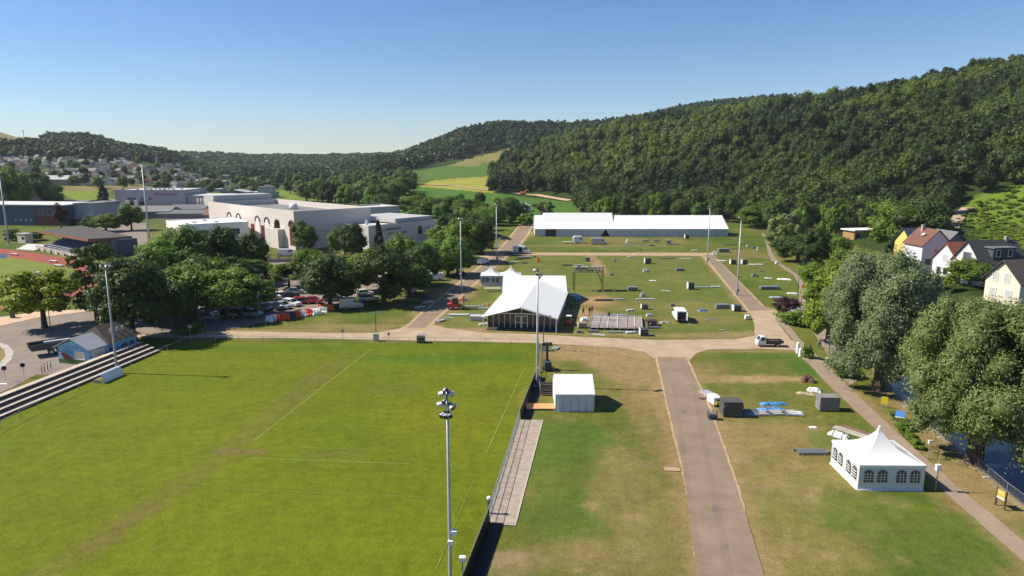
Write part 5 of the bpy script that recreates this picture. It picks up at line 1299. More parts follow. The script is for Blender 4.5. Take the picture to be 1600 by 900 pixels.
t = thing('cross_tent', 'white tent lying crosswise behind the glazed gable tent', 'tent', (BX0, BY0, 0), R(-1))
b = MB(); roofplates(b, BD, -.3, BW + .3, 2.72, 5.25, .3, axis='x'); b.build('roof', M_white, t)
b = MB(); b.box(BW / 2, .03, 0, BW, .06, 2.62); b.box(BW / 2, BD - .03, 0, BW, .06, 2.62); b.build('side_wall', M_wallpvc, t)
for x in (0, BW): b = MB(); b.plate([(x, 0, 0), (x, 0, 2.65), (x, BD / 2, 5.2), (x, BD, 2.65), (x, BD, 0)], .05); b.build('gable_wall', M_wallpvc, t)
# small ribbed tent by the pitch fence
g = G(868, 643); W_ = Xat(928, g.y) - g.x; ev = Zat(616, g.y)
t = thing('ribbed_tent', 'small white tent with ribbed front beside the pitch fence', 'tent', (g.x, g.y, 0), 0)
D_ = 6.2; rg = Zat(585, g.y + D_ / 2)
b = MB(); roofplates(b, D_, -.08, W_ + .08, ev, rg, .1, axis='x'); b.build('roof', M_white, t)
b = MB(); N = 5
for k in range(N):
    x0 = W_ * k / N; P = [(x0 + W_ / N * s, -.02 + .13 * math.sin(math.pi * s) * -1) for s in np.linspace(0, 1, 9)]
    b.add([(p[0], p[1], z) for z in (0, ev * .5, ev - .02) for p in P], [(j * 9 + i, j * 9 + i + 1, (j + 1) * 9 + i + 1, (j + 1) * 9 + i) for j in (0, 1) for i in range(8)])
b.build('ribbed_wall', M_wallpvc, t, smooth=True)
for x in (0.0, W_ - .04): b = MB(); b.plate([(x, 0, 0), (x, 0, ev), (x, D_ / 2, rg - .05), (x, D_, ev), (x, D_, 0)], .04); b.build('gable_wall', M_white if x == 0 else M_wallpvc, t)  # sunward gable white, far gable greyer: sun and shade put into colour
b = MB(); b.box(W_ / 2, D_ - .03, 0, W_, .05, ev); b.build('back_wall', M_wallpvc, t)
b = MB()
for k in range(N + 1): b.box(W_ * k / N, -.03, 0, .07, .1, ev)
b.build('rib', M_alu, t)
b = MB(); b.box(W_ / 2, -.08, ev - .16, W_ + .16, .08, .2); b.build('eave_bar', M_whitepaint, t)
# very long hall tent at the back
g = G(836, 369.5); W_ = Xat(1137, g.y) - g.x; ev = Zat(357.5, g.y); D_ = 20.0
t = thing('long_hall_tent', 'very long white hall tent across the back of the showground', 'tent', (g.x, g.y, 0), 0)
rg = Zat(336.5, g.y + D_ / 2); rg2 = rg + 1.1
b = MB(); roofplates(b, D_, -.2, W_ + .2, ev, rg, .25, axis='x')
b.build('roof', M_white, t)
xa, xb = Xat(848, g.y + 10, 8) - g.x, Xat(956, g.y + 10, 8) - g.x
b = MB(); b.plate([(xa, D_ * .22, ev + (rg - ev) * .44 + .05), (xb, D_ * .22, ev + (rg - ev) * .44 + .05), (xb, D_ / 2, rg2), (xa, D_ / 2, rg2)], .08); b.plate([(xa, D_ / 2, rg2), (xb, D_ / 2, rg2), (xb, D_ * .78, ev + (rg - ev) * .44), (xa, D_ * .78, ev + (rg - ev) * .44)], .08)
for x in (xa, xb): b.face([(x, D_ * .22, ev + (rg - ev) * .44), (x, D_ / 2, rg2), (x, D_ * .78, ev + (rg - ev) * .44)])
b.build('raised_ridge', M_white, t)
nb = 16
for k in range(nb):
    b = MB(); x0 = W_ * k / nb; b.box(x0 + W_ / nb / 2, .03, 0, W_ / nb - .1, .06, ev - .05)
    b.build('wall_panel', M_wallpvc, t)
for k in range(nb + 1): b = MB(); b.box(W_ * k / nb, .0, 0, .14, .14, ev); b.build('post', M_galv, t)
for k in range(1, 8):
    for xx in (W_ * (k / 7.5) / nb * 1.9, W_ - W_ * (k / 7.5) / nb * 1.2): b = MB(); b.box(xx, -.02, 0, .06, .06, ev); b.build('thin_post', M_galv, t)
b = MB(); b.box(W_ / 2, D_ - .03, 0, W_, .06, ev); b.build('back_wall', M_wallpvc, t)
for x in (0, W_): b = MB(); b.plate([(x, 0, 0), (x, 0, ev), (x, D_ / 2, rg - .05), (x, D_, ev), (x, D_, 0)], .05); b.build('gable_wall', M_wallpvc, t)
x = Xat(860.5, g.y) - g.x; b = MB(); b.box(x, -.06, 0, 4.4, .08, ev - .15); b.build('brown_door', mat("dark_brown_board", (0.075, 0.045, 0.035), .7, .2, 1), t)
x = Xat(946, g.y) - g.x; b = MB(); b.plate([(x - 1.9, -.08, .02), (x + 1.9, -.08, .02), (x + .1, -.08, ev - .3), (x - .1, -.08, ev - .3)], .05); b.build('open_flap', M_black, t)  # black panel painting the shaded inside of the opening

# ------------------------------------------------------------------ floodlight masts
def mast(px, pyb, pyt, label, heads, r=.16, y=None, cameras=(), base_box=True, z0=0):
    """a tapered steel mast; heads = list of (dx, dy, dz below the top, yaw)"""
    if y is None: g = G(px, pyb); x, y = g.x, g.y
    else: x = Xat(px, y, 0)
    h = Zat(pyt, y)
    t = thing('floodlight_mast', label, 'floodlight', (x, y, z0), 0)
    b = MB(); b.lathe([(r * 1.35, 0), (r, 1.2), (r * .55, h)], 10); b.build('pole', M_galv, t, smooth=True)
    b = MB(); b.box(0, 0, 0, r * 5, r * 5, .12); b.build('base_plate', M_concrete, t)
    lv = sorted(set(q[2] for q in heads))
    for z in lv:
        xs = [q for q in heads if q[2] == z]; b = MB()
        for q in xs: b.bar((0, 0, h - z), (q[0], q[1], h - z), .045)
        b.build('cross_arm', M_darksteel, t)
    for dx, dy, dz, yaw in heads:
        b = MB(); c, s_ = math.cos(yaw), math.sin(yaw); ax = Vector((c, s_, -.55)).normalized(); p = Vector((dx, dy, h - dz))
        b.bar(p - ax * .18, p + ax * .08, .13, 10, .20); b.bar(p + ax * .08, p + ax * .15, .21, 10, .21)
        o = b.build('floodlight', M_alu, t); b = MB(); b.bar(p + ax * .15, p + ax * .165, .18, 10); b.build('lens', M_glass, o)
        b = MB(); b.box(p.x - ax.x * .2, p.y - ax.y * .2, p.z + .09, .18, .18, .12); b.build('ballast', M_darksteel, o)
    for z, sx in cameras:
        b = MB(); b.box(sx * .32, -.1, z, .34, .34, .30); b.bar((0, 0, z), (sx * .3, -.1, z + .1), .05); b.build('loudspeaker', M_whitepaint, t)
    if base_box: b = MB(); b.box(.32, -.1, .9, .3, .25, .7); b.build('junction_box', M_pvcgrey, t)
    return t
mast(705, 920, 612, 'near tall floodlight mast in front with a cluster of nine lamps', [(-.32, -.1, .1, 2.6), (-.08, .2, .0, 2.0), (.22, .1, .15, .6), (-.42, -.1, .8, 2.9), (-.18, .25, .8, 2.0), (.36, 0, .95, .2), (.3, -.2, .95, -.8), (-.28, -.22, 1.5, -2.2), (-.05, -.3, 1.5, -1.8), (.14, -.2, 1.5, -1.2)], .14, 41.6, [(6.6, 1), (5.9, .2)])
mast(839, 604, 421, 'tall floodlight mast between pitch fence and small ribbed tent', [(-.4, 0, .1, 2.6), (.0, .3, .1, 1.5), (-.1, -.3, .55, -1.8), (.45, .1, .8, .3), (.15, -.3, 1.0, -1.1)], .17, None, [(10.2, 1), (2.6, .6)])
mast(183, 583, 415, 'floodlight mast standing at the front of the spectator terrace', [(-.6, 0, .1, 2.6), (0, 0, 0, .3), (.6, 0, .1, .2), (.3, -.3, .1, -.6)], .17)
mast(721, 458, 341, 'floodlight mast beside the left road nearest the crossing', [(-.3, 0, .1, 2.8), (.3, 0, .1, .2)], .16, None, [(11.5, -.8), (4.5, -.8), (1.8, 1)])
mast(776, 410, 319, 'floodlight mast at the far end of the left road by the cross path', [(-.3, 0, .1, 2.8), (.3, 0, .1, .2)], .18, None, [(7.5, -.8)])
mast(1105, 412, 322, 'floodlight mast at the corner of cross path and right road', [(-.3, 0, .1, 2.8), (.25, 0, .1, .2)], .18)
mast(1151, 462, 340, 'floodlight mast standing in the middle of the right road', [(-.5, 0, .0, 2.9), (-.2, 0, .1, .2)], .19)
mast(233, 373, 258, 'stadium floodlight mast with slim crown left of the low white building', [(-.9, 0, .2, 3.0), (-.3, 0, .1, 2.8), (.3, 0, .1, .2), (.8, 0, .2, .1), (-.5, 0, 2.5, 2.9), (.4, 0, 2.5, .1)], .36, base_box=False)
mast(14, 382, 268, 'stadium floodlight mast at the far left edge by the running track', [(.9, 0, .1, .1), (.4, 0, .1, .3), (-.4, 0, .1, 2.8)], .36, base_box=False)
def lamp(px, pyb, pyt, label, arms=((0, 0),), base=False, name='street_lamp', z=0.0):
    g = G(px, pyb, z); h = Zat(pyt, g.y) - z
    t = thing(name, label, 'lamp', (g.x, g.y, z), 0)
    b = MB(); b.lathe([(.10, 0), (.08, .8), (.05, h)], 8); b.build('pole', M_darksteel, t)
    for dx, dy in arms:
        b = MB(); b.bar((0, 0, h - .05), (dx, dy, h), .03); b.box(dx, dy, h - .02, .55, .3, .14, 0, .7); b.build('lamp_head', M_pvcgrey, t)
    if base: b = MB(); b.box(.05, -.3, 0, .9, .7, 1.35); b.build('cabinet', M_clad2, t)
    return t
lamp(588, 532, 489, 'twin-armed lamp post with grey cabinet at the pitch end by the crossing', ((-.8, 0), (.8, 0), (0, .2)), True)
lamp(849, 547, 494, 'lamp post with wide flat head in front of the glazed tent', ((-.7, 0), (.3, 0), (1.0, 0)), True)
lamp(322, 527, 486, 'lamp post at the car park entrance', ((-.3, 0),)); lamp(80, 520, 468, 'lamp post beside the yellow-green tree', ((-.5, 0), (.3, 0)))
lamp(1249, 512, 462, 'lamp post at the bend of the riverside path', ((-.9, 0),)); lamp(1294, 567, 532, 'lamp post between the two paths, above the cyclist', ((-.3, 0),))
lamp(68, 357, 325, 'lamp post in front of the dark blue hall', ((-.2, 0),)); lamp(1246, 462, 424, 'thin post with red box beside the curving path', ((.3, 0),)); lamp(340, 513, 487, 'small lamp post beside the parked car at the car park entrance', ((0, 0),))
lamp(412, 404, 352, 'pale lamp post in front of the hall arches', ((-.4, 0),)); lamp(468, 404, 350, 'pale lamp post left of the round tree before the hall', ((-.4, 0),))

# ------------------------------------------------------------------ pitch surroundings: terrace, railings, fence, dugout
P0, P1 = G(0, 655), G(250, 549.5); dT = (P1 - P0); LT = dT.length; aT = math.atan2(dT.y, dT.x)
EXT = 14
t = thing('spectator_terrace', 'long stepped spectator terrace along the left of the pitch', 'terrace', tuple(P0 - dT.normalized() * EXT), aT)
M_step = mat("cream_concrete_step", (0.50, 0.42, 0.34), .9, .2, .9)
M_riser = mat("brown_riser_shade_and_post", (0.10, 0.07, 0.055), .8, .3, 1.5)  # shade of the step faces painted dark brown; also wooden board posts
for k in range(4):
    b = MB(); b.box((LT + EXT) / 2, .45 + k * .95, 0, LT + EXT, .95, .34 + k * .42); s_ = b.build('step', M_step, t)
    b = MB(); b.box((LT + EXT) / 2, -.06 + k * .95, .02 if k == 0 else -.08 + k * .42, LT + EXT, .06, .30 if k == 0 else .40); b.build('riser_shade_strip', M_riser, s_)
def railing(pts, h, step, label, name='railing', rails=(1.0,), r=.025, m=None, mesh_=False, px=True, z=0.0):
    P = [G(*p) for p in pts] if px else [Vector((p[0], p[1], 0)) for p in pts]; m = m or M_galv
    t = thing(name, label, 'railing' if name == 'railing' else 'fence', tuple(P[0]), 0); o = P[0]
    rb = MB(); posts = []
    for a, b_ in zip(P[:-1], P[1:]):
        L = (b_ - a).length; n = max(int(round(L / step)), 1)
        for k in range(n + (1 if b_ is P[-1] else 0)): posts.append(a + (b_ - a) * k / n - o)
        for f in rails: rb.bar(a - o + Vector((0, 0, h * f + z)), b_ - o + Vector((0, 0, h * f + z)), r, 5)
    if len(rails): rb.build('rail', m, t)
    for p in posts: b = MB(); b.bar((p.x, p.y, z), (p.x, p.y, h + z), r * 1.2, 5); b.build('post', m, t)
    return t
railing([(-30, 688), (60, 640), (250, 556), (262, 549)], 1.05, 3.4, 'low thin railing between terrace and pitch', r=.03)
railing([(262, 549), (300, 533), (560, 536), (720, 537), (838, 540)], 1.0, 4.2, 'thin railing along the far end of the pitch', r=.028)
railing([(1290, 500), (1300, 560)], 1.0, 4, 'thin railing beside the footpath', r=.03)
railing([(1260, 640), (1265, 640)], .01, 1, 'small drain rail lying on the bank', r=.02) if False else None
FA, FB, FC, FD_, FE = G(718, 935), G(763, 817), G(812, 656), G(838, 590), G(842, 540)
fence = thing('pitch_fence', 'long wire fence between pitch and showground, partly hung with black sheeting', 'fence', tuple(FA), 0)
HF = 1.35
def fseg(a, b_, n):
    for k in range(n + 1):
        p = a + (b_ - a) * k / n - FA; b = MB(); b.bar(p, p + Vector((0, 0, HF)), .035, 6); b.build('post', M_galv, fence)
    m_ = MB(); q0, q1 = a - FA, b_ - FA
    for z in (.1, HF * .5, HF): m_.bar(q0 + Vector((0, 0, z)), q1 + Vector((0, 0, z)), .028, 5)
    return m_, q0, q1
for a, b_, n, black in ((FA, FB, 4, 1), (FB, FC, 11, 0), (FC, FD_, 5, 1), (FD_, FE, 6, 0)):
    m_, q0, q1 = fseg(a, b_, n)
    if not black:
        L = (q1 - q0).length
        for k in range(int(L / .22)): p = q0 + (q1 - q0) * (k * .22 / L); m_.bar(p + Vector((0, 0, .1)), p + Vector((0, 0, HF)), .006, 3)
        for z in np.arange(.2, HF, .2): m_.bar(q0 + Vector((0, 0, z)), q1 + Vector((0, 0, z)), .006, 3)
    m_.build('wire_panel', M_galv, fence)
    if black:
        s_ = MB(); N = 60; R_ = []; dv = (q1 - q0).normalized(); nv_ = Vector((dv.y, -dv.x, 0))
        for k in range(N + 1):
            p = q0 + (q1 - q0) * k / N + nv_ * (.05 + .035 * math.sin(k * 1.7)); R_ += [p + Vector((0, 0, HF - .04 - .03 * (k % 5 == 0))), p + nv_ * .04 + Vector((0, 0, .6)), p + nv_ * .10 + Vector((0, 0, .01))]
        s_.add(R_, [(3 * k + j, 3 * k + 1 + j, 3 * k + 4 + j, 3 * k + 3 + j) for k in range(N) for j in (0, 1)]); s_.build('black_sheet', M_black, fence, smooth=True)
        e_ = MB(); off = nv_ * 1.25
        e_.plate([q0 + nv_ * .12 + Vector((0, 0, .06)), q1 + nv_ * .12 + Vector((0, 0, .06)), q1 + off + Vector((0, 0, .06)), q0 + off + Vector((0, 0, .06))], .03); e_.build('painted_fence_shadow', M_black, fence)  # black strip laid as the fence's cast shadow on the ground
g = G(764, 803); t = thing('white_post_box', 'white-capped service post by the brick paving', 'post', (g.x, g.y, 0), 0)
b = MB(); b.box(0, 0, 0, .24, .24, 1.45); b.build('post', M_pvcgrey, t); b = MB(); b.lathe([(.19, 1.45), (.2, 1.6), (.12, 1.68)], 10); b.build('cap', M_whitepaint, t)
g = G(718, 905); t = thing('fence_box', 'white box on the near end of the pitch fence', 'box', (g.x + .2, g.y + .5, 0), 0)
b = MB(); b.box(0, 0, 0, .1, .1, 1.2); b.build('post', M_galv, t); b = MB(); b.box(0, 0, 1.2, .5, .4, .35); b.build('case', M_whitepaint, t)
D0, D1 = G(151, 599), G(183, 585); dd = D1 - D0
t = thing('team_dugout', 'white curved team dugout beside the terrace floodlight', 'dugout', tuple(D0), math.atan2(dd.y, dd.x)); L = dd.length
b = MB(); pr = [(-.5 + .75 * (1 - math.cos(a)), 1.35 * math.sin(a)) for a in np.linspace(0, math.pi / 2, 7)]
vs = [(x, -.55 + p[0], p[1]) for x in (0, L) for p in pr]; b.add(vs, [(i, i + 1, i + 8, i + 7) for i in range(6)]); b.build('shell', M_whitepaint, t, smooth=True)
b = MB(); b.box(L / 2, .2, .4, L - .2, .35, .06); b.build('bench', M_wood, t)
b = MB()
for x in (.1, L - .1): b.box(x, .1, 0, .06, .9, .45)
b.build('frame', M_galv, t)
g = G(843, 640); t = thing('orange_ramp', 'orange plywood walkway from pitch fence to small ribbed tent', 'ramp', (G(822, 641).x, G(822, 641).y, 0), 0)
L = G(868, 641).x - G(822, 641).x; b = MB(); b.box(L / 2, .85, .18, L - .05, 1.9, .08); b.build('deck', M_ply, t); b = MB(); [b.box(L / 2, y, 0, L - .1, .12, .18) for y in (.05, .85, 1.65)]; b.build('bearer', M_pallet, t)
g = G(844, 618); t = thing('folded_stage_rack', 'dark steel rack of folded decking behind the small ribbed tent', 'rack', (g.x, g.y, 0), 0)
L = 2.7
for k in range(5): b = MB(); b.box(L / 2, .1 + k * .75, .25 + .10 * k, L, .5, .14); b.build('deck_panel', mat("dark_brown_decking", (0.045, 0.032, 0.03), .6, .2, 2), t)
b = MB(); [b.bar((x, y, 0), (x, y, 1.2), .03) for x in (0, L) for y in (0, 1.5, 3.1)]; [b.bar((x, 0, 1.1), (x, 3.1, 1.1), .03) for x in (0, L)]; b.bar((0, 1.5, 1.1), (L, 1.5, 1.1), .03); b.build('rack_frame', M_galv, t)
g = G(855, 578); t = thing('generator_tower', 'dark light-tower machine on outriggers behind the small ribbed tent', 'light tower', (g.x, g.y, 0), .1)
b = MB(); b.box(0, 0, .3, 1.1, 2.0, 1.1, 0, .9); b.build('housing', M_darksteel, t)
b = MB(); b.box(0, .2, 1.4, .35, .35, 2.4); b.build('tower', M_darksteel, t)
for x, y in ((-1.1, -1.3), (1.1, -1.3), (-1.1, 1.3), (1.1, 1.3)): b = MB(); b.bar((0, y * .4, .45), (x, y, .1), .06); b.box(x, y, 0, .3, .3, .1); b.build('outrigger', M_darksteel, t)
for x in (-.5, 0, .5): b = MB(); b.box(x, .2, 3.7, .42, .2, .5); b.build('lamp_panel', M_blackcar, t)
for k, x in enumerate((-.45, .45)): b = MB(); b.lathe([(.28, -.09), (.28, .09)], 12, (x * 1.3, 0, .28), 'x'); b.build('wheel', M_rubber, t)
g = G(868, 545); t = thing('aluminium_panel_bundle', 'bundle of aluminium rails lying by the lamp post before the glazed tent', 'bundle', (g.x, g.y, 0), 1.2)
for k in range(4): b = MB(); b.box(0, -.4 + k * .27, .02, 1.6, .16, .22); b.build('rail', M_alu, t)
g = G(658, 535); t = thing('dark_crate', 'dark crate on the edge of the gravel road at the pitch end', 'crate', (g.x, g.y, .03), 0)
b = MB(); b.box(0, 0, 0, 1.35, 1.1, 1.15); b.build('box', M_darksteel, t); b = MB(); b.box(0, 0, 1.15, 1.42, 1.18, .07); b.build('lid', M_greycar, t); b = MB(); b.box(0, -.57, .35, 1.36, .05, .1); b.build('band', M_galv, t)
for px, py, w_, lb in ((536, 535, .5, 'thin sign post behind the far pitch railing'), (298, 528, .6, 'slim sign post at the gravel road left end'), (608, 540, .4, 'thin sign post right of the grey cabinet')):
    g = G(px, py); t = thing('sign_post', lb, 'sign', (g.x, g.y, 0), .2); b = MB(); b.bar((0, 0, 0), (0, 0, 2.4), .04); b.build('post', M_galv, t); b = MB(); b.box(0, -.05, 1.8, w_, .04, .55); b.build('plate', M_clad2, t)

# ------------------------------------------------------------------ vehicles
def wheels(t, xs, w, r, tw=.2, steel=True):
    for x in xs:
        for s_ in (-1, 1):
            b = MB(); b.lathe([(r * .72, -tw / 2), (r, -tw / 2 + .03), (r, tw / 2 - .03), (r * .72, tw / 2)], 14, (x, s_ * (w / 2 - tw * .35), r), 'y'); o = b.build('wheel', M_rubber, t)
            b = MB(); b.lathe([(r * .6, -tw / 2 - .012), (r * .6, tw / 2 + .012)], 10, (x, s_ * (w / 2 - tw * .35), r), 'y'); b.build('rim', M_silver, o)
def lights(t, xf, xr, w, z):
    for s_ in (-1, 1):
        b = MB(); b.box(xf, s_ * w * .36, z, .06, .30, .14); b.build('headlight', M_alu, t)
        b = MB(); b.box(xr, s_ * w * .38, z + .08, .06, .18, .22); b.build('tail_light', M_redpl, t)
CARP = {}
def car(kind, px, py, rz, paint, label, group=None, z=0.05, sc=1.0, name='parked_car'):
    key = (kind, paint.name)
    g = G(px, py)
    if key in CARP:
        return dup(CARP[key], (g.x, g.y, z), rz, label, group)
    t = thing(name, label, 'car', (g.x, g.y, z), rz, group); CARP[key] = t
    if kind == 'estate': LB, W2 = [(-2.2, .32), (-2.25, .75), (-2.15, .98), (.95, .98), (2.0, .82), (2.2, .6), (2.2, .32)], .89; bot, top, zt = (-2.13, 1.05), (-1.85, .25), 1.50
    elif kind == 'suv': LB, W2 = [(-2.2, .38), (-2.25, .85), (-2.15, 1.10), (1.0, 1.10), (2.05, .98), (2.2, .7), (2.2, .38)], .93; bot, top, zt = (-2.12, 1.1), (-1.8, .35), 1.70
    else: LB, W2 = [(-1.95, .32), (-2.0, .7), (-1.9, .95), (.95, .95), (1.85, .8), (2.0, .58), (2.0, .32)], .86; bot, top, zt = (-1.75, 1.0), (-1.15, .2), 1.46
    zs = LB[2][1]
    b = MB(); n = len(LB); b.add([(p[0], s_ * W2 * (1 if p[1] < zs - .1 else .93), p[1]) for s_ in (-1, 1) for p in LB], [tuple(range(n))[::-1], tuple(range(n, 2 * n))] + [(i, (i + 1) % n, (i + 1) % n + n, i + n) for i in range(n)])
    bd = b.build('body', paint, t)
    b = MB(); wb, wt = W2 * .92, W2 * .74
    b.add([(bot[0], -wb, zs), (bot[1], -wb, zs), (bot[1], wb, zs), (bot[0], wb, zs), (top[0], -wt, zt), (top[1], -wt, zt), (top[1], wt, zt), (top[0], wt, zt)], [(3, 2, 1, 0), (4, 5, 6, 7), (0, 1, 5, 4), (1, 2, 6, 5), (2, 3, 7, 6), (3, 0, 4, 7)]); b.build('cabin_glass', M_glass, t)
    b = MB(); b.box((top[0] + top[1]) / 2, 0, zt - .02, top[1] - top[0] + .1, wt * 2 + .08, .07, 0, .94)
    mid = (bot[0] + bot[1]) / 2
    for s_ in (-1, 1):
        for (xb, xt) in ((bot[0] + .05, top[0] + .05), (mid, mid), (bot[1] - .05, top[1] - .05)): b.bar((xb, s_ * wb, zs), (xt, s_ * wt, zt), .05, 4)
    b.build('roof', paint, t)
    wheels(t, (-1.35, 1.35), W2 * 2, .33); lights(t, LB[-2][0] - .02, LB[0][0] - .03, W2 * 2, .62)
    return t
def van(px, py, rz, paint, label, L=5.6, H=2.5, W_=2.0, z=0.03, rear_open=False, side_open=False, glass=False, name='panel_van', group=None):
    g = G(px, py); t = thing(name, label, 'van', (g.x, g.y, z), rz, group)
    f = L / 2; pr = [(-f, .35), (-f, H - .12), (-f + .15, H), (f - 1.95, H), (f - 1.55, H - .15), (f - .85, 1.35), (f - .15, 1.12), (f, .9), (f, .35)]
    b = MB(); n = len(pr); W2 = W_ / 2
    b.add([(p[0], s_ * W2 * (1 if p[1] < 1.4 else .92), p[1]) for s_ in (-1, 1) for p in pr], [tuple(range(n))[::-1], tuple(range(n, 2 * n))] + [(i, (i + 1) % n, (i + 1) % n + n, i + n) for i in range(n)]); b.build('body', paint, t)
    b = MB(); b.plate([(f - 1.50, -W2 * .84, H - .2), (f - 1.50, W2 * .84, H - .2), (f - .86, W2 * .86, 1.40), (f - .86, -W2 * .86, 1.40)], -.03); b.build('windscreen', M_glass, t)
    for s_ in (-1, 1):
        b = MB(); y = s_ * W2 * .965; b.plate([(f - 2.0, y, 1.45), (f - 1.05, y + s_ * .015, 1.45), (f - 1.6, y - s_ * .03, H - .35), (f - 2.0, y - s_ * .03, H - .35)], .03 * s_); b.build('side_window', M_glass, t)
        if glass:
            for a, c in ((-f + .3, -f + 1.5), (-f + 1.7, f - 2.2)): b = MB(); b.box((a + c) / 2, s_ * W2 * .955, 1.45, c - a, .06, H - 1.85); b.build('side_window', M_glass, t)
        b = MB(); b.box(f - 1.1, s_ * (W2 + .12), 1.35, .12, .22, .3); b.build('mirror', M_blackcar, t)
    if rear_open:
        b = MB(); b.box(-f - .01, 0, .55, .04, W_ * .84, H - .85); b.build('open_load_bay', M_black, t)  # black panel painting the shaded interior behind the doors
        for s_ in (-1, 1): b = MB(); b.box(-f - .02 - .42, s_ * (W2 * .98), .5, .85, .06, H - .75); b.build('rear_door', paint, t)
    else:
        b = MB(); b.box(-f - .01, 0, 1.45, .04, W_ * .8, H - 1.95); b.build('rear_window', M_glass, t)
    if side_open: b = MB(); b.box(-.2, -W2 - .01, .5, 1.3, .04, H - .8); b.build('open_side_door', M_black, t)  # black panel painting the shaded interior at the side door
    b = MB(); b.box(0, 0, .3, L + .12, W_ * .96, .2); b.build('bumper', M_darksteel, t)
    wheels(t, (-f + 1.1, f - .95), W_, .35, .22); lights(t, f + .0, -f - .03, W_, .75)
    return t
van(1061, 499, R(86), M_vanwhite, 'white van with rear doors wide open right of the stage frame', 5.4, 2.3, rear_open=True)
van(815, 396, R(-12), M_vanwhite, 'white van with open dark side door at the left end of the cross path', 5.6, 2.5, side_open=True)
van(936, 382, R(-4), M_silver, 'silver panel van parked before the long hall tent', 5.8, 2.4)
van(549, 482, R(14), M_silver, 'silver panel van in tree shade at the right of the plastic barriers', 4.9, 2.3)
van(755, 413, R(60), M_vanwhite, 'white car-van driving down the left road away from camera', 4.4, 1.9, 1.8, .07, glass=True)
van(678, 438, R(190), M_vanwhite, 'white people-carrier on the grass under the dark trees by the left road', 5.0, 1.95, 1.9, glass=True)
van(642, 458, R(-100), M_silver, 'silver small van in deep tree shade beside the left road', 4.6, 2.1, 1.85)
van(660, 428, R(170), M_vanwhite, 'white van half hidden behind the trees by the left road', 5.0, 2.2)
van(448, 400, R(6), M_vanwhite, 'white delivery van parked on the road before the hall terrace', 5.4, 2.3)
g = G(903, 380); t = thing('tow_trailer', 'small white caravan trailer with a flat trailer before the long hall tent', 'trailer', (g.x, g.y, 0), R(2))
b = MB(); b.xprism([(-1.8, .6), (-1.9, 2.3), (-1.4, 2.7), (1.2, 2.7), (1.8, 1.7), (1.7, .6)], -1.05, 1.05); b.build('body', M_vanwhite, t); b = MB(); b.box(.9, -1.06, 1.5, .9, .04, .6); b.build('window', M_glass, t); wheels(t, (0,), 2.1, .33)
b = MB(); b.box(-4.2, -.3, .5, 3.6, 1.8, .12); b.build('flat_bed', M_alu, t); b = MB(); b.bar((-2.4, -.3, .55), (-1.7, 0, .6), .05); b.build('drawbar', M_darksteel, t)
# pick-up truck on the gravel junction
g = G(1201, 541); t = thing('tipper_truck', 'small white tipper truck with dark load bed on the right of the crossing', 'truck', (g.x, g.y, .05), R(178)); t.scale = (.80, .80, .80)
b = MB(); b.xprism([(.9, .45), (.9, 2.1), (1.1, 2.2), (1.9, 2.2), (2.45, 1.35), (2.6, .9), (2.6, .45)], -.92, .92); b.build('cab', M_vanwhite, t)
b = MB(); b.plate([(1.97, -.78, 2.1), (1.97, .78, 2.1), (2.42, .8, 1.42), (2.42, -.8, 1.42)], -.03); b.build('windscreen', M_glass, t)
for s_ in (-1, 1): b = MB(); b.box(1.55, s_ * .925, 1.35, .75, .03, .65); b.build('side_window', M_glass, t)
b = MB(); b.box(-1.0, 0, .8, 3.5, 1.9, .1); [b.box(-1.0, s_ * .93, .9, 3.5, .05, .45) for s_ in (-1, 1)]; b.box(-2.73, 0, .9, .05, 1.9, .45); b.box(.72, 0, .9, .06, 1.9, .95); b.build('load_bed', M_darksteel, t)
b = MB(); b.box(-1.1, 0, .9, 2.9, 1.5, .35, 0, .7); b.build('load', mat("dark_rubble_load", (0.07, 0.05, 0.045), .8, .5, 4), t)
b = MB(); b.box(0, 0, .42, 5.0, .8, .3); b.build('chassis', M_darksteel, t); wheels(t, (-1.6, 1.75), 1.8, .36); lights(t, 2.62, -2.78, 1.8, .7)
# red telehandler forklift
g = G(712, 483); t = thing('red_forklift', 'red telescopic forklift beside the left road', 'forklift', (g.x, g.y, 0), R(6))
b = MB(); b.xprism([(-1.7, .5), (-1.75, 1.25), (-.9, 1.35), (1.3, 1.05), (1.5, .5)], -.85, .85); b.build('body', mat("forklift_red", (0.48, 0.05, 0.03), .35, .12, 2), t)
b = MB(); b.box(-.1, -.35, 1.2, 1.3, .9, 1.15, 0, .85); b.build('cab', M_glass, t); b = MB(); b.box(-.1, -.35, 2.35, 1.35, .95, .08); [b.bar((-.1 + a * .62, -.35 + c * .43, 1.2), (-.1 + a * .55, -.35 + c * .38, 2.35), .05) for a in (-1, 1) for c in (-1, 1)]; b.build('cab_frame', M_blackcar, t)
b = MB(); b.box(1.75, 0, .25, .2, 1.2, 2.6); b.build('fork_mast', M_darksteel, t); b = MB(); b.bar((-1.2, .5, 1.6), (1.7, .4, 2.0), .16, 6); b.build('boom', M_redpl, t)
for s_ in (-.4, .4): b = MB(); b.box(2.4, s_, .2, 1.3, .12, .06); b.build('fork', M_darksteel, t)
b = MB(); b.bar((1.8, 0, 2.7), (3.2, .4, 3.4), .08); b.build('jib', M_galv, t); wheels(t, (-1.1, 1.0), 1.9, .5, .35)
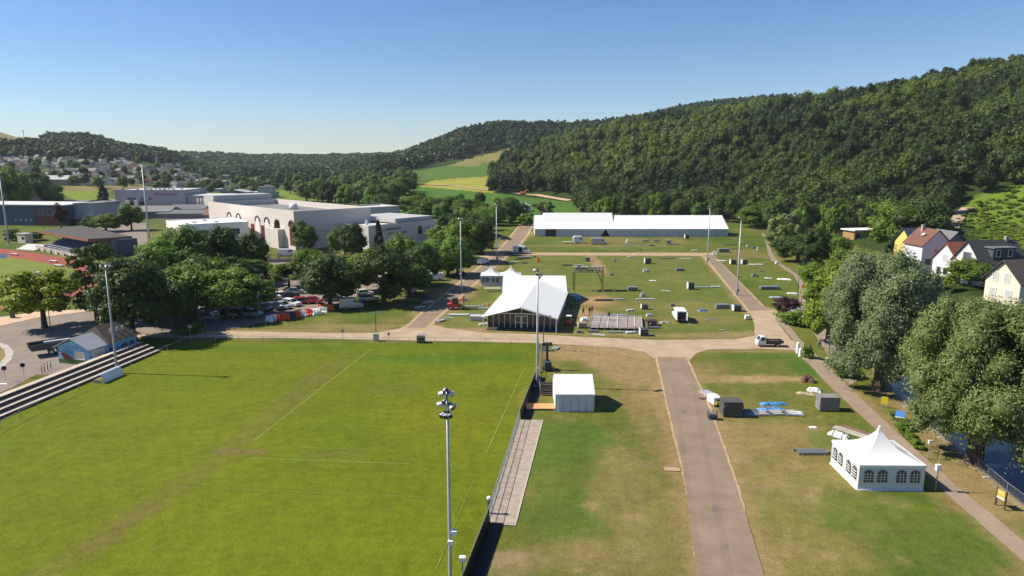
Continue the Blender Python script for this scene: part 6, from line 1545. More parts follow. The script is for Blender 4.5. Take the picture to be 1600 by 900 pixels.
# red work lift standing in the shade of the tent
g = G(889, 508); t = thing('red_tractor', 'small red and white compact tractor in the glazed tent\'s shadow', 'tractor', (g.x, g.y, 0), R(80))
b = MB(); b.xprism([(-.9, .5), (-.9, 1.0), (0, 1.05), (1.0, .95), (1.1, .5)], -.5, .5); b.build('bonnet', M_redpl, t); b = MB(); b.box(-.4, 0, 1.0, .9, .9, .9, 0, .85); b.build('cab', M_glass, t); b = MB(); b.box(-.4, 0, 1.9, 1.0, 1.0, .08); b.build('roof', M_whitepaint, t); wheels(t, (-.6, .8), 1.3, .4, .25)
g = G(902, 470); t = thing('blue_pallet_truck', 'blue and white machine in the shadow of the cross tent', 'machine', (g.x, g.y, 0), R(20))
b = MB(); b.box(0, 0, .3, 1.6, 1.0, .7, 0, .9); b.build('body', M_blue, t); b = MB(); b.box(.5, 0, 1.0, .6, .8, .5); b.build('hood', M_clad2, t); wheels(t, (-.5, .5), 1.0, .25, .18)
# cars in the car park and along it
CG = 'cars in the car park'
for k, px, py, rz, pt, lb in [
    ('suv', 424, 470, 35, M_vanwhite, 'white boxy off-roader at the left of the back row'), ('estate', 441, 466, 15, M_vanwhite, 'white estate car at the middle of the back row'),
    ('hatch', 462, 459, 8, M_silver, 'silver hatchback farthest right in the back row under the trees'), ('hatch', 409, 472, 50, M_darkcar, 'dark blue hatchback left of the white off-roader'),
    ('hatch', 455, 467, 20, M_blackcar, 'black car just right of the white estate car'), ('estate', 456, 478, -28, M_vanwhite, 'white saloon with open red inside in the front row'),
    ('estate', 473, 475, 10, M_red, 'dark red estate car left of two in the front row'), ('hatch', 490, 474, -10, M_red, 'red hatchback right of two, under the big dark tree'),
    ('hatch', 443, 482, -32, M_silver, 'silver hatchback between the white saloon and dark estate'), ('estate', 429, 484, -30, M_darkcar, 'dark blue estate car behind the first orange barriers'),
    ('suv', 412, 487, -30, M_blackcar, 'black off-roader at the left of the front row'), ('suv', 378, 495, -20, M_greycar, 'grey off-roader under the spreading tree'),
    ('hatch', 395, 494, -15, M_silver, 'silver hatchback beside the grey off-roader'), ('suv', 362, 497, -20, M_blackcar, 'black off-roader at the end under the widest tree'),
    ('estate', 257, 482, 5, M_vanwhite, 'white car in shade behind the big dark oval tree'), ('hatch', 275, 483, 4, M_silver, 'silver car in shade, right of the white one'),
    ('hatch', 328, 500, 10, M_greycar, 'grey car at the car park entrance'), ('hatch', 420, 437, 12, M_red, 'red car beyond the flat-topped tree'),
    ('hatch', 570, 462, 20, M_vanwhite, 'white car half hidden left of the largest dark tree'), ('estate', 577, 470, 25, M_silver, 'silver estate in the shade right of the silver van'),
    ('suv', 520, 470, 15, M_greycar, 'grey off-roader under the big dark tree by the silver van'), ('estate', 780, 372, 5, M_blackcar, 'black estate car parked by the far left road masts'),
    ('hatch', 790, 375, 10, M_darkcar, 'dark blue hatchback in front of the black estate at the far left road'), ('hatch', 545, 398, 20, M_vanwhite, 'white car behind the broad dark tree by the hall'),
    ('hatch', 240, 494, 0, M_blackcar, 'black car in deep shade left of the car park hedge')]:
    car(k, px, py, R(rz), pt, lb, CG, .06)
# plastic road barriers
BAR = {}
def barrier(px, py, m, rz, label):
    g = G(px, py)
    if m.name in BAR: return dup(BAR[m.name], (g.x, g.y, 0), rz, label, 'plastic barriers on the grass')
    t = thing('plastic_barrier', label, 'barrier', (g.x, g.y, 0), rz, 'plastic barriers on the grass'); BAR[m.name] = t
    b = MB(); b.xprism([(-.32, 0), (-.32, .25), (-.16, .5), (-.13, 1.15), (.13, 1.15), (.16, .5), (.32, .25), (.32, 0)], -.75, .75); b.build('body', m, t)
    b = MB(); b.box(0, 0, 1.15, .16, .9, .1); b.build('lug', m, t); b = MB(); b.box(-.34, 0, 0, .03, .5, .16); b.build('foot_slot', M_blackcar, t)
for px, py, m, rz in [(421, 503, M_whitepaint, 70), (428, 501, M_whitepaint, 70), (434, 501, M_redpl, 60), (438, 499.5, M_orange, 65), (443, 499, M_orange, 65), (447, 498.5, M_orange, 70), (452, 497.5, M_purple, 70), (457, 496, M_purple, 60), (461, 495.5, M_orange, 70), (465, 494.5, M_orange, 68),
                      (470, 493, M_purple, 75), (474, 494.5, M_whitepaint, 80), (479, 493.5, M_redpl, 70), (483, 492, M_redpl, 72), (488, 492, M_whitepaint, 60), (493, 491.5, M_whitepaint, 60), (497, 491, M_whitepaint, 60), (502, 488.5, M_whitepaint, 75), (506, 489, M_whitepaint, 80), (503, 484.5, M_orange, 75), (508, 484.5, M_orange, 75), (512, 484, M_orange, 80), (516, 485, M_orange, 70)]:
    nm = {'white_paint': 'white', 'red_plastic': 'red', 'orange_plastic': 'orange', 'purple_plastic': 'purple'}[m.name]
    barrier(px, py, m, R(rz), nm + ' plastic road barrier in the row between parked cars and grass')
# big trailer beside the mural hut
g = G(50, 557); t = thing('tipping_trailer', 'long dark tipping trailer parked beside the mural hut', 'trailer', (g.x, g.y, .05), R(38))
b = MB(); L = 9.2
b.add([(0, -1.3, 1.0), (L, -1.3, 1.0), (L, 1.3, 1.0), (0, 1.3, 1.0), (-.5, -1.45, 2.0), (L, -1.45, 2.3), (L, 1.45, 2.3), (-.5, 1.45, 2.0), (-.3, -1.25, 2.0), (L - .2, -1.25, 2.3), (L - .2, 1.25, 2.3), (-.3, 1.25, 2.0), (0.2, -1.1, 1.15), (L - .3, -1.1, 1.15), (L - .3, 1.1, 1.15), (.2, 1.1, 1.15)],
      [(3, 2, 1, 0), (0, 1, 5, 4), (1, 2, 6, 5), (2, 3, 7, 6), (3, 0, 4, 7), (4, 5, 9, 8), (5, 6, 10, 9), (6, 7, 11, 10), (7, 4, 8, 11), (8, 9, 13, 12), (9, 10, 14, 13), (10, 11, 15, 14), (11, 8, 12, 15), (12, 13, 14, 15)]); b.build('trough', M_darksteel, t)
b = MB(); b.box(4.2, .1, 1.9, 4.8, .4, .2); b.build('white_beam', M_whitepaint, t); b = MB(); b.box(L + 1.4, 0, .5, 2.4, 2.5, 2.7, 0, .95); b.build('cab', M_greycar, t); b = MB(); b.box(L + 1.4, 0, 3.2, 2.0, 2.3, .1); b.build('cab_roof', M_clad2, t)
wheels(t, (2.6, 3.8, L + 1.5), 2.4, .5, .3)
for px, py in ((66, 584), (70, 581.5), (75, 579), (80, 576.5)):
    g = G(px, py); t = thing('bollard', 'thin bollard in the row before the mural hut', 'bollard', (g.x, g.y, .04), 0, 'bollards before the mural hut'); b = MB(); b.lathe([(.06, 0), (.06, 1.25), (.03, 1.3)], 8); b.build('post', M_darksteel, t); b = MB(); b.lathe([(.065, .95), (.065, 1.1)], 8); b.build('reflective_band', M_whitepaint, t)
for px, py, lb in ((9, 595, 'blue round traffic sign by the traffic island'), (38, 590, 'small dark round sign at the edge of the forecourt')):
    g = G(px, py); t = thing('traffic_sign', lb, 'sign', (g.x, g.y, .04), R(20)); b = MB(); b.bar((0, 0, 0), (0, 0, 2.0), .035); b.build('post', M_galv, t); b = MB(); b.lathe([(.32, -.03), (.32, .0)], 14, (0, -.05, 1.85), 'y'); b.build('disc', M_navy, t); b = MB(); b.lathe([(.35, 0), (.35, .03)], 14, (0, -.05, 1.85), 'y'); b.build('rim', M_whitepaint, t)
t = thing('waste_bin', 'dark blue barrel bin beside the forecourt shelter', 'bin', tuple(G(20, 497)), 0); b = MB(); b.lathe([(.45, 0), (.5, 1.3)], 12); b.build('barrel', M_darkcar, t); b = MB(); b.lathe([(.53, 1.3), (.4, 1.42)], 12); b.build('lid', M_blackcar, t)
g = G(140, 570); t = thing('hedge', 'clipped hedge strip before the mural hut terrace', 'hedge', (g.x, g.y, 0), 0); bpy.data.objects.remove(t)
# excavators far up the dirt track
for px, py, rz, lb in ((766, 298.5, 20, 'orange excavator on the dirt track, left of two'), (817, 304.5, -15, 'orange excavator on the dirt track, right of two')):
    h = hit(px, py); t = thing('excavator', lb, 'excavator', (h.x, h.y, h.z + .4), R(rz))
    b = MB(); b.box(0, 1.1, 0, 3.8, .7, .9); b.box(0, -1.1, 0, 3.8, .7, .9); b.build('track', M_darksteel, t); b = MB(); b.box(-.4, 0, 1.0, 4.0, 2.6, 1.3, 0, .92); b.build('housing', M_orange, t)
    b = MB(); b.box(.8, .7, 1.2, 1.5, 1.1, 1.9, 0, .9); b.build('cab', M_glass, t); b = MB(); b.bar((1.4, -.3, 1.8), (3.8, -.3, 4.0), .32, 6, .25); b.bar((3.8, -.3, 4.0), (5.6, -.3, 2.0), .25, 6, .18); b.build('arm', M_orange, t); b = MB(); b.box(5.6, -.3, 1.0, 1.0, 1.1, 1.0); b.build('bucket', M_darksteel, t)

# ------------------------------------------------------------------ showground gear
def gate():
    a, c = G(897, 455), G(942, 455); W_ = c.x - a.x; y = a.y; h = Zat(426, y) + .1; h2 = h + 1.15; D_ = 2.3
    t = thing('truss_gate', 'weathered truss gateway standing over the sandy track', 'gate', (a.x, y, 0), 0)
    m = mat("weathered_truss", (0.27, 0.235, 0.20), .8, .3, 2); br = mat("brown_truss_leg", (0.20, 0.12, 0.085), .8, .25, 2)
    for x in (0, W_):
        for yy in (0, D_):
            b = MB(); w = .3
            for sx in (-w / 2, w / 2):
                for sy in (-w / 2, w / 2): b.bar((x + sx, yy + sy, 0), (x + sx, yy + sy, h), .045, 4)
            n = 8
            for k in range(n): b.bar((x - w / 2, yy - w / 2, h * k / n), (x + w / 2, yy - w / 2, h * (k + 1) / n), .025, 4); b.bar((x - w / 2, yy + w / 2, h * (k + 1) / n), (x - w / 2, yy - w / 2, h * k / n), .025, 4)
            b.build('leg', br, t)
    b = MB(); n = 8
    for k in range(n + 1):
        x = W_ * k / n
        b.box(x, D_ / 2, h, .14, D_ + .3, .14); b.box(x, D_ / 2, h2 - .14, .14, D_ + .3, .14)
        for yy in (0, D_): b.box(x, yy, h, .12, .12, h2 - h)
    for yy in (0, D_):
        for z in (h, h2): b.bar((-.15, yy, z), (W_ + .15, yy, z), .09, 6)
        for k in range(n): b.bar((W_ * k / n, yy, h), (W_ * (k + 1) / n, yy, h2), .05, 4)
    b.build('beam', m, t)
    for k in range(n):
        if k in (1, 4): continue
        b = MB(); b.box(W_ * (k + .5) / n, D_ / 2, h2 + .02, W_ / n - .12, D_ + .2, .06); b.build('deck_panel', m, t)
    for s_, x in ((1, W_), ):
        b = MB(); b.bar((x - .1, 0, h * .35), (x - 1.3, 0, h), .06, 5); b.bar((x - .1, D_, h * .35), (x - 1.3, D_, h), .06, 5); b.build('brace', br, t)
gate()
def stage():
    P = [G(921, 515), G(1004, 517), G(1002, 498), G(926, 495)]
    o = P[0]; t = thing('stage_frame', 'half-built stage floor of grey panels and white rails', 'stage', tuple(o), 0)
    def at(u, v, z): a = P[0] + (P[1] - P[0]) * u; c = P[3] + (P[2] - P[3]) * u; return a + (c - a) * v - o + Vector((0, 0, z))
    m = mat("worn_floor_panel", (0.30, 0.24, 0.215), .85, .25, 1.5)
    for i in range(7):
        for j in range(4):
            b = MB(); e = .012; b.plate([at((i + e) / 7, (j + e) / 4, .42), at((i + 1 - e) / 7, (j + e) / 4, .42), at((i + 1 - e) / 7, (j + 1 - e) / 4, .42), at((i + e) / 7, (j + 1 - e) / 4, .42)], .08); b.build('floor_panel', m, t)
    for u in (0, .17, .34, .52, .70, .86, 1): b = MB(); b.bar(at(u, 0, .5), at(u, 1, .5), .07, 4); b.build('joist', M_whitepaint if u in (.52, .86, .34) else M_alu, t)
    for v, u0, u1 in ((0.05, 0, 1), (.32, 0, .5), (.72, 0, .55), (.98, 0, 1)): b = MB(); b.bar(at(u0, v + .05, .56), at(u1, v - .03, .56), .075, 4); b.build('rail', M_whitepaint if v in (.32, .72) else M_alu, t)
    for u in np.linspace(0, 1, 8):
        for v in (0, .5, 1): b = MB(); b.bar(at(u, v, 0), at(u, v, .36 if v == .5 else .9), .05, 5); b.build('leg', M_galv, t)
stage()
def crate(px, py, w, d, h, label, rz=0.0, side='white', m=None, name='stacked_cage'):
    """open-sided transport cage with one flank painted white as if sunlit"""
    g = G(px, py); t = thing(name, label, 'cage', (g.x, g.y, .0), rz)
    b = MB(); b.box(0, 0, .12, w, d, .1); [b.box(x, y, 0, .12, .12, .12) for x in (-w * .4, w * .4) for y in (-d * .4, d * .4)]; b.build('pallet', M_pallet, t)
    b = MB(); [b.box(x, y, .22, .07, .07, h - .22) for x in (-w / 2 + .04, w / 2 - .04) for y in (-d / 2 + .04, d / 2 - .04)]; [b.box(0, y, z, w, .06, .06) for y in (-d / 2 + .04, d / 2 - .04) for z in (h * .55, h - .06)]; b.build('frame', M_galv, t)
    b = MB(); b.box(0, .03, .22, w - .16, d - .18, h * .82); b.build('load', m or M_darksteel, t)
    if side: b = MB(); b.box(-w / 2 - .02, 0, .2, .05, d, h - .15); b.build('sunlit_side_panel', M_whitepaint, t)  # white panel painting the sunlit left side of the cage
def pile(px, py, w, d, h, label, rz=0.0, m=None, n=4, name='panel_stack', z=0.0, along='x', jit=.06):
    """a stack of flat panels, each its own part, on bearers"""
    g = G(px, py); t = thing(name, label, 'stack', (g.x, g.y, z), rz); m = m or M_pallet; rd = random.Random(int(px * 7 + py))
    b = MB(); [b.box(x, 0, 0, .12, d * .96, .12) for x in (-w * .4, w * .4)]; b.build('bearer', M_pallet, t)
    for k in range(n):
        b = MB(); hh = (h - .12) / n; b.box(rd.uniform(-jit, jit), rd.uniform(-jit, jit), .12 + hh * k, w, d, hh * .86); b.build('panel', m, t)
def beams(px, py, L, label, rz=0.0, n=5, m=None, r=.09, name='beam_bundle'):
    g = G(px, py); t = thing(name, label, 'beams', (g.x, g.y, 0), rz); rd = random.Random(int(px * 5 + py)); m = m or M_alu
    b = MB(); [b.box(x, 0, 0, .12, n * .24 + .2, .1) for x in (-L * .33, L * .33)]; b.build('bearer', M_pallet, t)
    for k in range(n):
        b = MB(); y = (k - n / 2 + .5) * .24; s_ = rd.uniform(-.2, .2); b.box(s_, y, .1, L * rd.uniform(.85, 1), .16, .2, rd.uniform(-.02, .02)); b.build('beam', m, t)
def heap(px, py, w, d, h, label, m, rz=0.0, name='tarpaulin_bundle', seed=1, cat='bundle', straps=2):
    """folded canvas: a lumpy low mound with creases, bound by straps"""
    g = G(px, py); t = thing(name, label, cat, (g.x, g.y, 0), rz); rd = np.random.default_rng(seed); N = 14; vs = []
    for j in range(N + 1):
        for i in range(N + 1):
            u, v = i / N * 2 - 1, j / N * 2 - 1; e = max(0, 1 - max(abs(u), abs(v)) ** 5)
            k = 1 + .10 * math.sin(5 * math.atan2(v, u) + seed); vs.append((u * w / 2 * k, v * d / 2 * k, .01 + h * e * (.65 + .5 * rd.random())))
    b = MB(); b.add(vs, [(j * (N + 1) + i, j * (N + 1) + i + 1, (j + 1) * (N + 1) + i + 1, (j + 1) * (N + 1) + i) for j in range(N) for i in range(N)]); b.build('cover', m, t)
    for k in range(straps): b = MB(); x = w * (-.25 + .5 * k / max(straps - 1, 1)); b.tube([(x, -d / 2, .03), (x, -d * .42, h * 1.05), (x, d * .42, h * 1.05), (x, d / 2, .03)], .03, 4); b.build('strap', M_darksteel, t)
crate(1012, 412, 1.9, 1.6, 1.7, 'dark cage with sunlit-painted side below the middle of the cross path'); crate(1079, 452, 1.5, 1.5, 1.7, 'dark cage with sunlit-painted side at the left end of a long beam row')
crate(1145, 413, 1.7, 1.5, 1.4, 'dark cage just left of the road mast, left of a pair'); crate(1163, 413, 1.7, 1.5, 1.4, 'dark cage right of the road mast, right of a pair')
crate(1151, 486, 1.6, 1.5, 1.3, 'dark covered cage at the right road edge'); crate(1007, 483, 1.4, 1.2, 1.0, 'low grey cage between beam stack and open van'); crate(1073, 373, 1.6, 1.4, 1.6, 'cage with sunlit-painted side before the right part of the long hall tent')
crate(1006, 524, 1.5, 1.4, 1.3, 'dark cage at the near right corner of the stage frame'); crate(910, 512, 1.6, 1.4, 1.0, 'brown low cage at the left corner of the stage frame', m=M_wood); crate(1018, 508, 1.9, 1.4, 1.0, 'dark brown loaded cage right of the stage frame', side=None, m=mat("dark_brown_goods", (0.06, 0.03, 0.025), .8, .3, 3))
crate(918, 408, 1.6, 1.3, 1.2, 'small grey cage at the right of the sandy track', side=None, m=M_pvcgrey); crate(1044, 380, 1.5, 1.3, .8, 'low grey cage at the back grass right', side=None, m=M_pvcgrey)
SG_ = [(988, 454, 2.3, 1.6, 1.0, 'grey square stack right of the gate\'s shadow', M_pvcgrey), (906, 420, 2.4, 1.8, 1.3, 'grey stack just behind the truss gate', M_pvcgrey), (1062, 423, 2.2, 1.4, .8, 'small grey stack in the right half of the grass', M_pvcgrey),
       (1128, 482, 2.8, 1.5, 1.0, 'grey-green stack left of the covered cage at the right road', M_pvcgrey), (1130, 394, 3.6, 2.0, 1.3, 'grey stack right of the corner mast', M_pvcgrey), (1202, 452, 4.6, 1.4, .8, 'long dark grey stack on the strip beside the riverside path', M_pvcgrey),
       (1008, 377, 2.3, 1.6, .5, 'flat grey stack before the long hall tent, left of three', M_pvcgrey), (1025, 377, 2.3, 1.6, .5, 'flat grey stack before the long hall tent, middle of three', M_pvcgrey), (1043, 377, 2.3, 1.6, .5, 'flat grey stack before the long hall tent, right of three', M_pvcgrey),
       (820, 404, 4.0, 1.6, .6, 'flat grey stack in front of the open-sided white van', M_pvcgrey), (745, 500, 2.6, 2.0, 1.0, 'grey panel stack at the left corner of the glazed tent', M_clad2), (1018, 388 - 4, 2.0, 1.2, .5, 'thin grey stack in the back grass below the hall tent', M_pvcgrey)]
for px, py, w, d, h, lb, m in SG_: pile(px, py, w, d, h, lb, 0, m)
pile(1142, 648, 2.35, 2.0, 2.0, 'tall dark stack of slatted panels right of the near road', R(-2), mat("dark_slatted_panel", (0.085, 0.08, 0.075), .8, .3, 3), 5)
pile(1292, 640, 2.4, 1.6, 1.9, 'tall grey stack of boards beside the riverside path', R(-4), mat("grey_weathered_board", (0.22, 0.21, 0.195), .85, .3, 3), 9, jit=.03)
pile(1180, 388, 2.4, .8, .5, 'thin flat stack left of the curving path', R(3), M_pvcgrey, 2)
pile(1214, 413, .8, .8, .9, 'white box stack beside the curving riverside path', 0, M_whitepaint, 2, 'white_box_stack')
pile(1184, 392, .5, .5, 1.4, 'slim white post box at the bend of the curving path', 0, M_whitepaint, 2, 'white_box_stack'); pile(1168, 386, .7, .6, .8, 'small white box in the grass right of the road mast', 0, M_whitepaint, 2, 'white_box_stack')
pile(1167, 499, .8, .8, .9, 'small white box on grass at the right road bend', 0, M_whitepaint, 2, 'white_box_stack'); pile(1128, 516, 1.1, .4, .06, 'flat pale board lying on worn grass above the crossing', 0, M_concrete, 1, 'lying_board', jit=0)
beams(943, 470, 4.2, 'dark metal beam bundle right of the sandy patch, left half of a row', 0, 5, M_darksteel, name='beam_bundle'); beams(968, 468.5, 2.2, 'light metal beam bundle joined to the dark one', 0, 4); beams(1008, 468.5, 5.0, 'long white beam at the right end of the dark beam row', 0, 2, M_whitepaint)
beams(1098, 450, 4.0, 'metal beam row right of the cage with the sunlit-painted side', 0, 4); beams(1118, 449, 2.6, 'short white and blue beam bundle by the right road', .1, 3, M_whitepaint); beams(1043, 404, 4.6, 'long grey beam bundle below the cross path on the right', 0, 5, M_pvcgrey); beams(1072, 405, 3.6, 'white beam bundle right of the long grey one', -.1, 4, M_whitepaint)
beams(1160, 420 - 3, 2.4, 'white beam pair between the cages by the right road', .2, 3, M_whitepaint) if False else beams(1127, 408, 3.0, 'white tilted beam bundle at the corner mast', -.5, 4, M_whitepaint); beams(1174, 414, 2.2, 'white beam pair right of the two road-side cages', -.4, 3, M_whitepaint); beams(1186, 414, 2.2, 'white and black beams right of the beam pair', -.3, 4, M_whitepaint)
beams(1140, 383, 4.4, 'thin grey beam bundle above the grey stack at the corner mast', 0, 3, M_pvcgrey); beams(1150, 389.5, 4.6, 'long thin grey beam bundle right of the corner mast', 0, 3, M_pvcgrey); beams(1052, 382, 5.2, 'dark grey beam bundle on the back grass right', 0, 4, M_pvcgrey); beams(1003, 383, 3.6, 'thin light beams on the back grass middle', 0, 3)
beams(982, 384, 2.6, 'light beams and dark machine parts before the long hall tent', .1, 4); beams(735, 480, 5.0, 'thin pale beams lying left of the glazed tent', .03, 4); beams(756, 483, 2.4, 'grey and white beams beside the glazed tent corner', -.1, 4, M_clad2); beams(716, 493, 4.2, 'white beam row left of the grey panel stack', 0, 4, M_whitepaint)
beams(688, 502, 2.4, 'dark and silver tube bundle at the left road edge', 1.0, 5); beams(655, 481, 2.4, 'silver tube bundle on the grass, lower of two by the left road', .9, 5); beams(668, 473, 2.8, 'silver tube bundle on the grass, upper of two by the left road', .8, 5); beams(886, 415, 3.0, 'low dark beams left of the truss gate', 0, 4, M_darksteel)
beams(803, 410, 3.4, 'low white beam row below the open-sided van', 0, 3, M_whitepaint); beams(812, 405.5, 3.0, 'dark rolled beams beside the people by the left road', .2, 4, M_darksteel); beams(820, 411.5, 1.8, 'dark short beam box beside the low white beams', 0, 4, M_darksteel)
beams(972, 513 + 7, 6.5, 'pale beam row along the near side of the stage frame', .02, 2); beams(1022, 513, 2.6, 'grey beam bundle at the right of the stage frame', .05, 4, M_pvcgrey); beams(926, 518.5, 2.0, 'grey flat beams at the stage frame\'s near left corner', 0, 4, M_pvcgrey); beams(955, 493.5, 7.0, 'pale beams along the far side of the stage frame', 0, 3)
beams(1268, 708, 3.6, 'dark rolled beams on grass left of the pagoda tent', .02, 5, M_pvcgrey, name='rolled_beam_bundle'); beams(1107, 617, 2.6, 'silver angled tube bundle at the near road edge', -1.15, 6, M_alu); beams(1100, 624, 1.2, 'short pale plank at the near road edge', .1, 2, M_wood)
beams(1330, 678, 4.2, 'pale plank bundle behind the pagoda tent', -.95, 4, M_concrete); beams(1339, 676, 4.2, 'reddish brown plank bundle behind the pagoda tent', -.95, 4, mat("reddish_board", (0.24, 0.12, 0.10), .8, .2, 3)); beams(1220, 647, 3.8, 'grey and white tent poles right of the blue tarpaulins', .03, 6, M_clad2); beams(1189, 648, 2.6, 'pale pipes in front of the blue tarpaulins', .05, 5, M_clad2)
beams(1238, 648, 2.6, 'white and black poles at the right end of the blue tarpaulin row', -.1, 5, M_whitepaint)
heap(1207, 641, 3.4, 1.3, .3, 'dark blue folded tarpaulin in the row right of the slatted stack', M_bluetarp, .1, seed=2); heap(1209, 632, 3.4, .8, .28, 'bright blue folded tarpaulin behind the dark blue one', mat("bright_blue_tarpaulin", (0.10, 0.32, 0.62), .45, .2, 2), .05, seed=3)
heap(1172, 647, 2.3, 1.5, .5, 'blue-grey tarpaulin bundle with poles beside the slatted stack', mat("blue_grey_canvas", (0.16, 0.20, 0.27), .6, .3, 3), 0, seed=4); heap(1272, 611, 1.8, 1.1, .45, 'white crumpled tarpaulin near the grey board stack', M_whitepaint, -.5, seed=5)
heap(1262, 596, 1.7, 1.5, .8, 'brown heap of tools and rope above the grey board stack', mat("brown_tool_heap", (0.13, 0.07, 0.055), .8, .6, 5), -.3, 'tool_heap', 6, 'heap', 1); heap(1260, 616, 2.4, 1.0, .25, 'tan cardboard pile left of the white crumpled tarpaulin', mat("tan_cardboard", (0.42, 0.33, 0.20), .85, .3, 3), -.2, 'cardboard_pile', 7, 'pile', 0)
heap(1271, 668, .9, .45, .12, 'small white sheet lying on grass above the rolled beams', M_whitepaint, .0, 'white_sheet', 8, 'sheet', 0); heap(1310, 682, 2.2, .9, .5, 'white and black folded canvas left of the plank bundles', M_whitepaint, -.9, seed=9)
heap(1098, 486, 2.0, .7, .35, 'blue and white canvas bundle by the grey-green stack', M_bluetarp, .1, seed=10); heap(1225, 437, 3.4, .9, .35, 'white long canvas bundle beside the riverside path', M_whitepaint, -.45, seed=11); heap(1238, 459, 2.4, .9, .3, 'white canvas bundle above the purple shrub', M_whitepaint, -.2, seed=12); heap(1214, 465, 3.4, .7, .25, 'pale blue canvas bundle left of the purple shrub', mat("pale_blue_canvas", (0.5, 0.58, 0.66), .6, .1, 3), -.1, seed=13)
heap(1179, 432, 1.6, 1.2, .8, 'grey lumpy pile in the grass right of the right road', M_pvcgrey, 0, seed=14); heap(1009, 425, 1.6, 1.1, .9, 'white and grey bundle in the middle of the grass', M_clad2, 0, seed=15); heap(1004, 464, 1.2, .9, 1.0, 'white and grey upright bundle above the long white beam', M_clad2, 0, seed=16); heap(1015, 494, 1.6, .9, .6, 'white and dark bundle right of the stage frame\'s far corner', M_clad2, .1, seed=17)
heap(914, 501, 2.0, 1.3, .7, 'white canvas bundle at the far left of the stage frame', M_whitepaint, .2, seed=18); heap(1040, 505, 2.2, 1.0, .4, 'pale and brown bundle between stage frame and open van', mat("beige_canvas", (0.48, 0.4, 0.32), .8, .2, 3), 0, seed=19); heap(897, 462, 2.0, .8, .3, 'white sheet bundle beside the cross tent shadow tip', M_whitepaint, -.3, seed=20)
heap(788, 478, 1.6, 1.2, .6, 'orange and white bundle at the glazed tent\'s left side', mat("orange_canvas", (0.6, 0.25, 0.08), .7, .3, 3), 0, seed=21) if False else heap(760, 478, 1.4, .9, .5, 'orange and cream bundle at the glazed tent\'s left side', mat("orange_canvas", (0.6, 0.3, 0.14), .7, .3, 3), 0, seed=21)
heap(841, 409, .9, .9, 1.3, 'orange standing bundle in the grass by the left road', M_orange, 0, seed=22, straps=1); heap(980, 379.5, 1.0, 1.0, 1.3, 'white standing bag before the long hall tent', M_whitepaint, 0, seed=23, straps=1); heap(1117, 398, 1.9, 1.4, 1.2, 'white and green machine cover at the corner mast', M_clad2, -.4, seed=24); heap(1156, 433, 1.2, .7, .4, 'reddish bundle at the right road edge', mat("reddish_canvas", (0.4, 0.16, 0.1), .7, .2, 3), 0, seed=25)
heap(665, 466, 1.5, 1.0, 1.0, 'dark upright pile beside the left road near tree shade', M_darksteel, 0, seed=26); heap(720, 430, 3.0, 1.2, 1.0, 'dark machinery pile left of the near road mast', M_darksteel, 0, seed=27); heap(712, 421, 5.0, 1.2, .5, 'pale long canvas roll under the trees by the left road', M_clad2, .1, seed=28)
g = G(1116, 632); t = thing('white_utility_box', 'white utility trailer box by the near road edge', 'box', (g.x, g.y, 0), R(12)); b = MB(); b.box(0, 0, .3, 1.2, 1.9, .9, 0, .92); b.build('body', M_vanwhite, t); b = MB(); b.box(.1, -1.05, .35, .9, .2, .4); b.build('yellow_step', M_yellow, t); b = MB(); b.box(.2, -.98, .3, .8, .06, .6); b.build('hatch', M_blackcar, t); wheels(t, (0,), 1.2, .3, .16)
g = G(1113, 655); t = thing('wire_trolley', 'small dark wire trolley left of the slatted stack', 'trolley', (g.x, g.y, 0), R(-4)); b = MB(); b.box(0, 0, .3, 1.1, .8, .08); [b.bar((x, y, .3), (x, y, 1.0), .03) for x in (-.52, .52) for y in (-.38, .38)]; [b.bar((-.52, y, z), (.52, y, z), .02) for y in (-.38, .38) for z in (.5, .75, 1.0)]; [b.bar((x, -.38, z), (x, .38, z), .02) for x in (-.52, .52) for z in (.5, .75, 1.0)]; b.build('basket', M_darksteel, t); b = MB(); b.box(0, 0, .38, .9, .65, .4); b.build('load', M_pvcgrey, t); wheels(t, (-.4, .4), .8, .13, .06)
for px, py, h, lb in ((1246, 553, 1.9, 'taller white cylinder bollard at the crossing\'s right end'), (1250, 558, 1.4, 'shorter white cylinder bollard at the crossing\'s right end')):
    g = G(px, py); t = thing('white_bollard', lb, 'bollard', (g.x, g.y, .05), 0); b = MB(); b.lathe([(.26, 0), (.26, h - .1), (.18, h)], 12); b.build('body', M_whitepaint, t); b = MB(); b.lathe([(.30, 0), (.30, .1)], 12); b.build('foot', M_concrete, t)
# furniture of the river bank
g = G(1461, 767); t = thing('power_post', 'brown post with white meter box beside the pagoda tent', 'post', (g.x, g.y, 0), 0); b = MB(); b.bar((0, 0, 0), (.12, 0, 3.9), .06, 8, .05); b.build('post', M_wood, t); b = MB(); b.box(-.05, -.12, 2.15, .42, .3, .6); b.build('meter_box', M_whitepaint, t)
g = G(1450, 717); t = thing('white_headed_post', 'slim post with white lamp box on the bank behind the pagoda tent', 'post', (g.x, g.y, 0), 0); b = MB(); b.bar((0, 0, 0), (0, 0, 1.9), .045, 6); b.build('post', M_galv, t); b = MB(); b.box(0, 0, 1.7, .3, .25, .4); b.build('head', M_whitepaint, t)
g = G(1381, 637); t = thing('yellow_sign', 'yellow board sign on the river bank', 'sign', (g.x, g.y, 0), R(-25)); b = MB(); [MB().bar((x, 0, 0), (x, 0, .7), .03).build('leg', M_galv, t) for x in (-.25, .25)]; b = MB(); b.box(0, 0, .45, .75, .05, 1.0); b.build('board', M_yellow, t)
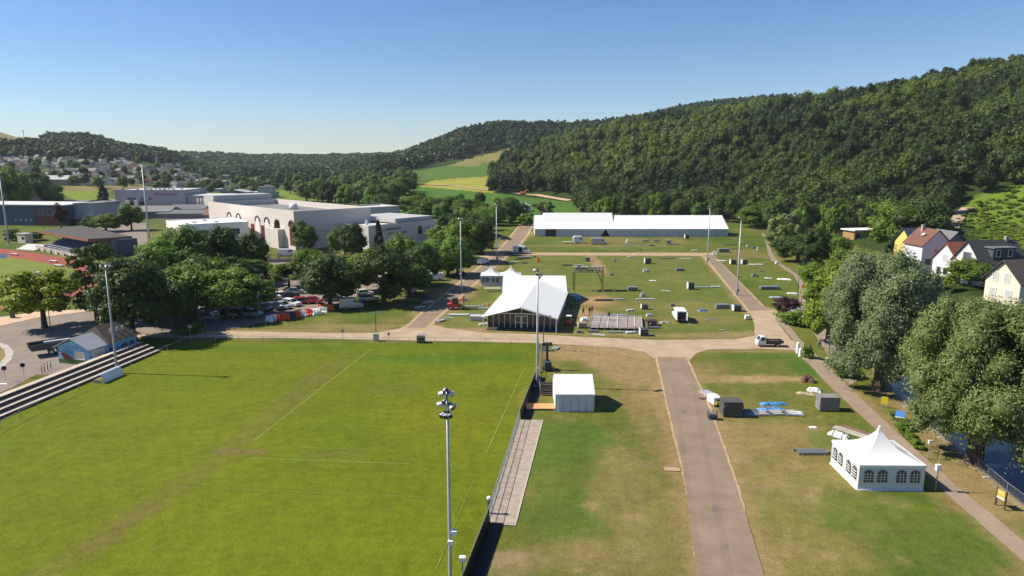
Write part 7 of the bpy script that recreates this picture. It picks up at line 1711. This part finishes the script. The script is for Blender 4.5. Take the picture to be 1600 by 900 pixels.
g = G(1405, 660); t = thing('blue_sign', 'tilted blue and white information board on the river bank', 'sign', (g.x, g.y, 0), R(-30)); b = MB(); [MB().bar((x, 0, 0), (x, 0, 1.0), .035).build('leg', M_galv, t) for x in (-.35, .35)]; b = MB(); b.plate([(-.5, -.2, .75), (.5, -.2, .75), (.5, .25, 1.35), (-.5, .25, 1.35)], .05); b.build('board', M_blue, t); b = MB(); b.plate([(-.5, -.23, .68), (.5, -.23, .68), (.5, -.2, .76), (-.5, -.2, .76)], .05); b.build('white_edge', M_whitepaint, t)
a, c = G(1555, 789), G(1569, 797); t = thing('information_board', 'dark wooden information board with yellow panel by the river fence', 'sign', tuple(a), math.atan2(c.y - a.y, c.x - a.x)); L = (c - a).length
for x in (0, L): b = MB(); b.box(x, 0, 0, .13, .13, 1.75); b.build('post', M_riser, t)
b = MB(); b.box(L / 2, 0, 1.0, L - .13, .06, .65); b.build('panel', mat("yellow_map_panel", (0.55, 0.40, 0.08), .6, .35, 4), t); b = MB(); b.box(L / 2, -.01, .85, L - .13, .1, .12); b.build('shelf', M_whitepaint, t)
# wire fence along the river
RP = [(RIV[k][0] - .9, RIV[k][1]) for k in range(2, 7)]
def rf(y): return float(np.interp(y, [p[1] for p in RIV], [p[0] for p in RIV])) - .9
t = thing('river_fence', 'wire fence panels on feet along the river bank', 'fence', (rf(50), 50, 0), 0); o = Vector((rf(50), 50, 0))
ys2 = list(np.arange(50, 95, 3.3))
for ya, yb_ in zip(ys2[:-1], ys2[1:]):
    p, q = Vector((rf(ya), ya, 0)) - o, Vector((rf(yb_), yb_, 0)) - o; b = MB()
    for z in (.15, 1.1): b.bar(p + Vector((0, 0, z)), q + Vector((0, 0, z)), .025, 4)
    for k in range(12): w = p + (q - p) * k / 12; b.bar(w + Vector((0, 0, .15)), w + Vector((0, 0, 1.1)), .006, 3)
    for z in (.4, .65, .9): b.bar(p + Vector((0, 0, z)), q + Vector((0, 0, z)), .006, 3)
    b.build('fence_panel', M_galv, t)
    b = MB(); b.bar(p, p + Vector((0, 0, 1.15)), .03, 6); b.build('post', M_galv, t); b = MB(); b.box(p.x - .15, p.y, 0, .65, .25, .1); b.build('foot', M_concrete, t)
railing([(1165, 360), (1205, 364), (1225, 378), (1250, 408), (1262, 432), (1278, 445)], 1.8, 5, 'tall green wire fence beyond the curving riverside path', 'wire_fence', (.1, .5, 1), .03, mat("green_wire", (0.09, 0.14, 0.10), .6, .1, 2))
a = G(1246, 492); t = thing('stone_bin_enclosure', 'pale low enclosure wall half hidden by the bright tree at the path bend', 'wall', (G(1243, 500).x, G(1243, 500).y, 0), R(8))
b = MB(); b.box(1.6, 2.2, 0, 3.2, .2, 1.7); b.box(0, 1.1, 0, .2, 2.2, 1.7); b.build('wall', M_clad2, t); b = MB(); b.box(1.6, 1.1, 1.7, 3.5, 2.6, .1); b.build('cover', M_pvcgrey, t)
a = G(1244, 459); t = thing('red_box_post', 'post with red lifebuoy box beside the riverside path', 'post', (a.x + 1.5, a.y, 0), 0); b = MB(); b.bar((0, 0, 0), (0, 0, 1.9), .05); b.build('post', M_galv, t); b = MB(); b.box(0, -.1, 1.4, .6, .3, .8); b.build('box', M_redpl, t)

# small loose gear left on the grass while the tents go up
rg_ = random.Random(77)
for k, (px, py) in enumerate([(938, 388), (958, 392), (1000, 391), (1085, 392), (870, 392), (850, 386), (960, 408), (985, 402), (1030, 412), (1090, 418), (955, 430), (1020, 440), (1040, 455), (1085, 470), (1050, 478), (985, 486), (1110, 500), (890, 494), (905, 520), (985, 521), (935, 524), (1010, 500), (1190, 425), (1200, 436), (1216, 446), (1185, 470), (1140, 375), (1158, 380), (700, 497), (740, 489), (726, 470), (755, 508), (640, 462), (812, 414), (835, 402)]):
    w = rg_.uniform(.5, 1.5); kind = k % 4; g = G(px, py); where = ['before the long hall tent', 'in the middle of the showground', 'on the strip beside the right road', 'by the left road'][0 if py < 398 and 840 < px < 1100 else 2 if px > 1105 else 3 if px < 850 else 1]
    if kind == 0:
        t = thing('pole_bundle', 'few loose tent poles lying ' + where, 'poles', (g.x, g.y, 0), rg_.uniform(-.6, .6), 'loose poles ' + where)
        for j in range(3): b = MB(); b.bar((-1.2, j * .16, .07), (1.2, j * .14 + .1, .07), .06, 6); b.build('pole', M_alu, t)
    elif kind == 1:
        t = thing('wooden_pallet', 'empty wooden pallet lying ' + where, 'pallet', (g.x, g.y, 0), rg_.uniform(-.3, .3), 'empty pallets ' + where)
        b = MB(); [b.box(x, 0, 0, .12, .8, .1) for x in (-.5, 0, .5)]; [b.box(0, y, .1, 1.2, .12, .03) for y in (-.34, -.17, 0, .17, .34)]; b.build('deck', M_pallet, t)
    elif kind == 2:
        t = thing('ballast_weight', 'dark ballast block standing ' + where, 'weight', (g.x, g.y, 0), rg_.uniform(-.3, .3), 'ballast blocks ' + where)
        b = MB(); b.box(0, 0, 0, .9, .9, .5, 0, .92); b.build('block', M_greycar, t); b = MB(); b.tube([(-.15, 0, .5), (-.15, 0, .62), (.15, 0, .62), (.15, 0, .5)], .03, 5); b.build('lifting_eye', M_galv, t)
    else:
        t = thing('canvas_roll', 'small rolled white canvas lying ' + where, 'roll', (g.x, g.y, 0), rg_.uniform(-.5, .5), 'white canvas rolls ' + where)
        b = MB(); b.lathe([(.12, -.9), (.2, -.85), (.2, .85), (.12, .9)], 10, (0, 0, .2), 'x'); b.build('roll', M_whitepaint, t); b = MB(); b.lathe([(.21, -.05), (.21, .05)], 10, (.4, 0, .2), 'x'); b.build('strap', M_darksteel, t)

# ------------------------------------------------------------------ people
def cloth_mat(name, top, bottom, zs=.9, hem=1.45, sleeve=True, skinc=(0.50, 0.30, 0.21)):
    m = bpy.data.materials.new(name); m.use_nodes = True; n, l = m.node_tree.nodes, m.node_tree.links
    b = n["Principled BSDF"]; b.inputs["Roughness"].default_value = .8
    tc = n.new("ShaderNodeTexCoord"); sx = n.new("ShaderNodeSeparateXYZ"); l.new(tc.outputs["Object"], sx.inputs[0])
    rp = n.new("ShaderNodeValToRGB"); rp.color_ramp.interpolation = 'CONSTANT'
    dv = n.new("ShaderNodeMath"); dv.operation = 'DIVIDE'; dv.inputs[1].default_value = 2.0; l.new(sx.outputs[2], dv.inputs[0]); l.new(dv.outputs[0], rp.inputs[0])
    e = rp.color_ramp.elements; e[0].position = 0; e[0].color = (.03, .025, .02, 1); e[1].position = .05; e[1].color = (*bottom, 1)
    for p, c in ((zs / 2, top), (hem / 2, skinc)): q = e.new(p); q.color = (*c, 1)
    l.new(rp.outputs[0], b.inputs["Base Color"]); return m
def person(px, py, rz, label, pose, top, bottom, h=1.76, z=0.0, bare=False):
    g = G(px, py, z); t = thing('person', label, 'person', (g.x, g.y, z), rz); k = h / 1.76
    sw = {'walk': .28, 'stand': .04, 'bend': .05, 'wide': .22}[pose]
    lean = {'walk': .06, 'stand': 0, 'bend': .42, 'wide': .15}[pose]
    hip = .92 - (.04 if pose == 'bend' else 0)
    V = [(0, 0, hip), (lean * .45, 0, hip + .25), (lean, 0, hip + .48 - lean * .25), (lean * 1.12, 0, hip + .58 - lean * .32), (lean * 1.2, 0, hip + .68 - lean * .38), (lean * 1.22 + .01, 0, hip + .80 - lean * .42)]
    Rr = [.145, .125, .15, .06, .085, .095]; E = [(0, 1), (1, 2), (2, 3), (3, 4), (4, 5)]
    def chain(root, pts, rr):
        p = root
        for q, r_ in zip(pts, rr): V.append(q); Rr.append(r_); E.append((p, len(V) - 1)); p = len(V) - 1
    for s_ in (-1, 1):
        f = sw * s_
        chain(0, [(0, .09 * s_, hip - .06), (f * .55 + .05, .10 * s_, .50), (f, .10 * s_, .09), (f + .16, .11 * s_, .04)], [.095, .065, .045, .04])
        sh = V[2]; a = -f * .7 + (.25 if pose == 'bend' else 0)
        chain(2, [(sh[0], .20 * s_, sh[2] + .0), (sh[0] + a * .5, .25 * s_, sh[2] - .29), (sh[0] + a + .12, .22 * s_, sh[2] - .52), (sh[0] + a + .16, .21 * s_, sh[2] - .62)], [.062, .048, .036, .042])
    me = bpy.data.meshes.new('body'); me.from_pydata([tuple(c * k for c in v) for v in V], E, []); 
    o = bpy.data.objects.new('body', me); COL.objects.link(o); o.parent = t; KIDS.setdefault(t.name, []).append(o)
    sk = o.modifiers.new('skin', 'SKIN'); sub = o.modifiers.new('smooth', 'SUBSURF'); sub.levels = 1; sub.render_levels = 1; sk.use_smooth_shade = True
    for i, v in enumerate(me.skin_vertices[0].data): v.radius = (Rr[i] * k * (1.0 if i not in (0, 1, 2) else .8), Rr[i] * k * (1.0 if i not in (0, 1, 2) else 1.25)); v.use_root = (i == 0)
    me.materials.append(cloth_mat('clothes_' + label[:18], top, bottom, hip * k + .02, (V[3][2] - .03) * k))
    hd = V[5]; b = MB(); b.lathe([(.105 * k, -.03), (.11 * k, .02), (.085 * k, .07), (.03 * k, .10)], 10, (hd[0] * k - .01, 0, hd[2] * k + .03)); b.build('hair', M_hair, t, smooth=True)
    return t
person(951, 499, R(-80), 'person in dark clothes standing on the stage frame', 'wide', (.02, .02, .025), (.03, .03, .035), z=.5)
person(911, 493, R(-60), 'person in dark clothing left of the stage frame', 'walk', (.025, .03, .03), (.05, .05, .05)); person(921, 492, R(100), 'person in dark shirt beside the person in red', 'stand', (.06, .06, .08), (.04, .05, .09))
person(925, 490, R(-120), 'person in red top at the far left of the stage frame', 'stand', (.22, .03, .03), (.08, .03, .03)); person(892, 484, R(-40), 'person in black beside the glazed tent\'s right wall', 'stand', (.02, .02, .02), (.02, .02, .025))
person(1013, 517, R(20), 'person in dark clothing bending right of the stage frame', 'bend', (.03, .03, .03), (.06, .05, .04))
person(779, 403, R(10), 'person in black by the far road mast, left of the group', 'stand', (.02, .02, .025), (.03, .03, .04)); person(782.5, 404, R(60), 'person in dark grey by the far road mast, middle of the group', 'stand', (.07, .07, .08), (.03, .03, .04)); person(786.5, 403.5, R(-170), 'person in navy by the far road mast, right of the group', 'stand', (.02, .03, .06), (.05, .05, .06))
person(769.5, 394, R(80), 'person in dark clothing on the left road at the cross path', 'walk', (.025, .02, .02), (.03, .03, .03))
person(1280, 544, R(-110), 'person in grey sportswear jogging on the footpath', 'walk', (.25, .25, .27), (.05, .05, .06)); person(1312, 580, R(-100), 'person in pink top walking by the flat dark hedge', 'walk', (.62, .42, .40), (.40, .25, .18), 1.68)
g = G(1299, 578); t = thing('bicycle', 'dark bicycle lying beside the lamp post between the paths', 'bicycle', (g.x, g.y, .05), R(-30))
for x in (-.5, .5):
    b = MB(); pts = [(x + .33 * math.cos(a), .08 * math.sin(a) , .36 + .33 * math.sin(a)) for a in np.linspace(0, 6.283, 15)]; b.tube(pts, .025, 5); b.build('wheel', M_rubber, t)
b = MB(); b.tube([(-.5, 0, .36), (-.15, 0, .85), (.4, 0, .85), (.5, 0, .36)], .025, 5); b.tube([(-.5, 0, .36), (0, 0, .36), (.4, 0, .85)], .025, 5); b.build('frame', M_darksteel, t); b = MB(); b.box(-.18, 0, .92, .26, .14, .06); b.build('saddle', M_rubber, t); b = MB(); b.bar((.38, -.28, 1.02), (.38, .28, 1.02), .02); b.build('handlebar', M_galv, t)
g = G(1292, 568); t = thing('green_bin', 'small green litter bin at the lamp post between the paths', 'bin', (g.x, g.y, .05), 0); b = MB(); b.lathe([(.2, 0), (.24, .8)], 10); b.build('body', mat("green_plastic", (0.10, 0.2, 0.08), .5, .1, 3), t); b = MB(); b.lathe([(.26, .8), (.2, .92)], 10); b.build('lid', M_cream, t)

# ------------------------------------------------------------------ air
hz = MB(); hz.box(0, 2300, -6, 15000, 6400, 240)
hm = bpy.data.materials.new("thin_haze"); hm.use_nodes = True; n_ = hm.node_tree.nodes; n_.clear()
ho = n_.new("ShaderNodeOutputMaterial"); hv = n_.new("ShaderNodeVolumePrincipled")
hv.inputs["Color"].default_value = (0.80, 0.90, 1.0, 1); hv.inputs["Density"].default_value = 0.00006; hv.inputs["Anisotropy"].default_value = 0.0
hm.node_tree.links.new(hv.outputs[0], ho.inputs["Volume"])
o = hz.build("haze", hm); tag(o, 'thin bluish summer haze filling the valley', 'haze', kind='stuff')
